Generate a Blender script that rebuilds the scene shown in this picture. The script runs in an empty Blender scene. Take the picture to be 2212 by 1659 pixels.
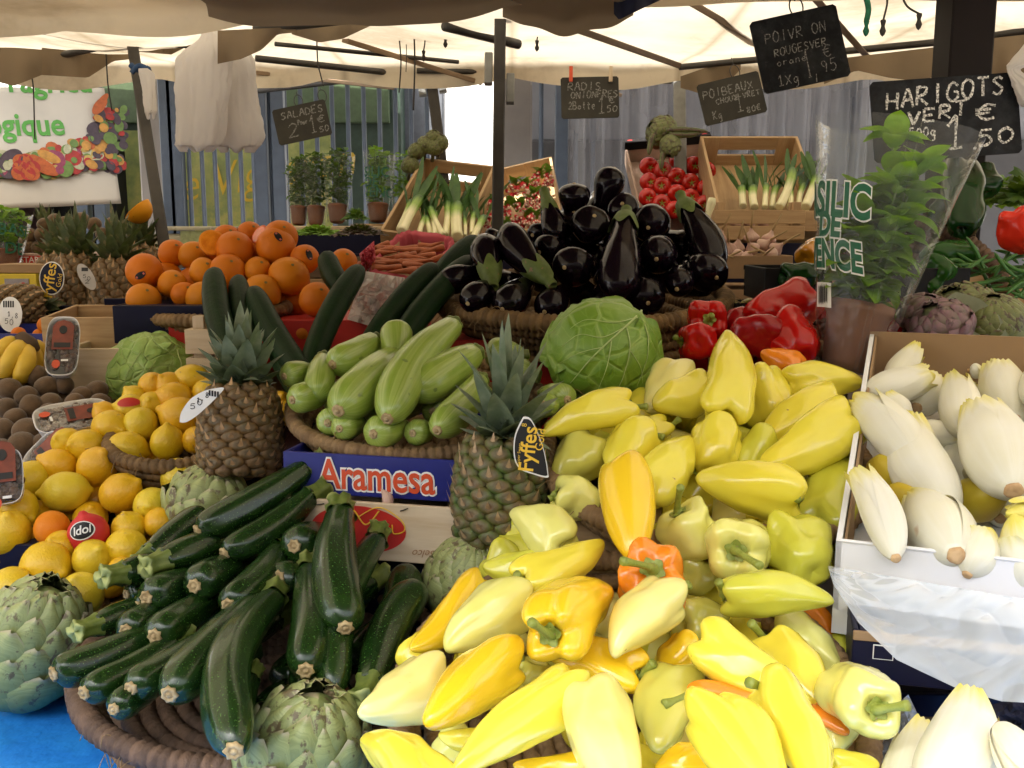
import bpy, bmesh, math, random
import numpy as np
from mathutils import Vector, Matrix, noise as mnoise
random.seed(7)
R_ = math.radians
S = bpy.context.scene
COL = S.collection
# ---------------------------------------------------------------- camera
PITCH, CAMZ, FPX = 9.0, 1.55, 2150.0        # focal length given in pixels of a 2212 px wide picture
cam = bpy.data.cameras.new('camera'); camo = bpy.data.objects.new('camera', cam); COL.objects.link(camo)
cam.sensor_width = 36; cam.lens = 36*FPX/2212; cam.clip_start = .02; cam.clip_end = 800
camo.location = (0, 0, CAMZ); camo.rotation_euler = (R_(90-PITCH), 0, 0)
S.camera = camo
# ---------------------------------------------------------------- world, sun, exposure
SUN = Vector((-.60, -.62, 1.5)).normalized()
W = bpy.data.worlds.new("World"); S.world = W; W.use_nodes = True
wn = W.node_tree; bg = wn.nodes['Background']
sky = wn.nodes.new('ShaderNodeTexSky'); sky.sky_type = 'NISHITA'; sky.sun_disc = False
sky.sun_elevation = math.asin(SUN.z); sky.sun_rotation = math.atan2(SUN.x, SUN.y)
sky.air_density = 1.0; sky.dust_density = 4.0; sky.ozone_density = 1.0
hs = wn.nodes.new('ShaderNodeHueSaturation'); hs.inputs['Saturation'].default_value = .28      # thin high haze whitens the sky
wn.links.new(sky.outputs[0], hs.inputs['Color']); wn.links.new(hs.outputs[0], bg.inputs[0]); bg.inputs[1].default_value = .15
sl = bpy.data.lights.new('sun', 'SUN'); sl.energy = 3.0; sl.angle = R_(.6); sl.color = (1, .95, .87)
so = bpy.data.objects.new('sun', sl); COL.objects.link(so); so.rotation_euler = SUN.to_track_quat('Z', 'Y').to_euler()
so.location = (-3, -3, 8)
S.view_settings.view_transform = 'Standard'; S.view_settings.look = 'None'
S.view_settings.exposure = 2.25; S.view_settings.gamma = 1
S.render.engine = 'CYCLES'
cy = S.cycles
cy.use_denoising = True; cy.denoiser = 'OPENIMAGEDENOISE'
cy.max_bounces = 10; cy.diffuse_bounces = 4; cy.glossy_bounces = 4; cy.transmission_bounces = 6; cy.transparent_max_bounces = 24
cy.sample_clamp_indirect = 8; cy.caustics_reflective = False; cy.caustics_refractive = False
cy.use_adaptive_sampling = True; cy.adaptive_threshold = .015
# ---------------------------------------------------------------- placing: a point of the photograph + its distance -> world
cp, sp = math.cos(R_(PITCH)), math.sin(R_(PITCH))
RIGHT = Vector((1, 0, 0)); UP = Vector((0, sp, cp)); FWD = Vector((0, cp, -sp)); CAM = Vector((0, 0, CAMZ))
def P(px, py, d):
    return CAM + FWD*d + RIGHT*((px-1106)/FPX*d) + UP*(-(py-829.5)/FPX*d)
def Pz(px, py, z):                       # where the ray through (px,py) meets the height z
    r = FWD + RIGHT*((px-1106)/FPX) + UP*(-(py-829.5)/FPX)
    return CAM + r*((z-CAMZ)/r.z)
def cdir(a, b, c): return RIGHT*a + UP*b - FWD*c
def frame(p0, p1, roll=0):               # z along p0->p1, x towards the viewer
    z = (p1-p0).normalized(); mid = (p0+p1)/2
    t = CAM-mid; x = t - z*t.dot(z)
    if x.length < 1e-4: x = RIGHT.copy()
    x.normalize(); y = z.cross(x)
    m = Matrix((x, y, z)).transposed().to_4x4() @ Matrix.Rotation(roll, 4, 'Z')
    m.translation = p0
    return m
def qframe(TL, TR, BL):                  # x right, y up, z out of the face, origin in the middle
    x = (TR-TL); w = x.length; x.normalize()
    y = (TL-BL); y = y - x*y.dot(x); h = y.length; y.normalize()
    z = x.cross(y); m = Matrix((x, y, z)).transposed().to_4x4(); m.translation = BL + x*w/2 + y*h/2
    return m, w, h
# ---------------------------------------------------------------- mesh building
class G:
    def __init__(s): s.v = []; s.f = []; s.mi = []; s.pt = []
    def add(s, v, f, mi=0, pt=None, M=None):
        o = len(s.v)
        if M is not None: v = [M @ Vector(p) for p in v]
        s.v += [tuple(p) for p in v]
        s.f += [tuple(i+o for i in q) for q in f]
        s.mi += [mi]*len(f) if isinstance(mi, int) else list(mi)
        s.pt += list(pt) if pt is not None else [(0, 0, 0)]*len(v)
        return s
    def merge(s, g, M=None, mi=0):
        return s.add(g.v, g.f, [m+mi for m in g.mi], g.pt, M)
def build(name, g, mats, parent=None, M=None, smooth=True, col=None, label=None, cat=None, group=None, kind=None):
    me = bpy.data.meshes.new(name); me.from_pydata(g.v, [], g.f); me.validate(); me.update()
    if not isinstance(mats, (list, tuple)): mats = [mats]
    for m in mats: me.materials.append(m)
    n = len(me.polygons)
    if n == len(g.mi): me.polygons.foreach_set('material_index', g.mi)
    if smooth: me.polygons.foreach_set('use_smooth', [True]*n)
    if len(g.pt) == len(me.vertices):
        a = me.attributes.new('pt', 'FLOAT_VECTOR', 'POINT'); a.data.foreach_set('vector', np.array(g.pt, dtype=np.float32).ravel())
    o = bpy.data.objects.new(name, me); COL.objects.link(o)
    if parent is not None: o.parent = parent
    if M is not None: o.matrix_local = M
    if col is not None: o.color = (*col, 1)
    return tag(o, label, cat, group, kind)
def tag(o, label=None, cat=None, group=None, kind=None):
    if label: o['label'] = label
    if cat: o['category'] = cat
    if group: o['group'] = group
    if kind: o['kind'] = kind
    return o
def empty(name, M, label, cat, group=None):
    o = bpy.data.objects.new(name, None); COL.objects.link(o); o.matrix_world = M; o.empty_display_size = .02
    return tag(o, label, cat, group)
def T(x, y, z): return Matrix.Translation((x, y, z))
def cat_rom(pts, n):
    p = np.array(pts, float); m = len(p)
    seg = np.linalg.norm(np.diff(p, axis=0), axis=1); c = np.concatenate([[0], np.cumsum(seg)]); c /= max(c[-1], 1e-9)
    out = []
    for u in np.linspace(0, 1, n):
        i = min(max(int(np.searchsorted(c, u, side='right'))-1, 0), m-2)
        t = (u-c[i])/max(c[i+1]-c[i], 1e-9)
        a, b, d, e = p[max(i-1, 0)], p[i], p[i+1], p[min(i+2, m-1)]
        out.append(.5*((2*b)+(-a+d)*t+(2*a-5*b+4*d-e)*t*t+(-a+3*b-3*d+e)*t**3))
    return np.array(out)
def tube(pts, rad, n=8, caps=True, mi=0, close=False):
    pts = [Vector(p) for p in pts]; m = len(pts)
    if not hasattr(rad, '__len__'): rad = [rad]*m
    v = []; f = []; pt = []; nrm = None; acc = 0
    for i, p in enumerate(pts):
        t = (pts[min(i+1, m-1)]-pts[max(i-1, 0)])
        t = t.normalized() if t.length > 1e-9 else Vector((0, 0, 1))
        if nrm is None:
            a = Vector((0, 0, 1)) if abs(t.z) < .9 else Vector((1, 0, 0)); nrm = t.cross(a).normalized()
        else:
            nrm = (nrm - t*nrm.dot(t)); nrm = nrm.normalized() if nrm.length > 1e-6 else t.orthogonal().normalized()
            acc += (p-pts[i-1]).length
        b = t.cross(nrm)
        for k in range(n):
            a = 2*math.pi*k/n
            v.append(p + (nrm*math.cos(a)+b*math.sin(a))*rad[i]); pt.append((math.cos(a), math.sin(a), acc))
    for i in range(m-1):
        for k in range(n):
            a, b = i*n+k, i*n+(k+1) % n
            f.append((a, b, b+n, a+n))
    if caps: f += [tuple(range(n-1, -1, -1)), tuple(range((m-1)*n, m*n))]
    return G().add(v, f, mi, pt)
def lathe(curve, L, R, seg=28, n=26, lobes=0, amp=0, fade=1.0, bend=0, bendx=0, squash=1, dents=0, seed=0, phase=0, hook=0, power=1, mixk=.5, shoulder=0):
    """surface of revolution along local z (length L, radius R); curve = (z/L, r/R) points"""
    rng = random.Random(seed); c = cat_rom(curve, n); v = []; pt = []; f = []
    off = Vector((rng.uniform(-50, 50), rng.uniform(-50, 50), rng.uniform(-50, 50)))
    la = [rng.uniform(.7, 1.3) for _ in range(max(lobes, 1))]
    for i, (t, r) in enumerate(c):
        r = max(r, 0); tt = min(max(t, 0), 1)
        bx = bendx*L*math.sin(math.pi*tt); by = bend*L*math.sin(math.pi*tt)+hook*L*max(0, tt-.55)**2*3
        for k in range(seg):
            a = 2*math.pi*k/seg; q = 1
            if lobes:
                w = max(0, 1-tt*fade)
                ph = lobes*(a+phase); ci = math.cos(ph)
                idx = int((a+phase)/(2*math.pi/lobes)+.5) % lobes
                q += amp*w*(mixk*(1-2*(1-abs(math.cos(ph/2)))**power)+(1-mixk)*math.cos(ph))*la[idx]
            x, y, z = math.cos(a)*r*R*q, math.sin(a)*r*R*q*squash, t*L
            if shoulder: z -= shoulder*L*max(0, 1-tt/.3)*min(1, r*1.3)*math.cos(lobes*(a+phase))*la[idx]
            if dents:
                d = mnoise.noise(off+Vector((math.cos(a)*.9, math.sin(a)*.9, t*2.2)))+.35*mnoise.noise(off+Vector((math.cos(a)*2.1, math.sin(a)*2.1, t*5)))
                s = 1+dents*d; x *= s; y *= s
            v.append((x+bx, y+by, z)); pt.append((math.cos(a), math.sin(a), tt))
    m = len(c)
    for i in range(m-1):
        for k in range(seg):
            a, b = i*seg+k, i*seg+(k+1) % seg
            f.append((a, b, b+seg, a+seg))
    f += [tuple(range(seg-1, -1, -1)), tuple(range((m-1)*seg, m*seg))]
    return G().add(v, f, 0, pt)
def box(cx, cy, cz, sx, sy, sz, bev=.0012, mi=0, M=None):
    x, y, z = sx/2, sy/2, sz/2; b = min(bev, x*.45, y*.45, z*.45); v = []; f = []
    idx = {}
    for ax in range(3):
        for s0 in (-1, 1):
            q = []
            for s1, s2 in ((-1, -1), (1, -1), (1, 1), (-1, 1)):
                h = [x, y, z]; c = [0, 0, 0]; o1, o2 = (ax+1) % 3, (ax+2) % 3
                c[ax] = s0*h[ax]; c[o1] = s1*(h[o1]-b); c[o2] = s2*(h[o2]-b)
                sg = [0, 0, 0]; sg[ax] = s0; sg[o1] = s1; sg[o2] = s2
                idx[(ax, tuple(sg))] = len(v); q.append(len(v)); v.append(c)
            f.append(tuple(q) if s0 > 0 else tuple(q[::-1]))
    ctr = np.array
    for ax in range(3):                       # edge bevels
        o1, o2 = (ax+1) % 3, (ax+2) % 3
        for s1 in (-1, 1):
            for s2 in (-1, 1):
                def sg(s): r = [0, 0, 0]; r[ax] = s; r[o1] = s1; r[o2] = s2; return tuple(r)
                q = [idx[(o1, sg(-1))], idx[(o1, sg(1))], idx[(o2, sg(1))], idx[(o2, sg(-1))]]
                f.append(tuple(q) if s1*s2 > 0 else tuple(q[::-1]))
    for sx_ in (-1, 1):
        for sy_ in (-1, 1):
            for sz_ in (-1, 1):
                g_ = (sx_, sy_, sz_); q = [idx[(0, g_)], idx[(1, g_)], idx[(2, g_)]]
                f.append(tuple(q) if sx_*sy_*sz_ > 0 else tuple(q[::-1]))
    dims = sorted(range(3), key=lambda i: -[sx, sy, sz][i]); sd = random.uniform(0, 9)
    pt = [(p[dims[0]]+sd, p[dims[1]]+sd*3, p[dims[2]]) for p in v]
    v = [(p[0]+cx, p[1]+cy, p[2]+cz) for p in v]
    return G().add(v, f, mi, pt, M)
def grid(fn, nu, nv, mi=0, flip=False):
    v = []; f = []; pt = []
    for j in range(nv+1):
        for i in range(nu+1):
            u, w = i/nu, j/nv; v.append(fn(u, w)); pt.append((u, w, 0))
    for j in range(nv):
        for i in range(nu):
            a = j*(nu+1)+i; q = (a, a+1, a+nu+2, a+nu+1); f.append(q[::-1] if flip else q)
    return G().add(v, f, mi, pt)
def solid(g, th):                         # give a sheet a thickness
    n = [Vector((0, 0, 0)) for _ in g.v]; V = [Vector(p) for p in g.v]; from collections import Counter
    edges = Counter()
    for q in g.f:
        nn = (V[q[1]]-V[q[0]]).cross(V[q[-1]]-V[q[0]])
        for i in q: n[i] += nn
        for i in range(len(q)): edges[tuple(sorted((q[i], q[(i+1) % len(q)])))] += 1
    o = len(V); r = G(); back = [V[i]-n[i].normalized()*th if n[i].length > 0 else V[i] for i in range(o)]
    f = list(g.f)+[tuple(i+o for i in q[::-1]) for q in g.f]; mi = g.mi+g.mi
    for q, m in zip(g.f, g.mi):
        for i in range(len(q)):
            a, b = q[i], q[(i+1) % len(q)]
            if edges[tuple(sorted((a, b)))] == 1: f.append((b, a, a+o, b+o)); mi = mi+[m]
    return r.add(V+back, f, mi, g.pt+g.pt)
def slab(poly, th, mi=0):                 # flat outline in the xy plane, thickness along z
    n = len(poly); v = [(x, y, th/2) for x, y in poly]+[(x, y, -th/2) for x, y in poly]
    f = [tuple(range(n)), tuple(range(2*n-1, n-1, -1))]+[(i, i+n, (i+1) % n+n, (i+1) % n) for i in range(n)]
    return G().add(v, f, mi, [(x, y, 0) for x, y in poly]*2)
def ellipse(a, b, n=40, cx=0, cy=0, rot=0):
    r = []
    for i in range(n):
        t = 2*math.pi*i/n; x, y = a*math.cos(t), b*math.sin(t)
        r.append((cx+x*math.cos(rot)-y*math.sin(rot), cy+x*math.sin(rot)+y*math.cos(rot)))
    return r
# ---------------------------------------------------------------- writing
def text_geo(s, size, offset=0, shear=0, sx=1, align='CENTER', res=3, space=1):
    c = bpy.data.curves.new('t', 'FONT'); c.body = s; c.size = size; c.offset = offset; c.shear = shear
    c.align_x = align; c.align_y = 'CENTER'; c.resolution_u = res; c.fill_mode = 'FRONT'; c.space_character = space
    o = bpy.data.objects.new('t', c); me = o.to_mesh()
    v = [(p.co.x*sx, p.co.y, p.co.z) for p in me.vertices]; f = [tuple(p.vertices) for p in me.polygons]
    o.to_mesh_clear(); bpy.data.objects.remove(o); bpy.data.curves.remove(c)
    return G().add(v, f)
def place_text(g, s, size, x, y, z, mi=0, rot=0, **k):
    g.merge(text_geo(s, size, **k), T(x, y, z) @ Matrix.Rotation(rot, 4, 'Z'), mi); return g
ST = {
 'A': [[(0,0),(.5,1),(1,0)],[(.2,.4),(.8,.42)]], 'B': [[(0,0),(.02,1),(.7,.92),(.66,.6),(.05,.52)],[(.05,.52),(.9,.38),(.8,.05),(0,0)]],
 'C': [[(1,.85),(.6,1),(.1,.7),(.1,.3),(.5,0),(1,.15)]], 'D': [[(0,0),(.02,1),(.7,.85),(.95,.5),(.7,.1),(0,0)]],
 'E': [[(.9,1),(0,.97)],[(0,.97),(0,0)],[(0,0),(.9,.04)],[(0,.5),(.7,.53)]], 'F': [[(.9,1),(0,.97)],[(0,.97),(0,0)],[(0,.5),(.7,.53)]],
 'G': [[(.95,.85),(.5,1),(.05,.6),(.1,.2),(.5,0),(.95,.2),(.95,.5)],[(.95,.5),(.6,.5)]], 'H': [[(0,0),(.05,1)],[(.9,0),(.95,1)],[(0,.5),(.95,.5)]],
 'I': [[(.5,0),(.52,1)]], 'K': [[(0,0),(.05,1)],[(.9,1),(.08,.45)],[(.08,.45),(.95,0)]], 'L': [[(.05,1),(0,0)],[(0,0),(.9,.03)]],
 'N': [[(0,0),(.05,1)],[(.05,1),(.85,0)],[(.85,0),(.95,1)]], 'O': [[(.5,1),(.1,.75),(.05,.3),(.45,0),(.9,.25),(.95,.75),(.5,1)]],
 'P': [[(0,0),(.05,1)],[(.05,1),(.8,.92),(.8,.6),(.05,.5)]], 'R': [[(0,0),(.05,1)],[(.05,1),(.8,.92),(.75,.6),(.05,.5)],[(.1,.5),(.95,0)]],
 'S': [[(.9,.85),(.5,1),(.1,.78),(.5,.52),(.9,.28),(.5,0),(.05,.12)]], 'T': [[(0,.97),(1,1)],[(.5,1),(.48,0)]], 'U': [[(0,1),(.05,.3),(.45,0),(.85,.3),(.95,1)]],
 'V': [[(0,1),(.45,0)],[(.45,0),(.95,1)]], 'X': [[(0,1),(.95,0)],[(.95,1),(0,0)]],
 'a': [[(.8,.5),(.4,.6),(.1,.3),(.4,0),(.8,.3)],[(.8,.55),(.9,0)]], 'e': [[(.1,.3),(.85,.35),(.5,.6),(.1,.3),(.5,0),(.9,.1)]],
 'g': [[(.8,.5),(.4,.6),(.1,.3),(.4,.05),(.8,.4)],[(.8,.55),(.75,-.3),(.3,-.4)]], 'k': [[(.1,0),(.15,1)],[(.8,.6),(.15,.28)],[(.2,.3),(.85,0)]],
 'n': [[(.1,0),(.12,.6)],[(.12,.45),(.5,.6),(.8,.45),(.85,0)]], 'o': [[(.5,.6),(.1,.3),(.5,0),(.9,.3),(.5,.6)]], 'r': [[(.15,0),(.2,.6)],[(.2,.4),(.5,.6),(.85,.55)]],
 't': [[(.4,.95),(.45,.1),(.8,0)],[(.1,.6),(.8,.62)]], 'u': [[(.1,.6),(.15,.1),(.5,0),(.85,.3),(.9,.6)]],
 '0': [[(.5,1),(.1,.7),(.15,.2),(.5,0),(.9,.3),(.9,.75),(.5,1)]], '1': [[(.1,.68),(.55,1)],[(.55,1),(.5,0)],[(.15,0),(.9,.02)]], '2': [[(.1,.75),(.45,1),(.85,.75),(.5,.35),(.05,0)],[(.05,0),(.95,.06)]],
 '5': [[(.9,1),(.2,.98)],[(.2,.98),(.12,.55)],[(.12,.55),(.6,.62),(.9,.3),(.5,0),(.05,.08)]], '8': [[(.5,1),(.15,.78),(.5,.52),(.9,.25),(.5,0),(.1,.25),(.5,.52),(.85,.78),(.5,1)]],
 '9': [[(.85,.7),(.45,.5),(.15,.78),(.5,1),(.85,.75)],[(.85,.75),(.7,0)]], ',': [[(.5,.1),(.3,-.2)]], '-': [[(.1,.5),(.8,.5)]],
 '€': [[(.95,.9),(.5,1),(.15,.6),(.2,.2),(.55,0),(.95,.12)],[(-.05,.62),(.75,.66)],[(-.05,.4),(.7,.43)]],
}
def chalk(g, s, x, y, w, h, lw, slant=0, rise=0, gap=.35, seed=1):
    """hand lettering: strokes as flat chalk ribbons in the xy plane, the string fitted to width w"""
    rng = random.Random(seed); n = len(s); adv = w/(n*(1+gap)-gap); cx = x
    for i, ch in enumerate(s):
        yy = y+rise*(cx-x); k = rng.uniform(.88, 1.12)
        for st in ST.get(ch, []):
            pts = [(cx+(px+slant*py)*adv+rng.uniform(-.02, .02)*h, yy+(py*k+rng.uniform(-.03, .03))*h) for px, py in st]
            c = cat_rom(pts, max(4, 5*(len(pts)-1))) if len(pts) > 2 else cat_rom(pts, 5)
            v = []; f = []
            for j, p in enumerate(c):
                t = c[min(j+1, len(c)-1)]-c[max(j-1, 0)]; t = t/(np.linalg.norm(t)+1e-9); q = lw*rng.uniform(.6, 1.15)/2
                v += [(p[0]-t[1]*q, p[1]+t[0]*q, 0), (p[0]+t[1]*q, p[1]-t[0]*q, 0)]
            for j in range(len(c)-1): f.append((2*j, 2*j+1, 2*j+3, 2*j+2))
            g.add(v, f)
        cx += adv*(1+gap)
# ---------------------------------------------------------------- materials
def nd(nt, t, **k):
    n = nt.nodes.new(t)
    for a, b in k.items():
        if a.startswith('i_'):
            key = a[2:]; key = int(key) if key.isdigit() else key.replace('_', ' ')
            s = n.inputs[key]
            if isinstance(b, bpy.types.NodeSocket): nt.links.new(b, s)
            else: s.default_value = b
        else: setattr(n, a, b)
    return n
def c4(c): return (*c, 1) if len(c) == 3 else c
def mixc(nt, fac, a, b, blend='MIX'):
    n = nt.nodes.new('ShaderNodeMix'); n.data_type = 'RGBA'; n.blend_type = blend
    for s, x in ((n.inputs[0], fac), (n.inputs[6], a), (n.inputs[7], b)):
        if isinstance(x, bpy.types.NodeSocket): nt.links.new(x, s)
        else: s.default_value = c4(x) if hasattr(x, '__len__') else x
    return n.outputs[2]
def ramp(nt, fac, *stops):
    n = nt.nodes.new('ShaderNodeValToRGB'); nt.links.new(fac, n.inputs[0]); e = n.color_ramp.elements
    while len(e) < len(stops): e.new(.5)
    for i, (p, c) in enumerate(stops): e[i].position = p; e[i].color = c4(c) if hasattr(c, '__len__') else (c, c, c, 1)
    return n.outputs[0]
def start(name):
    m = bpy.data.materials.new(name); m.use_nodes = True; nt = m.node_tree
    return m, nt, nt.nodes['Principled BSDF']
def coord(nt, kind='Object', scale=(1, 1, 1)):
    if kind == 'pt': o = nd(nt, 'ShaderNodeAttribute', attribute_name='pt').outputs['Vector']
    else: o = nt.nodes.new('ShaderNodeTexCoord').outputs[kind]
    if scale != (1, 1, 1): o = nd(nt, 'ShaderNodeMapping', i_Vector=o, i_Scale=scale).outputs[0]
    return o
def noisef(nt, vec, scale, detail=3, rough=.55):
    return nd(nt, 'ShaderNodeTexNoise', i_Vector=vec, i_Scale=scale, i_Detail=detail, i_Roughness=rough).outputs[0]
def bumpn(nt, b, h, strength, dist=.002):
    k = dict(i_Height=h, i_Strength=strength, i_Distance=dist)
    if b.inputs['Normal'].is_linked: k['i_Normal'] = b.inputs['Normal'].links[0].from_socket
    nt.links.new(nd(nt, 'ShaderNodeBump', **k).outputs[0], b.inputs['Normal'])
def skin(name, base=None, var=None, vs=18, rough=.35, coat=0, sss=0, bump=None, spots=None, streak=None, tips=(), spec=.5, sheen=0):
    m, nt, b = start(name)
    c = nd(nt, 'ShaderNodeObjectInfo').outputs['Color'] if base is None else None
    if c is None: r = nt.nodes.new('ShaderNodeRGB'); r.outputs[0].default_value = c4(base); c = r.outputs[0]
    oi = nd(nt, 'ShaderNodeObjectInfo').outputs['Random']
    ob = nd(nt, 'ShaderNodeVectorMath', operation='ADD', i_0=coord(nt), i_1=nd(nt, 'ShaderNodeVectorMath', operation='SCALE', i_0=(7, 3, 5), i_Scale=oi).outputs[0]).outputs[0]
    pt = coord(nt, 'pt')
    if var: c = mixc(nt, ramp(nt, noisef(nt, ob, vs), (.35, 0), (.68, 1)), c, mixc(nt, 1, c, var, 'MULTIPLY'))
    if streak:                             # (colour, angular scale, amount[, length scale])
        ls = streak[3] if len(streak) > 3 else .6
        sv = nd(nt, 'ShaderNodeMapping', i_Vector=pt, i_Scale=(streak[1], streak[1], ls)).outputs[0]
        f = ramp(nt, noisef(nt, sv, 1.0, 4), (.42, 0), (.66, streak[2])); c = mixc(nt, f, c, streak[0])
    for tc in tips:                        # (colour, t0, t1[, wobble])
        sx = nd(nt, 'ShaderNodeSeparateXYZ', i_Vector=pt).outputs[2]
        w = noisef(nt, nd(nt, 'ShaderNodeMapping', i_Vector=pt, i_Scale=(2.2, 2.2, 1)).outputs[0], 1.5, 2)
        a = nd(nt, 'ShaderNodeMath', operation='MULTIPLY_ADD', i_0=w, i_1=(tc[3] if len(tc) > 3 else .15), i_2=sx).outputs[0]
        mr = nd(nt, 'ShaderNodeMapRange', i_Value=a, i_1=tc[1]+.07, i_2=tc[2]+.07); c = mixc(nt, mr.outputs[0], c, tc[0])
    if spots:                              # (colour, scale, threshold)
        f = ramp(nt, noisef(nt, ob, spots[1], 2), (spots[2], 0), (min(1, spots[2]+.05), 1)); c = mixc(nt, f, c, spots[0])
    nt.links.new(c, b.inputs['Base Color'])
    b.inputs['Roughness'].default_value = rough; b.inputs['Coat Weight'].default_value = coat; b.inputs['Coat Roughness'].default_value = .06
    b.inputs['Specular IOR Level'].default_value = spec
    if sss:
        b.inputs['Subsurface Weight'].default_value = sss; b.inputs['Subsurface Radius'].default_value = (1, .85, .3); b.inputs['Subsurface Scale'].default_value = .012
    if bump: bumpn(nt, b, noisef(nt, ob, bump[0], 3), bump[1])
    if sheen: b.inputs['Sheen Weight'].default_value = sheen
    return m
def plain(name, col, rough=.6, metal=0, var=.25, vs=30, bump=0, spec=.5):
    m, nt, b = start(name); o = coord(nt)
    f = ramp(nt, noisef(nt, o, vs, 5), (.3, 0), (.7, 1))
    nt.links.new(mixc(nt, f, col, tuple(x*(1-var) for x in col)), b.inputs['Base Color'])
    b.inputs['Roughness'].default_value = rough; b.inputs['Metallic'].default_value = metal; b.inputs['Specular IOR Level'].default_value = spec
    if bump: bumpn(nt, b, noisef(nt, o, vs*2, 5), bump)
    return m
def wood(name, a, bcol, rough=.65, sc=1):
    m, nt, b = start(name); p = coord(nt, 'pt', (6*sc, 60*sc, 60*sc))
    n = noisef(nt, p, 1.6, 4, .6); w = noisef(nt, coord(nt, 'pt', (2*sc, 24*sc, 24*sc)), 1.2, 2)
    c = mixc(nt, ramp(nt, n, (.35, 0), (.7, 1)), a, bcol); c = mixc(nt, ramp(nt, w, (.4, 0), (.7, .55)), c, tuple(x*.72 for x in bcol))
    c = mixc(nt, ramp(nt, noisef(nt, coord(nt), 9, 4), (.55, 0), (.75, .35)), c, tuple(x*.45 for x in bcol))
    nt.links.new(c, b.inputs['Base Color']); b.inputs['Roughness'].default_value = rough; bumpn(nt, b, n, .25); return m
def cloth(name, col, trans=.5, dirt=(.30, .22, .12), rough=.85, stripes=False):
    m, nt, b = start(name); o = coord(nt)
    f = ramp(nt, noisef(nt, o, 2.2, 6, .6), (.45, 0), (.8, .6)); c = mixc(nt, f, col, dirt)
    if stripes:                            # sewn seams every 58 cm and water stains
        sx = nd(nt, 'ShaderNodeSeparateXYZ', i_Vector=o).outputs[0]; fr = nd(nt, 'ShaderNodeMath', operation='PINGPONG', i_0=sx, i_1=.29).outputs[0]
        c = mixc(nt, ramp(nt, fr, (0, .55), (.02, 0)), c, dirt); c = mixc(nt, ramp(nt, noisef(nt, o, 1.1, 7, .7), (.52, 0), (.62, .35), (.66, .05)), c, dirt)
    b.inputs['Roughness'].default_value = rough; b.inputs['Specular IOR Level'].default_value = .2
    nt.links.new(c, b.inputs['Base Color']); bumpn(nt, b, noisef(nt, o, 6, 4), .35, .02)
    tr = nd(nt, 'ShaderNodeBsdfTranslucent', i_Color=c); mx = nd(nt, 'ShaderNodeMixShader', i_0=trans)
    nt.links.new(b.outputs[0], mx.inputs[1]); nt.links.new(tr.outputs[0], mx.inputs[2])
    nt.links.new(mx.outputs[0], nt.nodes['Material Output'].inputs[0]); return m
def leafm(name, a, bcol, rough=.4, trans=.35, vs=40, vein=True, spots=None):
    m, nt, b = start(name); o = coord(nt); c = mixc(nt, ramp(nt, noisef(nt, o, vs, 3), (.3, 0), (.7, 1)), a, bcol)
    if spots: c = mixc(nt, ramp(nt, noisef(nt, o, spots[1], 3), (spots[2], 0), (spots[2]+.05, 1)), c, spots[0])
    nt.links.new(c, b.inputs['Base Color']); b.inputs['Roughness'].default_value = rough
    bumpn(nt, b, noisef(nt, o, vs*3, 2), .25, .002)
    tr = nd(nt, 'ShaderNodeBsdfTranslucent', i_Color=mixc(nt, .5, c, (.35, .55, .05))); mx = nd(nt, 'ShaderNodeMixShader', i_0=trans)
    nt.links.new(b.outputs[0], mx.inputs[1]); nt.links.new(tr.outputs[0], mx.inputs[2])
    nt.links.new(mx.outputs[0], nt.nodes['Material Output'].inputs[0]); return m
def film(name, tint=(1, 1, 1), haze=.06, rough=.08, hazecol=(.9, .93, .97), bs=26, bump=.7):
    """thin clear plastic: mostly see-through, glossy at grazing angles, a little milky"""
    m, nt, b = start(name); o = coord(nt)
    n = noisef(nt, o, bs, 4); bp = nd(nt, 'ShaderNodeBump', i_Height=n, i_Strength=bump, i_Distance=.006).outputs[0]
    tr = nd(nt, 'ShaderNodeBsdfTransparent', i_Color=c4(tint)); gl = nd(nt, 'ShaderNodeBsdfGlossy', i_Roughness=rough, i_Normal=bp)
    df = nd(nt, 'ShaderNodeBsdfDiffuse', i_Color=c4(hazecol), i_Normal=bp)
    hz = nd(nt, 'ShaderNodeMath', operation='MULTIPLY', i_0=ramp(nt, noisef(nt, o, bs*.5, 4), (.25, .65), (.75, 1)), i_1=haze).outputs[0]
    m1 = nd(nt, 'ShaderNodeMixShader', i_0=hz); nt.links.new(tr.outputs[0], m1.inputs[1]); nt.links.new(df.outputs[0], m1.inputs[2])
    lw = nd(nt, 'ShaderNodeFresnel', i_IOR=1.25, i_Normal=bp); m2 = nd(nt, 'ShaderNodeMixShader', i_0=nd(nt, 'ShaderNodeMath', operation='MINIMUM', i_0=lw.outputs[0], i_1=.30).outputs[0])
    nt.links.new(m1.outputs[0], m2.inputs[1]); nt.links.new(gl.outputs[0], m2.inputs[2])
    nt.links.new(m2.outputs[0], nt.nodes['Material Output'].inputs[0]); return m
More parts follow.
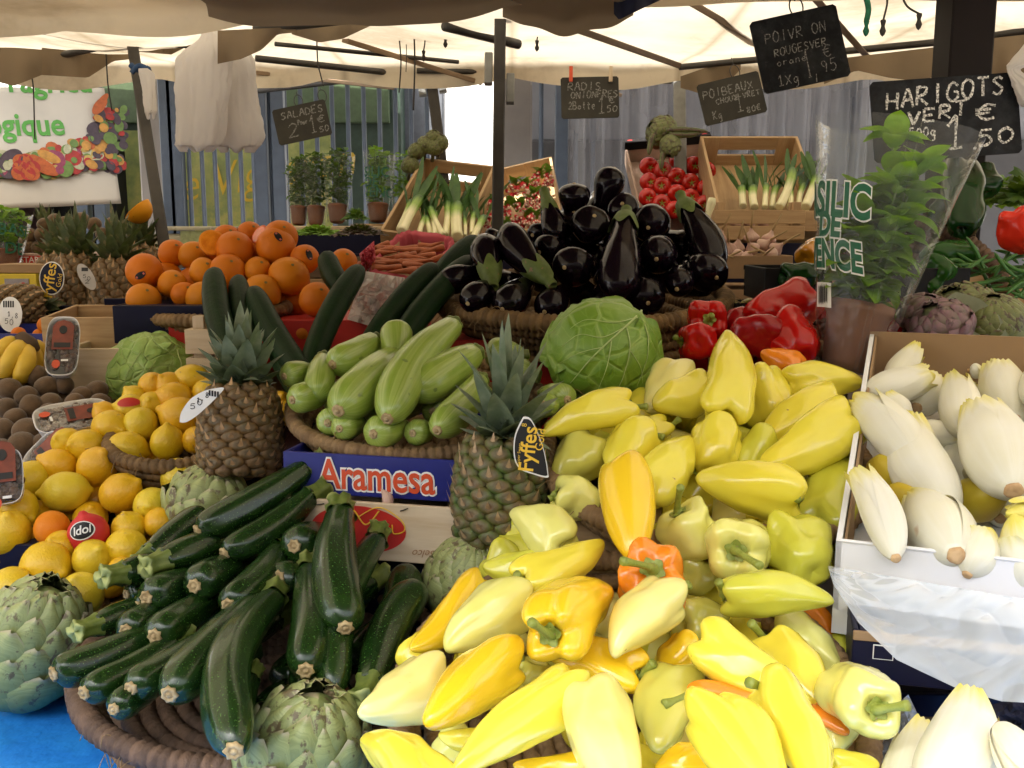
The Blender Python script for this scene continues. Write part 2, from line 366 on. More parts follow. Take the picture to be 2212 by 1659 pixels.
# produce
M_PEP = skin('pepper_skin', None, (1.0, .95, .72), 14, .26, .6, .05, bump=(45, .09), spots=((.35, .22, .06), 90, .77), tips=(((.28, .17, .05), .965, .985, 0),), spec=.4)
M_BELL = skin('bell_pepper_skin', None, (.85, .75, .75), 10, .22, .15, .04, bump=(50, .05), spec=.3)
M_STEM = skin('pepper_stalk', (.27, .31, .055), (.75, .8, .5), 120, .5, 0, 0, bump=(260, .4), spots=((.25, .2, .08), 120, .66))
M_ZUC = skin('courgette_skin', (.006, .022, .004), (1.9, 1.6, 1.2), 30, .25, .2, 0, bump=(220, .06), streak=((.015, .048, .006), 5, .55), spots=((.08, .15, .035), 420, .645), spec=.35)
M_ZSTEM = skin('courgette_stalk', (.14, .18, .03), (.5, .6, .4), 70, .5, 0, 0, bump=(150, .5), tips=(((.36, .40, .13), .86, .95, .06),))
M_ZSCAR = skin('courgette_blossom_scar', (.50, .38, .20), (.55, .5, .4), 140, .8, bump=(200, .5))
M_PALE = skin('pale_courgette_skin', (.27, .37, .05), (.8, .85, .75), 22, .3, .3, .1, bump=(90, .06), streak=((.42, .50, .15), 6, .7), spots=((.16, .22, .05), 46, .70))
M_CUC = skin('cucumber_skin', (.004, .016, .004), (1.7, 1.5, 1.2), 30, .52, 0, 0, bump=(120, .3), streak=((.009, .028, .006), 9, .8, .3), spec=.15)
M_EGG = skin('aubergine_skin', (.004, .002, .004), (1.5, 1, 1.6), 10, .14, .08, 0, bump=(14, .02), spec=.22)
M_CALYX = skin('aubergine_calyx', (.11, .155, .03), (.6, .65, .5), 60, .6, bump=(120, .5), spots=((.20, .12, .05), 80, .66))
M_ORG = skin('orange_peel', None, (1, .88, .7), 9, .5, 0, .04, bump=(380, .28), spots=((.40, .13, .01), 60, .74), spec=.28)
M_LEM = skin('lemon_peel', None, (1, .9, .6), 14, .40, .1, .08, bump=(300, .5), spots=((.45, .28, .04), 70, .72))
M_KIWI = skin('kiwi_skin', (.13, .072, .028), (.6, .6, .55), 40, .85, bump=(500, .6), sheen=.3)
M_TOM = skin('tomato_skin', (.52, .014, .007), (.8, .6, .6), 12, .25, .4, .05)
M_CAR = skin('carrot_skin', (.34, .085, .018), (.6, .55, .5), 60, .6, streak=((.30, .07, .02), 2, .7, 22), bump=(90, .3))
M_GAR = skin('garlic_skin', (.55, .40, .30), (.75, .6, .6), 30, .6, streak=((.42, .22, .22), 6, .8, .5), bump=(60, .2))
M_RAD = skin('radish_skin', (.55, .02, .03), (.7, .6, .6), 60, .35, tips=(((.80, .62, .50), .72, .84, .05),))
M_END = skin('endive_leaf', (.80, .78, .64), (.97, .95, .84), 12, .42, .1, .12, bump=(30, .15), streak=((.84, .82, .68), 5, .6, .5), tips=(((.72, .64, .12), .70, .98, .25),), spots=((.45, .24, .08), 26, .74))
M_ENDROOT = skin('endive_root_cut', (.62, .42, .22), (.6, .5, .4), 60, .8, bump=(120, .5))
M_LEEK = skin('leek_shaft', (.72, .68, .42), (.9, .92, .8), 14, .4, .1, .1, streak=((.80, .77, .56), 6, .7), tips=(((.22, .36, .05), .5, .75), ((.035, .10, .02), .8, 1.0)))
M_LEEKLEAF = leafm('leek_leaf', (.03, .085, .025), (.07, .16, .03), .5, .15)
M_BAN = skin('banana_skin', (.70, .46, .03), (.85, .8, .7), 30, .5, bump=(40, .1), tips=(((.30, .36, .03), .80, .9), ((.09, .05, .02), .93, .97)), spots=((.16, .08, .02), 60, .73))
M_LEAF = leafm('basil_leaf', (.10, .255, .016), (.20, .38, .03), .38, .4, 60, spots=((.10, .09, .02), 130, .72))
M_HERB = leafm('herb_leaf', (.03, .09, .012), (.07, .16, .022), .5, .3)
M_SALAD = leafm('lettuce_leaf', (.10, .25, .02), (.20, .36, .04), .45, .3)
M_REDSALAD = leafm('red_lettuce_leaf', (.030, .010, .012), (.055, .025, .015), .45, .1)
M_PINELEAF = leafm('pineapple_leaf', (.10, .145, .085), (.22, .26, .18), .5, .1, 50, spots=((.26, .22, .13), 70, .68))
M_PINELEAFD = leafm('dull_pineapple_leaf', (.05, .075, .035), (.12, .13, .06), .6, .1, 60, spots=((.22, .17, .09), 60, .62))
def eyesmat(name, base, tipc, ctr):
    m, nt, b = start(name); sx = nd(nt, 'ShaderNodeSeparateXYZ', i_Vector=coord(nt, 'pt'))
    c = mixc(nt, ramp(nt, sx.outputs[0], (.35, 0), (.95, 1)), base, ctr); c = mixc(nt, ramp(nt, sx.outputs[0], (.02, 1), (.22, 0)), c, tuple(x*.22 for x in base)); c = mixc(nt, ramp(nt, sx.outputs[1], (.45, 0), (.95, 1)), c, tipc)
    c = mixc(nt, ramp(nt, noisef(nt, coord(nt), 60, 4), (.4, 0), (.7, .75)), c, (.16, .085, .03))
    nt.links.new(c, b.inputs['Base Color']); b.inputs['Roughness'].default_value = .55; bumpn(nt, b, noisef(nt, coord(nt), 220, 3), .5); return m
M_PINE_G = eyesmat('pineapple_green_rind', (.075, .125, .02), (.46, .32, .18), (.12, .10, .06))
M_PINE_B = eyesmat('pineapple_brown_rind', (.15, .085, .022), (.50, .31, .15), (.10, .085, .045))
def bractmat(name, base, tipc, edge, blotch, amt):
    m, nt, b = start(name); sx = nd(nt, 'ShaderNodeSeparateXYZ', i_Vector=coord(nt, 'pt')); o = coord(nt)
    c = mixc(nt, ramp(nt, sx.outputs[1], (.15, 0), (.8, 1)), tuple(x*.6 for x in base), tipc); c = mixc(nt, ramp(nt, noisef(nt, coord(nt, 'pt', (14, 3, 40)), 1.3, 3), (.4, 0), (.7, .5)), c, tuple(x*.6 for x in base))  # bract bases darkened to stand for shade between the bracts
    c = mixc(nt, ramp(nt, sx.outputs[0], (.80, 0), (.97, 1)), c, edge)
    f = ramp(nt, noisef(nt, nd(nt, 'ShaderNodeMapping', i_Vector=o, i_Scale=(1, 1, .6)).outputs[0], 75, 4, .65), (.56, 0), (.62, amt)); c = mixc(nt, f, c, blotch)
    nt.links.new(c, b.inputs['Base Color']); b.inputs['Roughness'].default_value = .48; bumpn(nt, b, noisef(nt, o, 120, 3), .25); return m
M_ART = bractmat('artichoke_bract', (.23, .29, .085), (.33, .37, .14), (.38, .34, .20), (.10, .06, .03), .85)
M_ARTD = bractmat('dark_artichoke_bract', (.13, .16, .05), (.15, .17, .05), (.12, .07, .05), (.05, .03, .02), .9)
M_ARTV = bractmat('violet_artichoke_bract', (.17, .18, .09), (.20, .10, .13), (.16, .07, .10), (.07, .04, .04), .7)
def cabbagemat(name, a, bcol, vein, sc):
    m, nt, b = start(name); o = coord(nt)
    wv = nd(nt, 'ShaderNodeVectorMath', operation='ADD', i_0=o, i_1=nd(nt, 'ShaderNodeVectorMath', operation='SCALE', i_0=nd(nt, 'ShaderNodeTexNoise', i_Vector=o, i_Scale=9.0).outputs[1], i_Scale=.07).outputs[0]).outputs[0]
    vo = nd(nt, 'ShaderNodeTexVoronoi', feature='DISTANCE_TO_EDGE', i_Vector=wv, i_Scale=sc); vd = vo.outputs[0]
    vo2 = nd(nt, 'ShaderNodeTexVoronoi', feature='DISTANCE_TO_EDGE', i_Vector=wv, i_Scale=sc*2.6)
    c = mixc(nt, ramp(nt, noisef(nt, o, 16, 4), (.3, 0), (.7, 1)), a, bcol)
    c = mixc(nt, ramp(nt, vd, (0, .7), (.05, 0)), c, vein); c = mixc(nt, ramp(nt, vo2.outputs[0], (0, .3), (.06, 0)), c, vein)
    nt.links.new(c, b.inputs['Base Color']); b.inputs['Roughness'].default_value = .42
    bumpn(nt, b, ramp(nt, vd, (0, 0), (.10, 1)), .55, .004); bumpn(nt, b, noisef(nt, o, 30, 4), .5, .004)
    b.inputs['Subsurface Weight'].default_value = .08; b.inputs['Subsurface Scale'].default_value = .01; return m
M_CAB = cabbagemat('cabbage_leaf', (.14, .275, .022), (.22, .355, .045), (.31, .45, .10), 17)
M_CABP = cabbagemat('crinkled_cabbage_leaf', (.22, .38, .07), (.34, .49, .12), (.38, .52, .18), 34)
M_CABRIB = plain('cabbage_rib', (.50, .62, .25), .45)
def strawmat(name, a, bcol, dark):
    m, nt, b = start(name); sx = nd(nt, 'ShaderNodeSeparateXYZ', i_Vector=coord(nt, 'pt')); o = coord(nt)
    c = mixc(nt, ramp(nt, sx.outputs[0], (.2, 0), (.8, 1)), a, bcol); c = mixc(nt, ramp(nt, noisef(nt, o, 34, 4), (.45, 0), (.7, .8)), c, dark)
    c = mixc(nt, ramp(nt, noisef(nt, o, 300, 3), (.4, 0), (.7, .5)), c, tuple(x*.6 for x in a))
    nt.links.new(c, b.inputs['Base Color']); b.inputs['Roughness'].default_value = .75; bumpn(nt, b, noisef(nt, o, 420, 3), .6); return m
M_STRAW = strawmat('tan_straw', (.30, .19, .085), (.22, .13, .055), (.12, .065, .03))
M_STRAWD = strawmat('dark_straw', (.17, .10, .06), (.11, .065, .04), (.05, .028, .018))
M_STRAWM = strawmat('golden_straw', (.24, .14, .05), (.15, .085, .03), (.06, .035, .015))
M_FIBRE = plain('loose_straw_fibre', (.30, .19, .08), .8)
M_GBELL = skin('green_pepper_skin', None, (.8, .9, .7), 12, .2, .1, 0, bump=(50, .05), spec=.2)
# goods and stall
M_WOOD = wood('crate_wood', (.52, .36, .19), (.40, .25, .12)); M_WOODP = wood('pale_crate_wood', (.66, .54, .38), (.55, .42, .27))
M_WOODD = wood('old_wood_beam', (.17, .11, .065), (.10, .065, .04))
M_BRASS = wood('rafter_wood', (.28, .19, .11), (.20, .13, .07))
M_CARD = plain('brown_cardboard', (.36, .23, .12), .8, var=.12, vs=8); M_CARDW = plain('white_carton', (.80, .80, .81), .6, var=.04, vs=6)
M_BLUE = plain('blue_carton_print', (.013, .019, .19), .4, var=.15, vs=10); M_NAVY = plain('navy_carton_print', (.005, .006, .030), .45, var=.2, spec=.25)
M_BLACK = plain('black_carton', (.005, .0045, .005), .6, spec=.25); M_RED = plain('red_print', (.55, .028, .02), .45, var=.1); M_PINK = cloth('pink_bag_film', (.55, .10, .13), .35, (.42, .07, .09), .35)
M_REDTISSUE = skin('red_tissue_paper', (.62, .025, .03), (.8, .7, .7), 20, .5, bump=(60, .5))
M_YEL = plain('yellow_print', (.75, .56, .03), .5, var=.08); M_WHITE = plain('white_print', (.82, .82, .80), .5, var=.05)
M_GOLD = plain('yellow_letter_ink', (.80, .52, .04), .5, var=.05); M_ORINK = plain('orange_red_ink', (.62, .075, .02), .5, var=.05)
M_INK = plain('black_ink', (.004, .004, .006), .5); M_BGREEN = plain('dark_green_ink', (.01, .11, .055), .4, var=.08); M_LGREEN = plain('bright_green_ink', (.10, .36, .05), .6, var=.1)
M_SLATE = None
def slatemat():
    m, nt, b = start('chalkboard_slate'); o = coord(nt)
    f = ramp(nt, noisef(nt, o, 14, 6, .7), (.45, 0), (.85, .5)); c = mixc(nt, f, (.0035, .004, .006), (.06, .065, .072))
    c = mixc(nt, ramp(nt, noisef(nt, o, 60, 5, .8), (.60, 0), (.75, .4)), c, (.12, .115, .11))
    nt.links.new(c, b.inputs['Base Color']); b.inputs['Roughness'].default_value = .7; b.inputs['Specular IOR Level'].default_value = .2; return m
M_SLATE = slatemat()
M_SLATEB = plain('dusty_chalkboard', (.036, .032, .021), .75, var=.6, vs=14)
def chalkmat(name, k):
    m, nt, b = start(name); o = coord(nt); f = ramp(nt, noisef(nt, o, 260, 3), (.40, .12), (.62, 1))
    nt.links.new(mixc(nt, f, (.03, .03, .03), (k, k*.98, k*.92)), b.inputs['Base Color']); b.inputs['Roughness'].default_value = .95; return m
M_CHALK = chalkmat('chalk', .78); M_CHALKF = chalkmat('faint_chalk', .30)
M_METAL = plain('galvanised_steel', (.27, .27, .25), .5, .5, .4, 20); M_POLE = plain('weathered_dark_pole', (.055, .048, .040), .5, .3, .5, 16, .2)
M_BROWNPOLE = plain('brown_black_post', (.009, .005, .005), .6, 0, .4, 8, 0, .2); M_WIRE = plain('dark_wire', (.05, .045, .04), .5, .5); M_CORD = plain('dark_cord', (.035, .03, .025), .9)
M_GTWINE = plain('green_twine', (.01, .13, .065), .9, var=.5, vs=90)
M_FENCE = plain('blue_grey_paint', (.095, .12, .155), .38, 0, .2, 20); M_STONE = plain('pale_stone', (.40, .36, .32), .9, 0, .3, 4, .3)
M_AWN = cloth('cream_awning_cloth', (.70, .60, .43), .20, stripes=True); M_AWNF = cloth('backlit_awning_cloth', (.80, .70, .53), .24, stripes=True); M_AWND = cloth('beige_awning_cloth', (.20, .15, .095), .28, (.20, .13, .07))  # far cloth: same cream, lightened so the colour carries its backlit glow
M_TARP = plain('grey_brown_tarpaulin', (.10, .08, .06), .8); M_DBLUE = plain('dark_blue_cloth', (.010, .010, .028), .9)
M_TABLE = plain('dark_table_cloth', (.05, .012, .014), .9, var=.3)
M_BCLOTH = None
def bluecloth():
    m, nt, b = start('blue_plastic_cloth'); o = coord(nt)
    nt.links.new(mixc(nt, ramp(nt, noisef(nt, o, 9, 4), (.35, 0), (.7, 1)), (.015, .18, .66), (.03, .28, .78)), b.inputs['Base Color'])
    b.inputs['Roughness'].default_value = .32; bumpn(nt, b, noisef(nt, o, 16, 4), .6, .01); return m
M_BCLOTH = bluecloth()
M_BAG = cloth('white_bag_film', (.76, .73, .70), .5, (.62, .59, .56), .3); M_FILM = film('clear_sleeve_film', (.96, .975, .965), .045, .05); M_FILMB = film('bluish_plastic_film', (.93, .95, .98), .46, .10, (.84, .91, .98), 6, .25)
M_CURTAIN = film('cloudy_plastic_curtain', (.70, .69, .69), .42, .25, (.48, .465, .46), 4)
M_POT = plain('terracotta_pot', (.20, .075, .036), .65, var=.25, vs=14); M_SOIL = plain('potting_soil', (.03, .02, .014), .95, bump=.5)
M_FOAM = plain('white_foam_tray', (.78, .76, .75), .5, var=.04)
# ---------------------------------------------------------------- ground and buildings behind the stall
def pave():
    m, nt, b = start('pavement_stone'); o = coord(nt)
    br = nd(nt, 'ShaderNodeTexBrick', i_Vector=o, i_Color1=(.36, .34, .31, 1), i_Color2=(.30, .285, .26, 1), i_Mortar=(.15, .14, .13, 1), i_Scale=1.4, i_Mortar_Size=.012)
    nt.links.new(mixc(nt, .35, br.outputs[0], mixc(nt, noisef(nt, o, 3, 5), (.24, .23, .21), (.42, .40, .36))), b.inputs['Base Color']); b.inputs['Roughness'].default_value = .85; return m
build('pavement', grid(lambda u, w: ((u-.5)*300, (w-.5)*300, 0), 8, 8), pave(), smooth=False, kind='structure')
def wallm(name, a, mortar, sc=1.6):
    m, nt, b = start(name); o = coord(nt); mp = nd(nt, 'ShaderNodeMapping', i_Vector=o, i_Rotation=(R_(90), 0, 0)).outputs[0]
    br = nd(nt, 'ShaderNodeTexBrick', i_Vector=mp, i_Color1=c4(a), i_Color2=c4(tuple(x*.93 for x in a)), i_Mortar=c4(mortar), i_Scale=sc, i_Mortar_Size=.008)
    nt.links.new(br.outputs[0], b.inputs['Base Color']); b.inputs['Roughness'].default_value = .9; return m
M_SUNWALL = wallm('cream_limestone', (.82, .79, .74), (.74, .70, .64)); M_GREYWALL = plain('grey_render', (.17, .168, .172), .8, vs=3)
WY = 7.2
def wallbox(name, x0, x1, y, z0, z1, m, label, cat, th=.3):
    return build(name, box((x0+x1)/2, y+th/2, (z0+z1)/2, x1-x0, th, z1-z0, .01), m, smooth=False, label=label, cat=cat)
def X(px, y): return (px-1106)/FPX*y*1.0     # about: distance along the axis is close to y here
# sunlit limestone building across the yard (shows between the bars as a white glare)
wallbox('stone_building', -9, 9, 9.0, 0, 7.5, M_SUNWALL, 'sunlit cream limestone building glaring white behind the railings', 'building', .6)
# stone piers at the fence
for i, (px, d, w, lab) in enumerate(((346, 5.1, .17, 'weathered stone pier beside the dark leaning post at left'), (1118, 5.2, .15, 'stone pier standing right behind the central dark post'))):
    p = P(px, 300, d); g = box(p.x, p.y, 1.6, w, w, 3.2, .01); g.merge(box(p.x, p.y, .75, w+.05, w+.05, 1.5, .012))
    build('stone_pier', g, M_STONE, smooth=False, label=lab, cat='pier')
# the shop front with painted foliage window
def mural():
    m, nt, b = start('painted_vine_window'); o = coord(nt)
    n1 = noisef(nt, o, 5, 6, .65); n2 = noisef(nt, o, 13, 5, .7); sx = nd(nt, 'ShaderNodeSeparateXYZ', i_Vector=o)
    up = nd(nt, 'ShaderNodeMapRange', i_Value=sx.outputs[2], i_1=-.45, i_2=.35).outputs[0]
    low = ramp(nt, n2, (.30, (.16, .16, .08)), (.45, (.30, .34, .10)), (.55, (.62, .52, .10)), (.66, (.66, .48, .22)), (.8, (.75, .66, .46)))
    hi = ramp(nt, n1, (.3, (.16, .22, .09)), (.5, (.34, .38, .12)), (.7, (.60, .56, .18)))
    nt.links.new(mixc(nt, up, low, hi), b.inputs['Base Color']); b.inputs['Roughness'].default_value = .35; return m
sc_ = P(520, 360, 6.3)
M_SHOPGREEN = plain('green_shop_paint', (.065, .105, .075), .5); M_GLASSY = plain('dark_window_glass', (.10, .13, .12), .12, 0, .5, 2); M_OLIVE = plain('olive_yellow_panel', (.45, .38, .10), .7)
shop = empty('vine_shop', T(sc_.x, sc_.y, 0), 'green shop front with vine painted window and gold script behind railings', 'shop front')
build('wall', box(0, .12, 1.75, 2.05, .2, 3.5, .01), M_SHOPGREEN, shop, smooth=False)
wv = build('painted_window', box(.0, 0, 0, 1.35, .03, 1.05, .004), mural(), shop, T(-.10, 0, 1.62), smooth=False)
build('fascia', box(0, -.01, 2.32, 1.9, .05, .26, .004), plain('green_fascia', (.10, .15, .07), .5), shop, smooth=False)
lt = G(); place_text(lt, 'Le Vigneron', .30, 0, 0, 0, shear=.35, offset=-.002, sx=.85)
build('lettering', lt, M_GOLD, wv, T(.20, -.022, .25) @ Matrix.Rotation(R_(90), 4, 'X') @ Matrix.Rotation(R_(9), 4, 'Z'), smooth=False)
p = P(790, 300, 6.4)
sh2 = empty('shop_entrance', T(p.x, p.y, 0), 'dim glazed shop entrance with olive panels right of the painted window', 'shop front')
build('wall', box(0, .15, 1.75, 1.0, .2, 3.5, .01), plain('slate_paint', (.16, .17, .19), .6), sh2, smooth=False)
for i in range(2): build('glass_door', box(-.32+i*.42, 0, 1.9, .24, .04, 1.5, .005), M_GLASSY, sh2, smooth=False)
for dx in (-.02, .10): build('panel', box(dx, -.02, 2.12, .085, .03, .78, .004), M_OLIVE, sh2, smooth=False)
build('ledge', box(.1, -.06, 1.62, .5, .12, .05, .004), M_BRASS, sh2, smooth=False)
# dark entrance at far left
p = P(170, 430, 6.0); wallbox('doorway', p.x-.16, p.x+.26, 6.0, 0, 2.2, M_BLACK, 'dark doorway opening under the banner at left', 'doorway', .2)
p = P(10, 420, 5.6); wallbox('market_van', p.x-.9, p.x+.12, 5.5, .4, 1.75, plain('dark_van_paint', (.03, .012, .012), .3), 'dark parked van glimpsed under the banner at far left', 'van', 1.6)
# grey wall behind the plastic curtain
pa, pb = P(1140, 300, 5.6), P(1900, 300, 5.6)
gw = wallbox('grey_wall', pa.x, pb.x+2.5, 5.6, 0, 2.02, M_GREYWALL, 'blue grey wall seen dimly through the plastic curtain', 'wall', .2)
build('upper_panel', box((pa.x+pb.x+2.5)/2, 5.72, 2.42, pb.x+2.5-pa.x, .1, .8, .01), plain('light_grey_panel', (.42, .43, .46), .7, vs=3), gw, smooth=False)
# ---------------------------------------------------------------- railings
def fence(x0, x1, d, n, posts, label, tilt=0):
    a, b = P(x0, 300, d), P(x1, 300, d); r = empty('railing', T(a.x, a.y, 0), label, 'fence')
    L = b.x-a.x
    for k in range(n):
        x = L*(k+.5)/n
        build('bar', tube([(x, 0, .05), (x, 0, 2.55)], .011, 8), M_FENCE, r)
    build('rail', box(L/2, 0, 2.45, L, .035, .04, .003), M_FENCE, r, smooth=False); build('rail', box(L/2, 0, .15, L, .035, .04, .003), M_FENCE, r, smooth=False)
    for px in posts:
        x = P(px, 300, d).x-a.x; build('post', box(x, -.03, 1.3, .06, .06, 2.6, .004), M_FENCE, r, smooth=False)
fence(392, 560, 4.7, 6, (368, 385), 'blue grey railing in front of the vine painted window')
fence(566, 940, 4.75, 11, (568, 606), 'blue grey railing behind the potted herbs')
fence(160, 245, 5.2, 2, (178, 216), 'short blue grey railing under the end of the banner')
fence(1150, 1300, 4.7, 4, (1212,), 'blue grey railing behind the crate of radishes')
fence(1800, 1870, 4.6, 2, (1822,), 'short blue grey railing beside the beans chalkboard')
# ---------------------------------------------------------------- clear curtain at the back
ca, cb = P(1228, 300, 4.45), P(1905, 300, 4.3)
def curt(u, w):
    x = ca.x+(cb.x-ca.x)*u; y = ca.y+.03*math.sin(u*95)+.02*math.sin(u*37+1)+.012*math.sin(u*210); return (x, y, 1.0+1.22*w)
build('plastic_curtain', grid(curt, 240, 6), M_CURTAIN, label='cloudy hanging plastic curtain with vertical folds closing the back', cat='curtain')
# ---------------------------------------------------------------- tables
def table(name, x0, x1, y0, y1, z, mtop, label, legs=True):
    r = empty(name, T((x0+x1)/2, y0, 0), label, 'table'); w = x1-x0; dd = y1-y0
    build('tabletop', box(0, dd/2, z-.02, w, dd, .03, .003), M_WOODD, r, smooth=False)
    def cl(u, v):                               # cloth: front drop + top
        s = v*(dd+.75); x = (u-.5)*(w+.02)
        if s < .75: return (x, -.02-.012*math.sin(u*60)*(1-s/.75), z-.75+s)
        return (x, s-.75, z+.003+.002*math.sin(x*40)*math.sin(s*35))
    build('cloth', grid(cl, 120, 60), mtop, r)
    for sx in (-1, 1):
        for yy in (.1, dd-.1): build('leg', box(sx*(w/2-.08), yy, (z-.036)/2, .05, .05, z-.036, .003), M_WOODD, r, smooth=False)
table('trestle_table', -1.25, 1.35, .62, 1.70, .93, M_BCLOTH, 'front trestle table under a bright blue plastic cloth')
table('trestle_table', -2.2, 2.2, 1.73, 2.30, 1.14, M_TABLE, 'middle trestle table under a dark cloth behind the pale courgettes')
table('trestle_table', -3.2, 3.0, 2.33, 4.0, 1.28, M_TABLE, 'back trestle table carrying the leek and tomato crates')
# ---------------------------------------------------------------- steel frame of the stall
ZF = 2.08
def bar(px0, py0, px1, py1, r, m, label, z0=ZF, z1=None, name='awning_pole', sq=False):
    a, b = Pz(px0, py0, z0), Pz(px1, py1, z1 or z0)
    r *= .74; M = frame(a, b); L = (b-a).length
    g = box(0, 0, L/2, r*2.4, r*1.4, L, .002) if sq else tube([(0, 0, L*i/6) for i in range(7)], r, 10)
    return build(name, g, m, M=M, smooth=not sq, label=label, cat='beam' if sq else 'pole')
bar(-60, 163, 281, 86, .015, M_POLE, 'dark awning pole running left from the leaning post')
bar(-40, 56, 424, 101, .010, M_POLE, 'thin awning rod crossing above the white bags')
bar(553, 126, 925, 166, .0145, M_POLE, 'awning rafter meeting the cross pole, lower of the left pair')
bar(594, 95, 990, 134, .009, M_POLE, 'slim awning rafter just above the thicker one', 2.085)
bar(745, 87, 1036, 178, .016, M_BRASS, 'wooden rafter with a free end beside the white gap', 2.10, 2.05, sq=True)
bar(553, 157, 850, 190, .014, M_BRASS, 'low wooden rafter above the salad chalkboard', 2.075, 2.05, sq=True)
bar(480, 206, 912, 155, .013, M_POLE, 'far cross pole from above the salad board to the middle')
bar(900, 153, 1466, 163, .0125, M_POLE, 'cross pole carrying the radish chalkboard')
bar(1468, 145, 2060, 88, .014, M_POLE, 'cross pole behind the leek and bean boards')
bar(2050, 92, 2260, 60, .014, M_POLE, 'cross pole at upper right beside the plastic bag')
bar(1100, 12, 1462, 140, .018, M_WOODD, 'broad old wooden beam running back to the tomato post', 2.075, sq=True)
bar(1476, -4, 1650, 98, .016, M_BRASS, 'wooden rafter under the cream cloth behind the pepper board', 2.085, sq=True)
bar(1755, -10, 1880, 130, .016, M_WOODD, 'dark rafter behind the pepper board', 2.08, 2.04, sq=True)
bar(960, 56, 1120, 96, .018, M_POLE, 'short dark pole end under the sagging cloth', 2.06, 2.05)
bar(553, 62, 990, 12, .018, M_POLE, 'dark rod under the brown awning sag', 2.03)
bar(1240, 160, 1340, 205, .012, M_BRASS, 'thin rafter end behind the radish board', 2.08, 2.03, sq=True)
def upright(name, pts, d, r, label, cat='post', m=None, sleeves=()):
    a = Pz(pts[0][0], pts[0][1], ZF) if d is None else P(pts[0][0], pts[0][1], d[0]); b = P(pts[1][0], pts[1][1], d[1] if d else 3)
    M = frame(b, a); L = (a-b).length
    o = build(name, box(0, 0, L/2, r*2, r*2, L, .003), m or M_POLE, M=M, smooth=False, label=label, cat=cat)
    for (t, side, h) in sleeves:
        build('sleeve', box(.0, side*(r*1.9), L*t, r*1.5, r*1.4, h, .002), M_METAL, o, smooth=False)
    return o
upright('awning_post', ((284, 84), (372, 640)), (2.86, 2.62), .0155, 'leaning steel post on the left with a white plastic scrap', sleeves=((.80, 1, .07),))
upright('awning_post', ((1081, 12), (1073, 620)), (2.5, 2.45), .0145, 'dark upright post in the middle between leeks and radishes', sleeves=((.70, 1, .075), (.77, -1, .08)))
upright('awning_post', ((930, 158), (960, 400)), (3.50, 3.50), .019, 'short steel post behind the left leek crate', sleeves=((.93, 1, .09), (.88, -1, .06)))
upright('awning_post', ((1467, 130), (1472, 560)), (3.5, 3.45), .022, 'pale steel post rising behind the tomato crate', m=M_METAL, sleeves=((.96, 1, .10), (.96, -1, .10)))
bp = P(2083, 60, 2.16); build('stall_post', box(bp.x, bp.y, 1.15, .094, .094, 2.3, .004), M_BROWNPOLE, smooth=False, label='thick black brown post behind the beans chalkboard', cat='post')
# ---------------------------------------------------------------- awning cloths
def sheet(name, x0, x1, y0, y1, zf, m, label, nx=90, ny=40, cat='awning', valance=0, vdir=1, scallop=.35, th=0):
    """cloth over x0..x1 / y0..y1 with height zf(u,v); valance hangs from the y1 edge (or y0)"""
    def fn(u, w):
        if valance and w > .93:
            q = (w-.93)/.07; x = x0+(x1-x0)*u; z = zf(u, 1)
            dr = valance*(.55+.45*abs(math.sin(x/scallop*math.pi))); return (x, y1+.004+.01*q+.008*math.sin(x*23), z-dr*q)
        q = w/.93 if valance else w
        return (x0+(x1-x0)*u, y0+(y1-y0)*q, zf(u, q))
    return build(name, grid(fn, nx, ny), m, label=label, cat=cat)
def far_z(u, v):
    x = -3.4+6.8*u; y = 2.02+1.55*v
    return 2.105-.030*abs(math.sin((x*1.0+y*.5)*5.2))**.8*0+.022*math.sin(x*7+y*2)*math.sin(v*math.pi)-.035*math.sin(v*math.pi)**2*(.6+.4*math.sin(x*4.1+.6))+.006*mnoise.noise((x*6, y*6, 1))
sheet('awning_cloth', -3.4, 3.4, 2.02, 3.57, far_z, M_AWNF, 'cream awning cloth over the back, its backlit glow in the colour', 140, 50, valance=.085, scallop=.62)
def near_z(x0, x1, sag, base=1.985, tilt=0):
    def f(u, v):
        x = x0+(x1-x0)*u
        return base+tilt*(u-.5)-sag*math.sin(u*math.pi)*(.35+.65*v**2)+.004*math.sin(u*17+v*3)+.006*mnoise.noise((x*5, v*9, 3))
    return f
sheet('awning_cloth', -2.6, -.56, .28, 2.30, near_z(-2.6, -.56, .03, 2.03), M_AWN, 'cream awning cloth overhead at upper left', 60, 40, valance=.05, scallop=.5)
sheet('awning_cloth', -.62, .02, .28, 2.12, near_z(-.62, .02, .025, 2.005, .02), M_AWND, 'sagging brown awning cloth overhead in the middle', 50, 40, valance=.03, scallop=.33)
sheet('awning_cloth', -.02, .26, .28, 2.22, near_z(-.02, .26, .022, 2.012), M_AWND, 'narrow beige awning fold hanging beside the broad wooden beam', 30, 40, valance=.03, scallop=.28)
sheet('awning_cloth', .08, 2.3, .28, 2.40, near_z(.08, 2.3, -.02, 2.045), M_AWN, 'cream awning cloth overhead at upper right', 60, 40, valance=.0)
# added tarpaulin over the middle, unseen: it keeps the sun off the brown sag
build('tarpaulin', solid(grid(lambda u, w: (-.72+.80*u, .24+2.03*w, 2.17+.02*math.sin(u*9)+.01*math.sin(w*20)), 20, 40), .004), M_TARP, label='grey brown tarpaulin added unseen to shade the sagging middle awning', cat='tarpaulin')
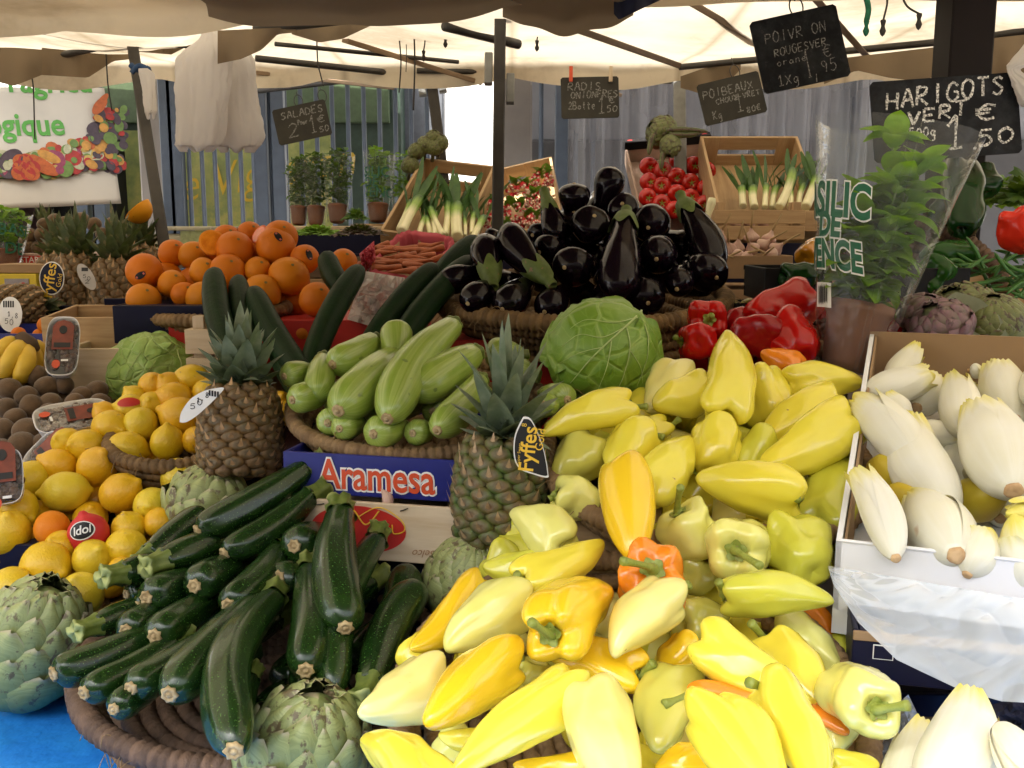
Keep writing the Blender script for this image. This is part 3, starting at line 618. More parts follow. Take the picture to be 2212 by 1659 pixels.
# hanging flaps between near and far cloth
def flap(pts, d, m, label, name='awning_flap', n=24):
    """a hanging strip: top edge from pts[0] to pts[1] (photo px), lower outline as px list"""
    (x0, y0), (x1, y1), low = pts
    def fn(u, w):
        tx, ty = x0+(x1-x0)*u, y0+(y1-y0)*u; ly = np.interp(tx, [q[0] for q in low], [q[1] for q in low])
        p = P(tx, ty+(ly-ty)*w, d+.02*math.sin(u*11)*w); return tuple(p)
    build(name, grid(fn, n, 8), m, label=label, cat='awning flap')
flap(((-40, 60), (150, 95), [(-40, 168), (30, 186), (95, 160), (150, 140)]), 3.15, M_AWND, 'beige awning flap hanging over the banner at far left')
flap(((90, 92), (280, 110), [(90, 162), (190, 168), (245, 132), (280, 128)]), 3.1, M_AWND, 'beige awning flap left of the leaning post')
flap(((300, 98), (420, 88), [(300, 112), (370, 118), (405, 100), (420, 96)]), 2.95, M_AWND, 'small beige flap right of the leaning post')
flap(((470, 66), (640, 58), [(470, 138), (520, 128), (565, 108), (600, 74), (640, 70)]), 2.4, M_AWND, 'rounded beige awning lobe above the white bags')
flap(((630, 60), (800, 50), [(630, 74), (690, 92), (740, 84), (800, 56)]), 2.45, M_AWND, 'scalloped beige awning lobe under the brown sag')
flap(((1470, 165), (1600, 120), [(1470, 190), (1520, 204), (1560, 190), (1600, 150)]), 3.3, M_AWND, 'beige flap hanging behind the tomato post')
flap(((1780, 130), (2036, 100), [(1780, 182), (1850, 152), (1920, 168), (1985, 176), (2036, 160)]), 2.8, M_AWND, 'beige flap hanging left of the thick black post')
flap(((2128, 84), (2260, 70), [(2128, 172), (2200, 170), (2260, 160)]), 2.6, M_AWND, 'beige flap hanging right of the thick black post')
flap(((1326, -30), (1440, -40), [(1326, 30), (1337, 43), (1380, 22), (1440, -6)]), 2.0, M_DBLUE, 'corner of a dark blue cloth hanging from the awning')
# ---------------------------------------------------------------- cords
def cord(pxs, d, label, r=.0022, m=None, knot=True, cat='cord'):
    c = [P(x, y, d) for x, y in pxs]; o = Vector(c[0]); pts = cat_rom([tuple(p-o) for p in c], 6*len(c)); g = tube(pts, r, 6)
    if knot: g.merge(lathe([(0, 0), (.15, .7), (.4, 1), (.6, .5), (1, .9), (1, 0)], .03, .0065, 8, 10), T(*(pts[-1]-np.array((0, 0, .03)))))
    build('hanging_cord', g, m or M_CORD, M=T(*o), label=label, cat=cat)
cord(((684, 62), (686, 130), (692, 160), (699, 186)), 3.0, 'dark cord hanging above the salad chalkboard', knot=False)
cord(((860, 62), (866, 130), (862, 200)), 2.9, 'first of two long cords left of the short steel post', knot=False)
cord(((893, 50), (896, 130), (893, 238)), 2.85, 'longest cord hanging left of the short steel post', .0026, knot=False)
cord(((875, 60), (878, 110), (877, 155)), 2.95, 'thin cord between two longer cords', .0014, knot=False)
cord(((913, 48), (918, 85), (915, 110)), 2.85, 'knotted cord end hanging above the short steel post')
cord(((954, 44), (956, 66), (962, 80)), 2.8, 'short knotted cord left of the central post')
cord(((1166, 45), (1162, 70), (1160, 88)), 2.8, 'short knotted cord hanging from the broad wooden beam')
cord(((66, 157), (72, 190), (75, 290), (76, 300)), 3.2, 'left one of two cords hanging in front of the banner', knot=False)
cord(((229, 112), (233, 180), (242, 240)), 3.1, 'right one of two cords hanging in front of the banner', knot=False)
cord(((1646, 150), (1646, 190), (1650, 300)), 3.6, 'pale cord hanging beside the tomato post', .0018, M_WHITE, False) if False else None
cord(((1870, -10), (1876, 20), (1872, 44)), 1.9, 'green tangled twine knot hanging at upper right', .0055, M_GTWINE, True, 'twine')
cord(((1916, -10), (1916, 10), (1908, 44)), 1.9, 'dark cord end beside the green twine', .002)
cord(((1948, -10), (1960, 14), (1986, 30)), 1.9, 'frayed cord end left of the thick black post', .002)
# ---------------------------------------------------------------- chalkboards
def board(quad, d, label, lines, m=None, lw=.0035, hook=None, dd=(0, 0, 0)):
    TL, TR, BL = P(*quad[0], d+dd[0]), P(*quad[1], d+dd[1]), P(*quad[2], d+dd[2]); M, w, h = qframe(TL, TR, BL)
    r = .006; pol = [(-w/2+r, -h/2), (w/2-r, -h/2), (w/2, -h/2+r), (w/2, h/2-r), (w/2-r, h/2), (-w/2+r, h/2), (-w/2, h/2-r), (-w/2, -h/2+r)]
    o = build('chalkboard', slab(pol, .005), m or M_SLATE, M=M, smooth=False, label=label, cat='chalkboard')
    g = G()
    for i, (s, x, y, ww, hh, *k) in enumerate(lines): chalk(g, s, -w/2+x*w, -h/2+y*h, ww*w, hh*h, lw*(k[1] if len(k) > 1 else 1), seed=i+3, rise=k[0] if k else 0, slant=.12)
    build('writing', g, M_CHALK if 'HARIGOTS' in label else M_CHALKF, o, T(0, 0, .0029), smooth=False)
    if hook is not None:
        for (hx, hy) in hook:
            p0 = M.inverted() @ P(hx, hy, d); x = p0.x
            ring = [(x+.018*math.cos(a)*.8, h/2-.004+.016+.022*math.sin(a), 0) for a in np.linspace(-1.57, 4.7, 20)]
            g2 = tube(ring, .0016, 6); g2.merge(tube([(x, h/2+.034, 0), tuple((x+p0.x)/2 if i == 0 else (p0.y+h/2+.03)/2 if i == 1 else 0 for i in range(3)), tuple(p0)], .0016, 6))
            build('wire_hook', g2, M_WIRE, o)
    return o
board(((1629, 47), (1815, 6), (1652, 204)), 2.15, 'black chalkboard tilted high at right reading POIVRON 1,95', [('POIVR ON', .13, .66, .70, .14), ('ROUGESVER', .20, .46, .60, .11, .02), ('orane', .20, .33, .34, .09, 0, .7), ('1Xg', .17, .06, .24, .14), ('1,', .52, .08, .12, .40, 0, 1.1), ('95', .68, .12, .18, .16), ('€', .74, .32, .09, .16)], lw=.0022, hook=((1717, 2),))
board(((1507, 184), (1640, 152), (1525, 273)), 3.0, 'grey chalkboard reading POIREAUX partly behind the pepper board', [('POIBEAUX', .06, .62, .80, .20), ('CHOUX-VRET', .24, .44, .70, .13), ('Kg', .14, .10, .14, .20), ('1', .52, .14, .13, .40), ('80€', .68, .08, .22, .14)], M_SLATEB, .0038, hook=((1580, 125),))
board(((1213, 168), (1338, 165), (1213, 257)), 3.35, 'dusty chalkboard reading RADIS hung from the cross pole by pegs', [('RADIS', .12, .68, .56, .20), ('ONIONFRES', .17, .48, .80, .17, .02), ('2Botte', .12, .22, .46, .17), ('1', .63, .10, .12, .40), ('50', .78, .14, .18, .16), ('€', .82, .36, .10, .16)], M_SLATEB, .0042)
board(((583, 240), (697, 215), (604, 315)), 3.4, 'chalkboard reading SALADES tilted in front of the railings', [('SALADES', .14, .68, .78, .20), ('2', .20, .14, .20, .42), ('Pour', .42, .44, .18, .14), ('1', .62, .14, .12, .46), ('€', .78, .40, .14, .18), ('50', .78, .12, .18, .16)], M_SLATEB, .0045, hook=((640, 198), (692, 190)))
board(((1883, 178), (2200, 156), (1890, 352)), 1.92, 'large dark chalkboard reading HARIGOTS 1,50 at far right', [('HARIGOTS', .10, .64, .80, .22, .08), ('VERT', .24, .44, .40, .17, .12), ('1', .48, .10, .13, .40, 0, 1.2), (',', .66, .10, .05, .1), ('50', .70, .12, .24, .20, .06), ('€', .70, .44, .13, .20), ('500g', .24, .28, .18, .12, 0, .6)], M_SLATE, .0056)
for px, m, lab in ((1232, M_ORINK, 'orange plastic peg on the left of the radish chalkboard'), (1318, M_WOODP, 'wooden peg on the right of the radish chalkboard')):
    q = P(px, 168, 3.33); g = box(0, 0, .012, .008, .012, .05, .001); g.merge(box(.005, 0, .012, .006, .010, .05, .001)); build('clothes_peg', g, m, M=T(*q), smooth=False, label=lab, cat='peg')
# ---------------------------------------------------------------- banner
TL, TR, BL = P(-330, 190, 3.7), P(262, 190, 4.15), P(-330, 470, 3.7)
M, bw, bh = qframe(TL, TR, BL)
def bz(x): return .012*math.sin(x*7)+.008*math.sin(x*19)
ban = build('banner', solid(grid(lambda u, w: ((u-.5)*bw, (w-.5)*bh, bz((u-.5)*bw)), 60, 20), .002), plain('white_vinyl', (.62, .56, .45), .55, var=.12, vs=5), M=M, label='white vinyl banner printed with heaped vegetables and green words', cat='banner')
def on_banner(g): g.v = [(x, y, bz(x)+z) for x, y, z in g.v]; return g
inv = M.inverted()
def bpt(px, py):
    ro = CAM; rd = P(px, py, 1)-CAM; a = inv @ ro; b = inv.to_3x3() @ rd; t = -a.z/b.z; q = a+b*t; return q.x, q.y
g = G(); x, y = bpt(66, 267); place_text(g, 'biologique', .125, bpt(137, 262)[0], y-.01, .003, offset=.003, sx=.86, align='RIGHT')
build('lettering', on_banner(g), M_LGREEN, ban, smooth=False); g = G(); x, y = bpt(110, 196); place_text(g, "l'agricu", .125, x, y+.03, .003, offset=.003, sx=.9)
build('lettering', on_banner(g), M_LGREEN, ban, smooth=False)
rng = random.Random(5); pal = [(.45, .03, .02), (.55, .12, .02), (.60, .42, .10), (.16, .26, .05), (.08, .05, .06), (.52, .50, .30), (.32, .05, .10), (.62, .30, .05)]
mats = [plain('print_ink', c, .55, var=.35, vs=60) for c in pal]; g = G(); k = 0
for i in range(430):
    px = rng.uniform(-20, 268); t = (px+20)/290; top = 345-95*max(0, t-.25) - (60 if px > 205 else 0)*rng.random(); py = rng.uniform(top, 378-10*t)
    x, y = bpt(px, py); s = rng.uniform(.009, .022)*(1.5 if rng.random() < .2 else 1); k += 1
    g.merge(slab(ellipse(s*rng.uniform(.8, 1.5), s, 14, 0, 0, rng.uniform(0, 3)), .0006), T(x, y, .0025+k*.00004), rng.choice((0, 0, 1, 2, 2, 3, 3, 4, 5, 5, 6, 7) if px < 205 else (3, 4, 0, 4, 7)))
for (px0, py0, px1, py1, w, mi) in ((60, 350, 118, 368, .02, 1), (66, 340, 120, 372, .018, 1), (80, 330, 130, 352, .02, 7), (70, 360, 125, 380, .016, 1), (2, 368, 44, 330, .035, 4), (210, 232, 232, 205, .012, 1), (200, 250, 228, 214, .02, 1)):
    x0, y0 = bpt(px0, py0); x1, y1 = bpt(px1, py1); k += 1
    g.merge(slab(ellipse(math.hypot(x1-x0, y1-y0)/2, w, 20, (x0+x1)/2, (y0+y1)/2, math.atan2(y1-y0, x1-x0)), .0006), T(0, 0, .0025+k*.00004), mi)
for j in range(9):
    px, py = (48, 372)
    x, y = bpt(42+(j % 3)*15+rng.uniform(-3, 3), 352+(j//3)*13); k += 1; g.merge(slab(ellipse(.028, .028, 16), .0006), T(x, y, .0025+k*.00004), 0 if j % 2 else 1)
build('vegetable_print', on_banner(g), mats, ban, smooth=False)
# ---------------------------------------------------------------- hanging bags
def bag(path, d, label, seed, wr=18, flat=.42):
    """path: (px centre, py, half width px) from the knot down"""
    rng = random.Random(seed); c = cat_rom([(q[0], q[1], q[2]*.90) for q in path], 40); o = P(path[0][0], path[0][1], d); v = []; f = []; n = 96; ph = [rng.uniform(0, 6) for _ in range(6)]
    for i, (x, y, hw) in enumerate(c):
        ctr = P(x, y, d)-o; r = hw/FPX*d; t = i/39
        for k in range(n):
            a = 2*math.pi*k/n; q = 1+.02*math.sin(wr*a+ph[0]+5*t)+.06*math.sin(5*a+ph[1]-3*t)+.08*math.sin(3*a+ph[2]+2*t)+.22*abs(mnoise.noise((math.cos(a)*2.5, math.sin(a)*2.5, t*4+seed)))+.12*abs(mnoise.noise((math.cos(a)*5, math.sin(a)*5, t*9+seed)))
            v.append((ctr.x+math.cos(a)*r*q, ctr.y+math.sin(a)*r*q*flat, ctr.z+.012*math.sin(4*a+ph[3])*(t > .93)))
    for i in range(39):
        for k in range(n): a, b = i*n+k, i*n+(k+1) % n; f.append((a, b, b+n, a+n))
    return build('plastic_bag', G().add(v, f), M_BAG, M=T(*o), label=label, cat='bag')
bag([(448, 66, 12), (452, 85, 22), (446, 115, 50), (440, 150, 58), (436, 230, 55), (430, 300, 50), (426, 316, 46), (424, 318, 20)], 2.45, 'white plastic carrier bag hanging at left, its folds straight', 3)
bag([(470, 66, 12), (482, 90, 34), (496, 130, 50), (503, 200, 52), (510, 270, 56), (514, 302, 52), (512, 318, 44), (510, 319, 20)], 2.52, 'white plastic carrier bag hanging behind its twin, its hem wider', 8)
bag([(310, 148, 10), (318, 160, 16), (322, 190, 15), (324, 225, 14), (326, 246, 12), (326, 248, 5)], 2.68, 'scrap of white plastic tied to the leaning post', 12, 9)
g = tube(cat_rom([tuple(P(x, y, 2.70)-P(300, 140, 2.7)) for x, y in ((282, 140), (296, 150), (318, 148), (322, 156))], 16), .008, 8); g.merge(tube(cat_rom([tuple(P(x, y, 2.69)-P(300, 140, 2.7)) for x, y in ((284, 158), (300, 142), (320, 150))], 16), .007, 8))
build('blue_rag', g, plain('blue_rag_cloth', (.03, .07, .16), .9, var=.5, vs=60), M=T(*P(300, 140, 2.7)), label='blue rag knotted round the leaning post', cat='rag')
bag([(2250, 60, 14), (2235, 100, 24), (2222, 135, 38), (2190, 152, 14), (2235, 190, 44), (2250, 230, 40), (2250, 235, 20)], 1.9, 'clear white plastic bag at the upper right edge beside the chalkboard', 21, 12)

# added unseen roof: keeps the sun off the railings and the curtain
build('added_shade_roof', solid(grid(lambda u, w: (-5+10*u, 3.42+2.85*w, 2.72+.02*math.sin(u*40)), 40, 8), .01), cloth('grey_canopy_cloth', (.7, .7, .72), .3), label='added unseen canopy shading the railings and curtain beyond the awning', cat='canopy')

# the other side of the market street, behind the camera: it closes the horizon in the reflections
wallbox('street_building', -22, 22, -15, 0, 9, plain('grey_street_facade', (.30, .27, .24), .9, vs=1), 'shaded grey building across the market street', 'building', 1)
ops = empty('opposite_stall', T(0, -4.6, 0), 'stall facing this one across the market lane', 'stall')
build('canopy', box(0, 0, 2.35, 12, 1.8, .04, .01), M_TARP, ops, smooth=False); build('counter', box(0, 0, .55, 11, 1.4, 1.0, .02), M_TABLE, ops, smooth=False); build('back_sheet', box(0, -.7, 1.7, 11.6, .03, 1.3, .005), M_TARP, ops, smooth=False)
for i in range(5): build('post', box(-5.5+2.75*i, .75, 1.17, .05, .05, 2.3, .003), M_POLE, ops, smooth=False)

for sx, lab in ((-3.25, 'left'), (3.15, 'right')):  # added unseen sheets that cut the light from both sides
    build('added_shade_sheet', grid(lambda u, w: (sx+.02*math.sin(u*22), .9+3.0*u, .05+2.02*w), 40, 6), M_TARP, label='grey brown tarpaulin added out of view to block light at the %s end' % lab, cat='tarpaulin')
# ---------------------------------------------------------------- produce builders
PEP = [(.075, 0), (.06, .2), (.012, .42), (0, .62), (.04, .86), (.14, .99), (.30, 1.0), (.50, .93), (.68, .77), (.81, .59), (.90, .43), (.96, .28), (.992, .12), (1, 0)]
BELL = [(.10, 0), (.07, .2), (.01, .45), (0, .62), (.06, .88), (.2, 1), (.5, 1), (.75, .92), (.92, .7), (.985, .45), (.975, .2), (.94, 0)]
ZUC = [(0, 0), (.002, .26), (.02, .52), (.06, .78), (.14, .95), (.28, 1), (.55, .97), (.78, .86), (.92, .72), (1, .66), (1, 0)]
PALE = [(0, 0), (.002, .2), (.03, .5), (.09, .78), (.2, .97), (.36, 1), (.56, .96), (.75, .86), (.9, .70), (1, .56), (1, 0)]
CUC = [(0, 0), (.005, .3), (.03, .62), (.1, .88), (.25, 1), (.6, 1), (.85, .9), (.95, .66), (.99, .35), (1, 0)]
EGG = [(0, 0), (.004, .16), (.03, .42), (.10, .76), (.22, .96), (.34, 1), (.5, .93), (.7, .73), (.88, .56), (1, .46), (1, 0)]
ORA = [(.03, 0), (.015, .12), (.03, .3), (.12, .62), (.28, .9), (.5, 1), (.72, .9), (.88, .64), (.97, .32), (.99, .12), (.985, 0)]
LEM = [(0, 0), (.0, .08), (.03, .15), (.06, .26), (.12, .54), (.25, .86), (.45, 1), (.6, .97), (.77, .76), (.87, .48), (.925, .27), (.965, .19), (1, .12), (1, 0)]
KIW = [(0, 0), (.0, .16), (.05, .46), (.16, .76), (.35, .97), (.55, 1), (.75, .85), (.9, .56), (.98, .25), (1, 0)]
TOM = [(.14, 0), (.10, .14), (.03, .34), (0, .5), (.06, .76), (.25, .97), (.5, 1), (.75, .86), (.92, .52), (1, .16), (1, 0)]
CAR = [(0, 0), (0, .5), (.02, .85), (.08, 1), (.4, .8), (.8, .42), (.96, .15), (1, 0)]
GAR = [(0, 0), (0, .3), (.06, .7), (.2, .98), (.35, 1), (.55, .72), (.75, .34), (.9, .2), (1, .16), (1, 0)]
END = [(0, 0), (0, .22), (.015, .34), (.08, .62), (.22, .90), (.40, 1), (.60, .90), (.78, .66), (.92, .37), (1, .06), (1, 0)]
def ends(it, plane):
    x0, y0, x1, y1, w, d0, d1 = it; a, b = plane(x0, y0)-d0, plane(x1, y1)-d1
    p0, p1 = P(x0, y0, a), P(x1, y1, b); return p0, p1, w/2/FPX*(a+b)/2
nseed = [0]
def sd(): nseed[0] += 1; return nseed[0]
def stalk(parent, M, L, R, target=None, r=.0042, ln=.032, mat=None, cal=.33, seed=0, z0=.05):
    rng = random.Random(seed); g = G(); a = rng.uniform(0, 6.28)
    if target is not None: q = M.inverted() @ target; tip = Vector(q)
    else: tip = Vector((math.cos(a)*ln*.45, math.sin(a)*ln*.45, -ln))
    base = Vector((0, 0, z0*L)); m1 = base.lerp(tip, .45)+Vector((0, 0, -tip.length*.10)); 
    c = cat_rom([tuple(base), (0, 0, z0*L-.006), tuple(m1), tuple(tip)], 12)
    g.merge(tube(c, [r*1.9, r*1.5, r*1.15, r, r*.9, r*.85, r*.85, r*.85, r*.9, r*1.0, r*1.12, r*1.15], 8))
    n = 30; cv = [(0, 0, z0*L-.004)]; f = []          # calyx: a star-edged cap lying in the dimple
    for j, (rr, zz) in enumerate(((.45, z0*L-.003), (.8, z0*L*.55-.0025), (1, z0*L*.25-.0015))):
        for k in range(n):
            t = 2*math.pi*k/n; q = cal*R*rr*(1+(.16 if j == 2 else .05)*math.cos(5*t+a)+.05*rng.uniform(-1, 1)*(j == 2)); cv.append((q*math.cos(t), q*math.sin(t), zz+.0008*math.sin(5*t)))
    for k in range(n):
        k2 = (k+1) % n; f.append((0, 1+k, 1+k2))
        for j in range(2): f.append((1+j*n+k, 1+(j+1)*n+k, 1+(j+1)*n+k2, 1+j*n+k2))
    g.add(cv, f); build('stalk', g, mat or M_STEM, parent)
def pepper(it, plane, col, label, group, st=None, kind='pep', lobes=3, hook=0, bend=0, name='yellow_pepper', cat='pepper', mat=None, amp=None, dents=.27, phase=None, stem=True, flat=1):
    p0, p1, R = ends(it, plane); s = sd(); rng = random.Random(s); M = frame(p0, p1, rng.uniform(0, 6) if phase is None else phase); L = (p1-p0).length
    if phase is None:                       # keep bends in the picture plane
        roll = 0; M = frame(p0, p1, 0)
    g = lathe(PEP if kind == 'pep' else BELL, L, R, 36, 36, lobes, (.125 if kind == 'pep' else .10) if amp is None else amp, 1.15 if kind == 'pep' else .45, bend or rng.uniform(-.05, .05), 0, flat, dents, s, rng.uniform(0, 6.28), hook or rng.uniform(-.09, .09), 1.2, .6 if kind == 'pep' else .6, .048 if kind == 'pep' else .05)
    o = build(name, g, mat or M_PEP, M=M, col=col, label=label, cat=cat, group=group)
    if stem: stalk(o, M, L, R, P(st[0], st[1], plane(it[0], it[1])-it[5]-(st[2] if len(st) > 2 else .012)) if st else None, seed=s, ln=min(.032, L*.35))
    return o
def courgette(it, plane, label, group, bend=0, bendx=0, scar=True):
    """p0 = blossom end, p1 = cut stalk end"""
    p0, p1, R = ends(it, plane); R *= .95; s = sd(); rng = random.Random(s); M = frame(p0, p1, 0); L = (p1-p0).length
    g = lathe(ZUC, L, R, 32, 34, 6, .028, .1, bend, bendx, 1, .05, s, rng.uniform(0, 6), power=1.2)
    o = build('courgette', g, M_ZUC, M=M, label=label, cat='courgette', group=group)
    n = 24; sg = G(); v = []; f = []               # square-ish ribbed stalk with a flared cut
    for j, (z, q) in enumerate(((L-.004, .74), (L+.004, .60), (L+.014, .54), (L+.022, .60), (L+.027, .70), (L+.027, .5), (L+.0265, .0))):
        for k in range(n):
            a = 2*math.pi*k/n; rr = R*q*(1+.13*math.cos(5*a+s)+(.10*math.cos(10*a+s) if j in (3, 4) else 0)); v.append((rr*math.cos(a), rr*math.sin(a), z+.002*math.sin(3*a+s)*(j > 2)))
    for j in range(6):
        for k in range(n): a, b = j*n+k, j*n+(k+1) % n; f.append((a, b, b+n, a+n))
    pt = [(0, 0, min(1, max(0, (p[2]-L)/.027))) for p in v]
    sg.add(v, f, 0, pt); build('stalk', sg, M_ZSTEM, o)
    if scar:
        rr = min(.0085, R*.36)
        build('blossom_scar', lathe([(0, 0), (0, .3), (.35, .45), (0, .62), (.1, .95), (.6, 1.05), (1, .8), (1, 0)], .006, rr, 14, 12, 7, .12, 0, seed=s), M_ZSCAR, o, T(0, 0, -.003))
    return o
def pale(it, plane, label, bend=0, scar=True):
    p0, p1, R = ends(it, plane); s = sd(); M = frame(p0, p1, 0); L = (p1-p0).length; rng = random.Random(s)
    o = build('pale_courgette', lathe(PALE, L, R, 32, 30, 8, .016, .1, bend, 0, 1, .06, s, rng.uniform(0, 6)), M_PALE, M=M, label=label, cat='courgette', group='pale courgettes in the straw basket')
    if scar: build('blossom_scar', lathe([(0, 0), (0, .4), (.3, .3), (.1, .8), (.5, 1.05), (1, .9), (1, 0)], .005, min(.009, R*.27), 14, 10, 6, .1, 0, seed=s), M_ZSCAR, o, T(0, 0, -.0025))
    build('stalk', lathe([(0, .95), (.4, .8), (.8, .86), (1, .9), (1, 0)], .016, R*.52, 20, 8, 5, .10, 0, seed=s), M_ZSTEM, o, T(0, 0, L-.003))
    return o
def aubergine(it, plane, label, calyx=True, bend=0):
    """p0 = blossom end, p1 = stalk end"""
    p0, p1, R = ends(it, plane); s = sd(); M = frame(p0, p1, 0); L = (p1-p0).length; rng = random.Random(s)
    o = build('aubergine', lathe(EGG, L, R, 36, 32, 0, 0, 1, bend, 0, 1, .05, s), M_EGG, M=M, label=label, cat='aubergine', group='aubergines heaped in the wide basket')
    build('blossom_scar', lathe([(0, 0), (0, .5), (.5, 1), (1, .8), (1, 0)], .0022, .0042, 12, 8), M_ZSCAR, o, T(0, 0, -.0012))
    if calyx:
        n = 40; v = []; f = []; pt = []
        rows = ((.0, .40, 1.05), (.018, .62, 1), (.0, .56, 1), (-.010, .54, 1), (-.024, .58, 1), (-.05, .66, 0))
        for j in range(6):
            for k in range(n):
                a = 2*math.pi*k/n; w = abs(math.cos(2.5*a+s))
                if j == 0: rr, z = .011*.75, L+.030
                elif j == 1: rr, z = .011, L+.026
                elif j == 2: rr, z = .010, L+.012
                elif j == 3: rr, z = R*.50, L+.001
                elif j == 4: rr, z = R*.60+.002, L-.016-.006*w
                else: rr, z = R*(.60+.08*w)+.0025+.001*w, L-.022-.026*w**1.5
                by = bend*L*math.sin(math.pi*min(1, z/L)) if z < L else 0
                v.append((rr*math.cos(a), rr*math.sin(a)+by, z)); pt.append((0, 0, 0))
        for j in range(5):
            for k in range(n): a, b = j*n+k, j*n+(k+1) % n; f.append((a, b, b+n, a+n))
        f.append(tuple(range(n))); build('calyx', G().add(v, f, 0, pt), M_CALYX, o)
    return o
def roundfruit(name, x, y, w, plane, mat, col, label, cat, group, curve=ORA, ax=(0, .7, .7), asp=.94, dd=0, seg=30, n=24, dents=.05, hook=0, bend=0):
    d = plane(x, y)-dd; R = w/2/FPX*d; L = 2*R*asp; a = cdir(*ax).normalized(); c = P(x, y, d); p0, p1 = c-a*L/2, c+a*L/2; s = sd()
    M = frame(p0, p1, 0)
    return build(name, lathe(curve, L, R, seg, n, 0, 0, 1, bend, 0, 1, dents, s, 0, hook), mat, M=M, col=col, label=label, cat=cat, group=group), M, R, L
def surface_disc(parent, M, R, L, px, py, a, b, mats, rot=0, name='sticker', letters=None):
    """a sticker wrapped on a round fruit where the photo pixel meets it"""
    inv = M.inverted(); o = inv @ CAM; dr = (inv.to_3x3() @ (P(px, py, 1)-CAM)).normalized(); c = Vector((0, 0, L/2)); oc = o-c
    k = L/2/R; o2 = Vector((oc.x, oc.y, oc.z/k)); d2 = Vector((dr.x, dr.y, dr.z/k)); A = d2.dot(d2); B = 2*o2.dot(d2); C = o2.dot(o2)-R*R; D = max(B*B-4*A*C, 0); t = (-B-math.sqrt(D))/(2*A)
    hit = o+dr*t; nn = Vector((hit.x, hit.y, (hit.z-L/2)/k/k)).normalized()
    up = inv.to_3x3() @ UP; x = up.cross(nn).normalized(); y = nn.cross(x); g = G()
    for s_, m, lift in ((1, 0, .0006), (.86, 1, .0010)) if len(mats) > 1 else ((1, 0, .0006),):
        v = []; f = []
        rings = 4
        for j in range(rings+1):
            for i in range(24):
                ang = 2*math.pi*i/24; u, w = a*s_*math.cos(ang)*j/rings, b*s_*math.sin(ang)*j/rings; u, w = u*math.cos(rot)-w*math.sin(rot), u*math.sin(rot)+w*math.cos(rot)
                p = hit+x*u+y*w; q = p-c; q2 = Vector((q.x, q.y, q.z/k)); q2 = q2.normalized()*(R*1.01+lift); v.append(c+Vector((q2.x, q2.y, q2.z*k)))
        for j in range(rings):
            for i in range(24): A_, B_ = j*24+i, j*24+(i+1) % 24; f.append((A_, B_, B_+24, A_+24))
        g.add(v, f, m)
    if letters:                              # a pale band across
        v = []
        for u, w in ((-.8*a, -.3*b), (.8*a, -.3*b), (.8*a, .3*b), (-.8*a, .3*b)):
            u, w = u*math.cos(rot)-w*math.sin(rot), u*math.sin(rot)+w*math.cos(rot)
            p = hit+x*u+y*w; q = p-c; q2 = Vector((q.x, q.y, q.z/k)).normalized()*(R*1.01+.0018); v.append(c+Vector((q2.x, q2.y, q2.z*k)))
        g.add(v, [(0, 1, 2, 3)], 2)
    return build(name, g, mats, parent)
def blade(g, base, out, up, ln, w, curl, n=7, fold=.35, mi=0, tipw=0, wav=0, seed=0):
    """one leaf: starts at base going along up, curling towards out; V-folded"""
    side = up.cross(out).normalized(); v = []; f = []; pt = []; p = Vector(base); rng = random.Random(seed)
    for i in range(n+1):
        t = i/n; a = curl*t; d = up*math.cos(a)+out*math.sin(a); nrm = out*math.cos(a)-up*math.sin(a)
        ww = w*(1-t)**.75*(1-.25*(1-t)) if not tipw else w*math.sin(math.pi*min(.97, .06+.94*t))**tipw
        wv = wav*w*math.sin(t*17+seed)
        v += [p-side*ww+nrm*ww*fold+nrm*wv, Vector(p), p+side*ww+nrm*ww*fold-nrm*wv]; pt += [(0, 0, t), (.5, 0, t), (1, 0, t)]
        p = p+d*ln/n
    for i in range(n):
        a = i*3; f += [(a, a+1, a+4, a+3), (a+1, a+2, a+5, a+4)]
    g.add(v, f, mi, pt)
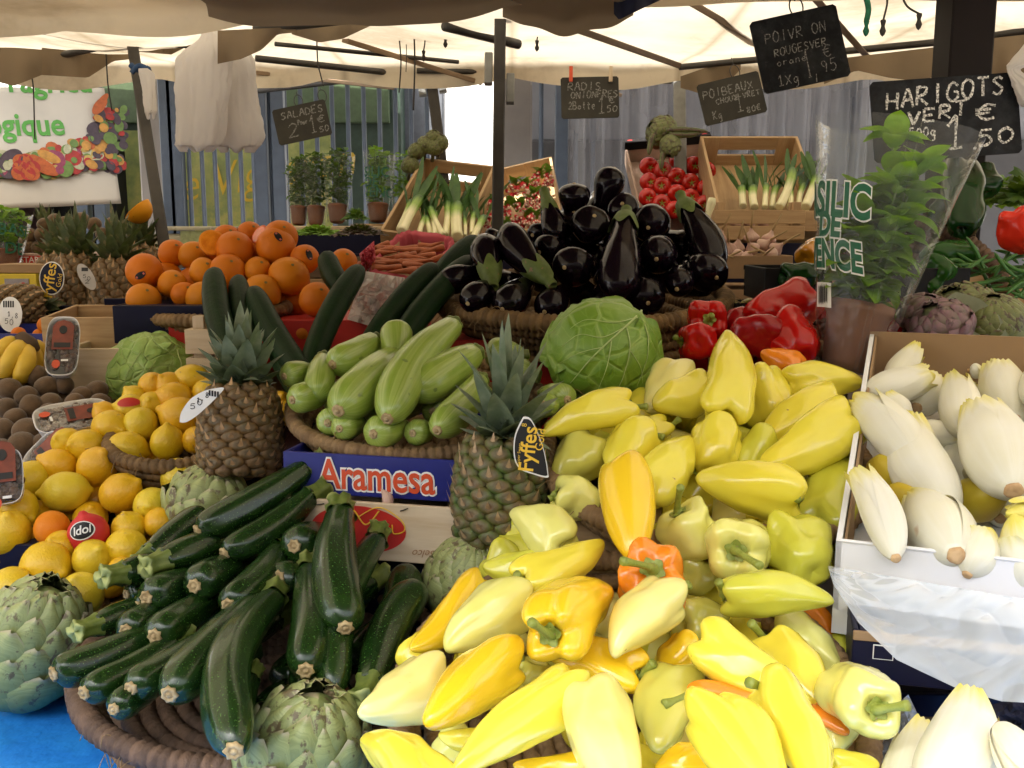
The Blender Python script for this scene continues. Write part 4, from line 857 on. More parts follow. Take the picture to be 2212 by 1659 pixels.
def pineapple(p0, p1, R, label, crown, rind, leafmat, rows=11, cw=1.0, seed=1, name='pineapple', cl=None, group=None, nleaf=44, spread=1.25, topR=.75):
    """p0 base, p1 top of the fruit, crown = length of the leaf tuft"""
    rng = random.Random(seed); M = frame(p0, p1, 0); L = (p1-p0).length; g = G()
    prof = [(0, 0), (0, .55), (.03, .76), (.12, .93), (.3, 1), (.6, 1), (.8, .95), (.93, .82), (1, .6), (1, 0)]
    g.merge(lathe([(z, r*.94) for z, r in prof], L, R, 40, 24)); c = cat_rom(prof, 60)
    per = 8; gold = []
    for j in range(rows):
        z = (j+.5)/rows
        if not .03 < z < .97: continue
        rad = float(np.interp(z, c[8:52, 0], c[8:52, 1]))*R; cnt = 11
        for k in range(cnt):
            a = 2*math.pi*(k+.5*(j % 2))/cnt+z*.9; h = L/rows*1.75; w = 2*math.pi*rad/cnt*.53
            er = Vector((math.cos(a), math.sin(a), 0)); et = Vector((-math.sin(a), math.cos(a), 0)); slope = (float(np.interp(z+.03, c[8:52, 0], c[8:52, 1]))-float(np.interp(z-.03, c[8:52, 0], c[8:52, 1])))*R/(.06*L)
            ez = (Vector((0, 0, 1))+er*slope).normalized(); nn = et.cross(ez); nn = nn if nn.dot(er) > 0 else -nn; ctr = er*rad*.955+Vector((0, 0, z*L)); v = [ctr+nn*R*.085-ez*h*.06]; pt = [(1, .9, 0)]; f = []
            for ri, (q, hgt) in enumerate(((.30, .13), (.62, .105), (.86, .05), (1.02, -.07))):
                for i in range(8):
                    t = 2*math.pi*i/8; sx, sy = math.cos(t), math.sin(t)*(1.0 if abs(math.cos(t)) < .1 else .92); v.append(ctr+et*w*q*sx+ez*h*.56*q*sy+nn*R*hgt); pt.append(((.9, .7, .15, 0)[ri], (.5, .1, 0, 0)[ri], 0))
            for i in range(8):
                i2 = (i+1) % 8; f.append((0, 1+i, 1+i2))
                for ri in range(3): f.append((1+ri*8+i, 1+(ri+1)*8+i, 1+(ri+1)*8+i2, 1+ri*8+i2))
            g.add(v, f, 0, pt)
            b = ctr+nn*R*.09-ez*h*.12; wv = w*.30    # the dry spine on each eye
            tip = b+ez*h*.55*rng.uniform(.7, 1.3)+nn*R*.14+et*rng.uniform(-.1, .1)*w
            g.add([b-et*wv-ez*h*.16, b+et*wv-ez*h*.16, b+nn*R*.05+ez*h*.05, tip], [(0, 2, 3), (2, 1, 3), (0, 1, 2)], 0, [(0, .75, 0), (0, .75, 0), (0, 1, 0), (0, 1, 0)])
    o = build(name, g, rind, M=M, label=label, cat='pineapple', group=group)
    cg = G()
    for i in range(nleaf):
        t = i/nleaf; a = i*2.39996; out = Vector((math.cos(a), math.sin(a), 0)); up = Vector((0, 0, 1)); tilt = spread*(1-t)**1.1
        u2 = (up*math.cos(tilt)+out*math.sin(tilt)).normalized(); o2 = (out*math.cos(tilt)-up*math.sin(tilt)).normalized()
        ln = crown*(.34+.42*t**.9)*rng.uniform(.85, 1.15); w = R*cw*.42*(.8+.4*math.sin(math.pi*min(1, t+.2)))
        blade(cg, out*R*.16*(1-t)+Vector((0, 0, L-.004+crown*.22*t)), o2, u2, ln, w, (.95-.65*t)*rng.uniform(.2, 1.4), 8, .4, seed=i)
    build('crown', cg, leafmat, o); return o, M, L
def artichoke(p0, p1, R, label, mat, n=90, seed=1, name='artichoke', cat='artichoke', group=None, open_=.12, stem=.03, round_=1.0):
    """p0 stalk end, p1 top; overlapping bracts in a spiral, each a curved pointed shell"""
    rng = random.Random(seed); M = frame(p0, p1, rng.uniform(0, 6)); L = (p1-p0).length; g = G(); prof = [(0, 0), (0, .35), (.08, .72), (.25, .97), (.45, 1), (.68, .86), (.86, .58), (.97, .25), (1, 0)]
    g.merge(lathe([(z*.94+.02, r*.86) for z, r in prof], L, R, 28, 20)); c = cat_rom(prof, 60)
    def rad(z): return float(np.interp(z, c[:, 0], c[:, 1]))*R
    rows = []
    for i in range(n):
        z0 = .0+.86*(i/n)**.85; a0 = i*2.39996; big = (1-.5*(i/n)); hl = (.42*big+.07); hw = R*.78*(1-.5*i/n)/max(rad(max(z0, .15)), R*.35)
        nu, nv = 6, 6; v = []; f = []; pt = []; jit = rng.uniform(.9, 1.1); lean = rng.uniform(.4, 1.4)
        for jv in range(nv+1):
            t = jv/nv; wid = hw*(math.sin(math.pi*(.22+.60*t))**.8)*(1-t**4*.86)
            for ju in range(nu+1):
                u = ju/nu*2-1; a = a0+u*wid*jit; z = z0+hl*t; zz = min(z, .985); r = rad(zz)+R*(.02+.05*(1-i/n)*0+open_*1.7*t**1.6*lean*.8+.055*t-.11*u*u*(1-.35*t)+.05*(1-abs(u))*math.sin(t*3))+(.0 if z < .985 else 0)
                v.append((r*math.cos(a), r*math.sin(a), min(z, .99+.02*(z-.99))*L)); pt.append((max(abs(u)*(.6+.4*t), t**3), t, i/n))
        for jv in range(nv):
            for ju in range(nu): q = jv*(nu+1)+ju; f.append((q, q+1, q+nu+2, q+nu+1))
        g.add(v, f, 0, pt)
    if stem: g.merge(tube([(0, 0, .02), (0, 0, -stem*.5), (0, 0, -stem)], R*.22, 12))
    g.v = [tuple(x) for x in g.v]
    return build(name, g, mat, M=M, label=label, cat=cat, group=group)
def endive(it, plane, label, bend=0, group='endives in the white carton'):
    """p0 root, p1 leaf tip"""
    p0, p1, R = ends(it, plane); s = sd(); rng = random.Random(s); M = frame(p0, p1, rng.uniform(-.6, .6)); L = (p1-p0).length
    g = lathe([(z, r*.98) for z, r in END], L, R, 30, 28, 0, 0, 1, bend); c = cat_rom(END, 60)
    for i in range(4 if L > 3.6*R else 1):
        a0 = i*1.9+rng.uniform(-.4, .4); hw = rng.uniform(.95, 1.35); te = rng.uniform(.86, 1.0)-.10*(i == 0); nu, nv = 12, 16; v = []; f = []; pt = []
        for jv in range(nv+1):
            t = .02+(te-.02)*jv/nv; q = jv/nv; wd = hw*(1-.72*q**3); r0 = float(np.interp(t, c[:, 0], c[:, 1]))*R
            for ju in range(nu+1):
                u = ju/nu*2-1; fr = .05*math.sin(u*9+i)*q**4; a = a0+u*wd; sm_ = min(1, q*3); r = r0*(1.0+.007*i*sm_)+.0010*(.3+.7*sm_)+.0016*abs(u)**3*q+(.007*q**6)+fr*R*.6
                z = (t+fr*.12)*L; v.append((r*math.cos(a), r*math.sin(a)+bend*L*math.sin(math.pi*t), z)); pt.append((math.cos(a), math.sin(a), min(1, t+(.07*abs(u)**2*q))))
        for jv in range(nv):
            for ju in range(nu): k = jv*(nu+1)+ju; f.append((k, k+1, k+nu+2, k+nu+1))
        g.add(v, f, 0, pt)
    o = build('endive', g, M_END, M=M, label=label, cat='endive', group=group)
    build('root_cut', lathe([(0, 0), (0, .9), (.5, 1.05), (1, .95), (1, 0)], .007, R*.25, 16, 8, 5, .05, 0, seed=s), M_ENDROOT, o, T(0, 0, -.003)); return o
def basket(px, py, d, rx, label, tilt=12, asp=1.0, depth=.08, r=.011, mat=None, coils=5, inner=True, yaw=0, flare=.35, wisps=40, name='straw_basket', wraps=1.0, rimr=1.35, seed=1):
    c = P(px, py, d); M = T(*c) @ Matrix.Rotation(R_(yaw), 4, 'Z') @ Matrix.Rotation(R_(tilt), 4, 'X'); rng = random.Random(seed); g = G()
    def ring(g, rr, z, tr, seg, ph):
        W_ = int(2*math.pi*rr/.0115*wraps); n = 8; v = []; f = []; pt = []; rnd = [rng.random() for _ in range(W_+2)]; rr0 = rng.random()
        for i in range(seg):
            a = 2*math.pi*i/seg; w = (a/(2*math.pi)*W_+ph) % W_; q = tr*(.86+.24*abs(math.sin(math.pi*w))**.6)*(1+.05*mnoise.noise((a*3, z*30, seed)))
            zz = z+.004*mnoise.noise((math.cos(a)*1.5, math.sin(a)*1.5, z*20+seed)); er = Vector((math.cos(a), math.sin(a)*asp, 0))
            for k in range(n):
                b = 2*math.pi*k/n+.35*math.sin(math.pi*w); v.append((er.x*(rr+q*math.cos(b)), er.y*(rr+q*math.cos(b)), zz+q*math.sin(b))); pt.append((rnd[int(w)], rr0, 0))
        for i in range(seg):
            for k in range(n):
                a, b = i*n+k, i*n+(k+1) % n; c_, d_ = ((i+1) % seg)*n+(k+1) % n, ((i+1) % seg)*n+k; f.append((a, d_, c_, b))
        g.add(v, f, 0, pt)
    for k in range(coils):
        t = k/max(coils-1, 1); ring(g, rx*(1-flare*t**1.5), -depth*t, r*(1 if k else rimr), int(2*math.pi*rx/.0019), k*.5)
    if inner:
        rr = rx*(1-flare)-2*r; i = 0
        while rr > .03 and i < 14: ring(g, rr, -depth-.002, r, max(24, int(2*math.pi*rr/.0026)), 0); rr -= 2*r; i += 1
    if inner: g.merge(lathe([(0, 0), (0, 1), (1, 1.02), (1, 0)], .006, rx*(1-flare)+r, 48, 6), T(0, 0, -depth-r-.002))
    o = build(name, g, mat or M_STRAW, M=M, label=label, cat='basket')
    if wisps:
        h = G()
        for i in range(wisps):
            a = rng.uniform(0, 6.28); b = Vector((math.cos(a)*rx, math.sin(a)*rx*asp, rng.uniform(-.02, .01))); dv = Vector((math.cos(a)+rng.uniform(-.8, .8), math.sin(a)+rng.uniform(-.8, .8), rng.uniform(-.9, .7))).normalized(); ln = rng.uniform(.012, .04)
            q = [b, b+dv*ln*.5+Vector((0, 0, .006)), b+dv*ln+Vector((rng.uniform(-.01, .01), 0, -.006))]; h.merge(tube(cat_rom([tuple(x) for x in q], 6), .0006, 4))
        build('loose_straw', h, M_FIBRE, o, kind='stuff')
    return o
def tray(name, TL, TR, BL, depth, th, mats, label, cat, hole=None, lid=True, walls=(1, 1, 1, 1), group=None, slats=0):
    """open box whose mouth is the quad: walls go back along the quad's normal. walls = top, right, bottom, left"""
    M, w, h = qframe(TL, TR, BL); g = G(); z = -depth/2
    def wall(i, along):                      # i: 0 top 1 right 2 bottom 3 left
        bands = [(z, depth)] if not slats else [(-depth*(k+.5)/slats, depth/slats*.84) for k in range(slats)]
        for cz, hz in bands:
            if i in (0, 2):
                y = (h/2-th/2)*(1 if i == 0 else -1)
                if i == 0 and hole:
                    for sx, ww in ((-1, (w-hole[0])/2), (1, (w-hole[0])/2)): g.merge(box(sx*(w/2-ww/2), y, cz, ww-.0005, th, hz))
                    q = (hz-hole[1])/2; g.merge(box(0, y, cz+hz/2-q/2, hole[0], th*.98, q)); g.merge(box(0, y, cz-hz/2+q/2, hole[0], th*.98, q))
                else: g.merge(box(0, y, cz, w, th, hz))
            else: g.merge(box((w/2-th/2)*(1 if i == 1 else -1), 0, cz, th, h-2*th-.001, hz))
    for i in range(4):
        if walls[i]: wall(i, 0)
    if lid: g.merge(box(0, 0, -depth+th/2+.001, w-2*th-.002, h-2*th-.002, th))
    return build(name, g, mats, M=M, smooth=False, label=label, cat=cat, group=group), M, w, h
def crate(px, py, d, w, dep, h, yaw, tilt, m, label, cat='crate', name='wooden_crate', th=.008, open_=True, slats=1):
    """a box standing upright: (px,py,d) is its front bottom middle"""
    M = T(*P(px, py, d)) @ Matrix.Rotation(R_(yaw), 4, 'Z') @ Matrix.Rotation(R_(tilt), 4, 'X'); g = G()
    for k in range(slats):
        cz, hz = h*(k+.5)/slats, h/slats*(.86 if slats > 1 else 1)
        g.merge(box(0, th/2, cz, w, th, hz)); g.merge(box(0, dep-th/2, cz, w, th, hz))
        for s in (-1, 1): g.merge(box(s*(w/2-th/2), dep/2, cz, th, dep-2*th-.001, hz))
    g.merge(box(0, dep/2, th/2+.001, w-2*th-.002, dep-2*th-.002, th))
    if not open_: g.merge(box(0, dep/2, h-th/2-.001, w-2*th-.002, dep-2*th-.002, th))
    if slats > 1:
        for sx in (-1, 1):
            for yy in (th+.012, dep-th-.012): g.merge(box(sx*(w/2-th-.0125), yy, h/2+.01, .022, .022, h+.02))
    return build(name, g, m, M=M, smooth=False, label=label, cat=cat), M
# ---------------------------------------------------------------- pale yellow peppers (front right)
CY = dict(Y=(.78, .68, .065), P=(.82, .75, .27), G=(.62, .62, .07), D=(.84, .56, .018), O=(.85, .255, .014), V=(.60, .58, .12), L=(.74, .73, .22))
def PP(x, y): return 1.42-.000659*(y-820)
GP = 'yellow peppers heaped in the baskets at front'
PEPS = [
 (1562,905,1578,716,104,.05,.05,'Y','tall yellow pepper standing tip up on top of the heap',dict(stem=0)),
 (1365,878,1170,928,84,.03,.03,'Y','yellow pepper lying below the big cabbage, tip to the left',dict(st=(1398,878))),
 (1470,800,1402,890,92,-.03,-.02,'P','pale yellow pepper tucked behind against the right of the big cabbage',dict(stem=0)),
 (1530,838,1410,872,92,0,.02,'Y','shiny yellow pepper pressed against the left of the upright pepper',dict(stem=0)),
 (1632,803,1672,920,104,-.01,-.05,'Y','yellow pepper showing its stalk just right of the upright pepper',dict(st=(1652,812),kind='bell',lobes=4)),
 (1690,828,1864,822,84,-.02,-.02,'Y','long yellow pepper below the basil pot pointing right',dict(hook=.03,bend=-.03,stem=0)),
 (1730,795,1645,756,58,-.05,-.05,'O','small orange pepper lying below the red peppers',dict(stem=0)),
 (1808,868,1635,975,108,0,-.02,'Y','ridged yellow pepper partly covered by the broad shiny one',dict(stem=0)),
 (1836,905,1650,1022,122,.05,.03,'Y','broad shiny yellow pepper at right touching the endive carton',dict(stem=0)),
 (1770,1150,1832,982,128,-.02,-.02,'G','yellow pepper leaning on the corner of the endive carton, tip up',dict(stem=0)),
 (1730,1076,1503,1030,122,.06,.06,'Y','wide yellow pepper lying across with its scarred end to the right',dict(st=(1722,1078,.03),dents=.2)),
 (1466,1105,1522,1200,122,.08,.01,'L','pale pepper with a thick stalk sticking up near the middle',dict(st=(1470,1052,.03),kind='bell')),
 (1589,1190,1597,1172,128,.10,0,'L','round pale pepper facing forward with a dark broken stalk',dict(st=(1642,1222,.05),kind='bell',lobes=4)),
 (1690,1160,1765,1235,138,.02,.04,'G','knobbly yellow green pepper beside the corner of the white carton',dict(kind='bell',lobes=5,dents=.35,stem=0,amp=.12)),
 (1562,1285,1802,1296,94,.07,.07,'G','long yellow green pepper pointing right to the white carton',dict(st=(1552,1256),hook=.02)),
 (1350,1012,1369,1210,138,.12,.10,'D','smooth deep yellow pepper hanging tip down over the orange one',dict(stem=0,amp=.03,dents=.05,flat=.9)),
 (1390,932,1322,1020,104,.02,.02,'Y','yellow pepper left of centre with a stalk bent to the right',dict(st=(1434,945))),
 (1445,925,1300,962,62,-.01,-.01,'Y','narrow yellow pepper with a dark hooked stalk, half buried',dict(st=(1468,905))),
 (1385,1070,1490,945,108,.03,.03,'Y','yellow pepper leaning tip up behind the smooth deep yellow one',dict(stem=0)),
 (1285,958,1205,1040,112,-.02,-.03,'V','dull wrinkled olive pepper at the left edge of the upper basket',dict(stem=0,dents=.3)),
 (1200,1068,1292,1088,96,.0,-.02,'L','pale pepper with lobed end facing left on the basket rim',dict(kind='bell',st=(1186,1078,.0))),
 (1548,918,1535,1020,108,.03,.01,'Y','blocky yellow pepper directly under the upright one',dict(kind='bell',stem=0)),
 (1665,950,1590,1030,84,0,-.01,'G','yellow green pepper wedged left of the broad shiny one',dict(stem=0)),
 (1532,1030,1605,1000,92,-.02,-.02,'Y','yellow pepper behind the wide one, its stalk pointing left',dict(st=(1484,1010))),
 (1225,1185,1108,1100,104,.04,.04,'L','pale dimpled pepper left of the basket rim, tip up',dict(stem=0,dents=.25)),
 (1180,1225,1042,1225,78,.0,.0,'G','yellow green pepper lying over the dark artichoke behind',dict(stem=0)),
 (1128,1262,1308,1178,92,.06,.06,'Y','yellow pepper pointing up right below the basket rim',dict(st=(1116,1240))),
 (1132,1288,948,1372,128,.08,.08,'L','large pale pepper with a curved tip next to the courgettes',dict(hook=-.22,dents=.22,stem=0)),
 (1035,1258,905,1418,92,.02,.03,'D','yellow pepper with a pointed tip at the left edge of the heap',dict(stem=0,hook=.12)),
 (1186,1372,1302,1268,142,.14,.06,'D','big yellow pepper showing a pale green stalk, left of the orange one',dict(st=(1148,1344,.03),kind='pep',lobes=4)),
 (1410,1230,1402,1285,148,.11,.0,'O','bright orange pepper with a thick green stalk in the middle',dict(st=(1345,1212,.05),kind='bell',lobes=5)),
 (1452,1282,1300,1375,118,.11,.12,'P','cream pepper with an upturned tip in front of the orange one',dict(st=(1490,1262),hook=-.30,dents=.2)),
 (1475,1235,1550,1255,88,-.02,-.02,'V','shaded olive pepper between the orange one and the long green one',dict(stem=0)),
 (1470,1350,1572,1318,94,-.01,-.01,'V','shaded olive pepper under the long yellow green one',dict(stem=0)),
 (1382,1462,1158,1392,104,.04,.04,'D','deep yellow pepper with a hooked stalk to the right',dict(st=(1412,1432),hook=.05)),
 (1098,1425,930,1578,134,.08,.09,'D','plump deep yellow pepper at left with its stalk curling up',dict(st=(1128,1418),dents=.16)),
 (935,1448,782,1552,122,.05,.06,'P','cream pepper at the lower left end of the heap',dict(stem=0)),
 (1244,1482,972,1646,118,.14,.13,'Y','long ridged yellow pepper in the foreground with a black stalk stub',dict(st=(1252,1492,.03),lobes=4)),
 (1268,1505,1356,1760,148,.14,.14,'P','big cream yellow pepper in front, shoulders up',dict(stem=0,lobes=3)),
 (945,1715,788,1590,122,.06,.05,'Y','yellow pepper cut by the bottom edge beside the artichoke, tip up left',dict(stem=0)),
 (1062,1602,946,1592,52,0,.0,'Y','small yellow tip poking out below the plump deep yellow one',dict(stem=0)),
 (1494,1388,1424,1448,92,.03,.01,'D','small round deep yellow pepper left of a big leaning one',dict(st=(1500,1376))),
 (1512,1382,1722,1502,124,.11,.08,'Y','big yellow pepper leaning to the lower right',dict(stem=0,dents=.18,lobes=4)),
 (1662,1392,1786,1540,128,.04,.03,'Y','yellow pepper with a long green stalk standing up behind',dict(st=(1622,1345))),
 (1690,1345,1812,1445,96,-.04,-.04,'L','pale green pepper behind against the dark gap',dict(stem=0)),
 (1745,1322,1832,1432,84,-.07,-.08,'O','deep orange pepper in the shade under the white carton',dict(stem=0,bend=.06)),
 (1896,1532,1812,1472,136,.12,.06,'L','pale pepper at the right end with its stalk pointing right',dict(st=(1962,1524,.02),kind='bell',lobes=3)),
 (1668,1490,1765,1700,138,.16,.15,'Y','yellow pepper in front with a green stalk reaching left',dict(st=(1618,1474,.02))),
 (1488,1505,1712,1536,78,.07,.05,'O','long orange pepper in front with a curved stalk to the left',dict(st=(1434,1522))),
 (1750,1530,1832,1588,50,.03,.03,'O','orange tip poking out beside the pale pointed one at right',dict(stem=0)),
 (1765,1600,1862,1556,88,.0,.0,'L','pale pepper with a sharp tip below the right hand one',dict(stem=0,hook=-.1)),
 (1532,1538,1690,1750,158,.17,.15,'Y','very large yellow pepper cut by the bottom edge',dict(stem=0,lobes=4)),
 (1462,1465,1424,1622,128,.03,.03,'V','olive yellow pepper with brown specks behind the front row',dict(stem=0)),
 (1305,1655,1108,1652,74,.05,.05,'D','yellow pepper lying along the bottom edge',dict(stem=0)),
 (1545,1650,1415,1668,92,.04,.04,'D','deep yellow pepper at the bottom edge between two big ones',dict(stem=0)),
 (1795,1650,1900,1652,66,.02,.02,'Y','yellow pepper end at the bottom right of the heap',dict(stem=0)),
 (1200,1392,1140,1412,80,-.02,-.03,'V','olive pepper shaded under the big stalked one',dict(stem=0)),
 (1120,1462,1195,1452,72,-.01,-.02,'V','olive pepper shaded right of the plump deep yellow one',dict(stem=0)),
 (880,1402,930,1432,84,-.02,-.02,'Y','yellow pepper half hidden behind the cream one at left',dict(stem=0)),
 (985,1420,1060,1400,74,-.03,-.03,'Y','yellow pepper glimpsed between the curved tip and the plump one',dict(stem=0)),
 (965,1592,1020,1640,92,-.03,-.03,'L','pale pepper glimpsed under the long ridged one',dict(stem=0)),
]
for it in PEPS:
    k = dict(it[9]); pepper(it[:7], PP, CY[it[7]], it[8], GP, **k)
rng = random.Random(11)                          # the buried layer that shows through the gaps
for i in range(62):
    y = rng.uniform(880, 1680); t = (y-880)/800; x = rng.uniform(1210-330*t if y > 1180 else 1240, 1790 if y < 1300 else 1840)
    a = rng.uniform(0, 6.28); l = rng.uniform(60, 90); dx, dy = l*math.cos(a), l*math.sin(a)*.7
    pepper((x-dx, y-dy, x+dx, y+dy, rng.uniform(88, 115), -.075-.03*rng.random(), -.085-.03*rng.random()), PP, CY[rng.choice('YGLGYP')], 'yellow pepper mostly buried under the others in the heap', GP, stem=False)
# ---------------------------------------------------------------- courgettes
def PZ(x, y): return 1.45-.00071*(y-1010)
GZ = 'dark courgettes in the flat basket'
ZUCS = [
 (428,1148,662,1012,80,.05,.05,'topmost dark courgette pointing up right to the pineapple',dict(bend=.03)),
 (485,1196,672,1072,76,.05,.04,'dark courgette just below the topmost one, parallel to it',dict(bend=.05)),
 (636,1180,705,1160,92,.06,-.03,'thick courgette facing the viewer left of the upright pair',{}),
 (600,1248,665,1262,86,.05,-.04,'round courgette end facing the viewer above the curved one',{}),
 (442,1108,322,1198,70,.0,.02,'courgette with stalk down left, half under the topmost one',dict(scar=0)),
 (468,1172,352,1212,78,.01,.05,'courgette with star shaped pale stalk facing left',dict(scar=0)),
 (350,1225,262,1240,78,.0,.04,'courgette with ragged star stalk next to the pale lemon',dict(scar=0)),
 (420,1266,505,1222,88,.06,.0,'courgette pointing left in the middle of the stack',{}),
 (316,1292,425,1252,86,.05,.0,'courgette below the star stalks, pale end to the left',{}),
 (274,1284,330,1270,54,.0,-.02,'small courgette end squeezed beside the lemons',{}),
 (297,1310,370,1298,62,.02,-.02,'narrow courgette end under the small squeezed one',{}),
 (494,1308,600,1190,88,.07,.02,'courgette leaning right with greyish end beside the curved one',dict(bend=.06)),
 (414,1306,470,1298,62,.01,-.03,'courgette end in the shade below the middle one',{}),
 (312,1318,205,1352,72,-.01,.03,'courgette with stalk pointing at the left artichoke',dict(scar=0)),
 (272,1362,345,1318,76,.05,.0,'short courgette end above the left fan of courgettes',{}),
 (334,1374,448,1300,86,.06,.0,'courgette in the third row, pale end to the left',{}),
 (116,1456,318,1372,86,.05,.03,'leftmost courgette touching the left artichoke',dict(bend=.05)),
 (182,1497,372,1392,82,.06,.03,'second courgette of the left fan over the basket rim',dict(bend=.04)),
 (283,1488,428,1392,84,.08,.04,'third courgette of the left fan lying on a shorter one',dict(bend=.03)),
 (246,1532,345,1470,72,.06,.03,'lowest courgette of the left fan just above the rim',{}),
 (366,1500,560,1296,104,.10,.04,'bright green courgette in front with a ribbed flank',{}),
 (505,1622,588,1296,106,.12,.06,'big curved courgette standing over the basket in front',dict(bend=-.09)),
 (478,1612,540,1470,70,.08,.05,'courgette tucked behind the foot of the big curved one',{}),
 (660,1448,668,1238,98,.10,.05,'upright courgette with brown end left of the steep pair',dict(bend=.03)),
 (746,1356,735,1112,104,.12,.09,'tall upright courgette below the white and red crate',dict(bend=-.04)),
 (718,1494,812,1168,86,.07,.05,'long glossy courgette crossing behind the upright one',dict(bend=-.07)),
 (900,1268,800,1482,94,.03,.06,'courgette lying stalk down next to the yellow peppers',dict(scar=0,bend=.04)),
 (550,1398,492,1445,66,.0,.02,'courgette with pale star stalk deep in the basket',dict(scar=0)),
 (672,1400,652,1500,78,.02,.03,'courgette stalk showing below the upright one with brown end',dict(scar=0)),
 (560,1125,640,1075,62,.0,.0,'courgette squeezed between the two topmost ones',{}),
 (880,1230,840,1420,84,-.03,-.02,'dark courgette in the shade behind the stalk down one',{}),
 (650,1098,705,1092,56,-.02,-.02,'courgette stalk end in front of the red print',dict(scar=0)),
 (760,1555,700,1470,84,-.02,-.04,'courgette in the shade above the front artichoke',{}),
]
for it in ZUCS: courgette(it[:7], PZ, it[7], GZ, **it[8])
for (x, y, x2, y2) in ((470,1390,600,1330),(430,1340,560,1260),(600,1480,700,1400),(690,1330,800,1260),(380,1260,480,1190),(560,1200,680,1120),(760,1440,860,1330),(560,1560,640,1480)):
    courgette((x, y, x2, y2, 88, -.05, -.06), PZ, 'dark courgette mostly buried under the others in the flat basket', GZ, scar=False)
basket(600, 1408, 1.235, .232, 'large flat dark straw basket under the courgettes at front', tilt=9, depth=.045, r=.0105, mat=M_STRAWD, coils=3, flare=.22, wisps=80, seed=2, asp=.92)
# ---------------------------------------------------------------- artichokes in front
artichoke(P(30, 1500, 1.30), P(110, 1265, 1.235), .064, 'green artichoke at the left edge on the blue cloth', M_ART, 50, 2)
artichoke(P(640, 1740, 1.06), P(690, 1500, 1.0), .062, 'green artichoke at the bottom between courgettes and peppers', M_ART, 50, 5)
artichoke(P(440, 1150, 1.52), P(460, 1015, 1.47), .058, 'artichoke half hidden behind the topmost courgette', M_ART, 46, 7)
artichoke(P(1010, 1330, 1.36), P(1030, 1165, 1.30), .060, 'dark artichoke below the green pineapple behind the peppers', M_ART, 80, 8, open_=.06)
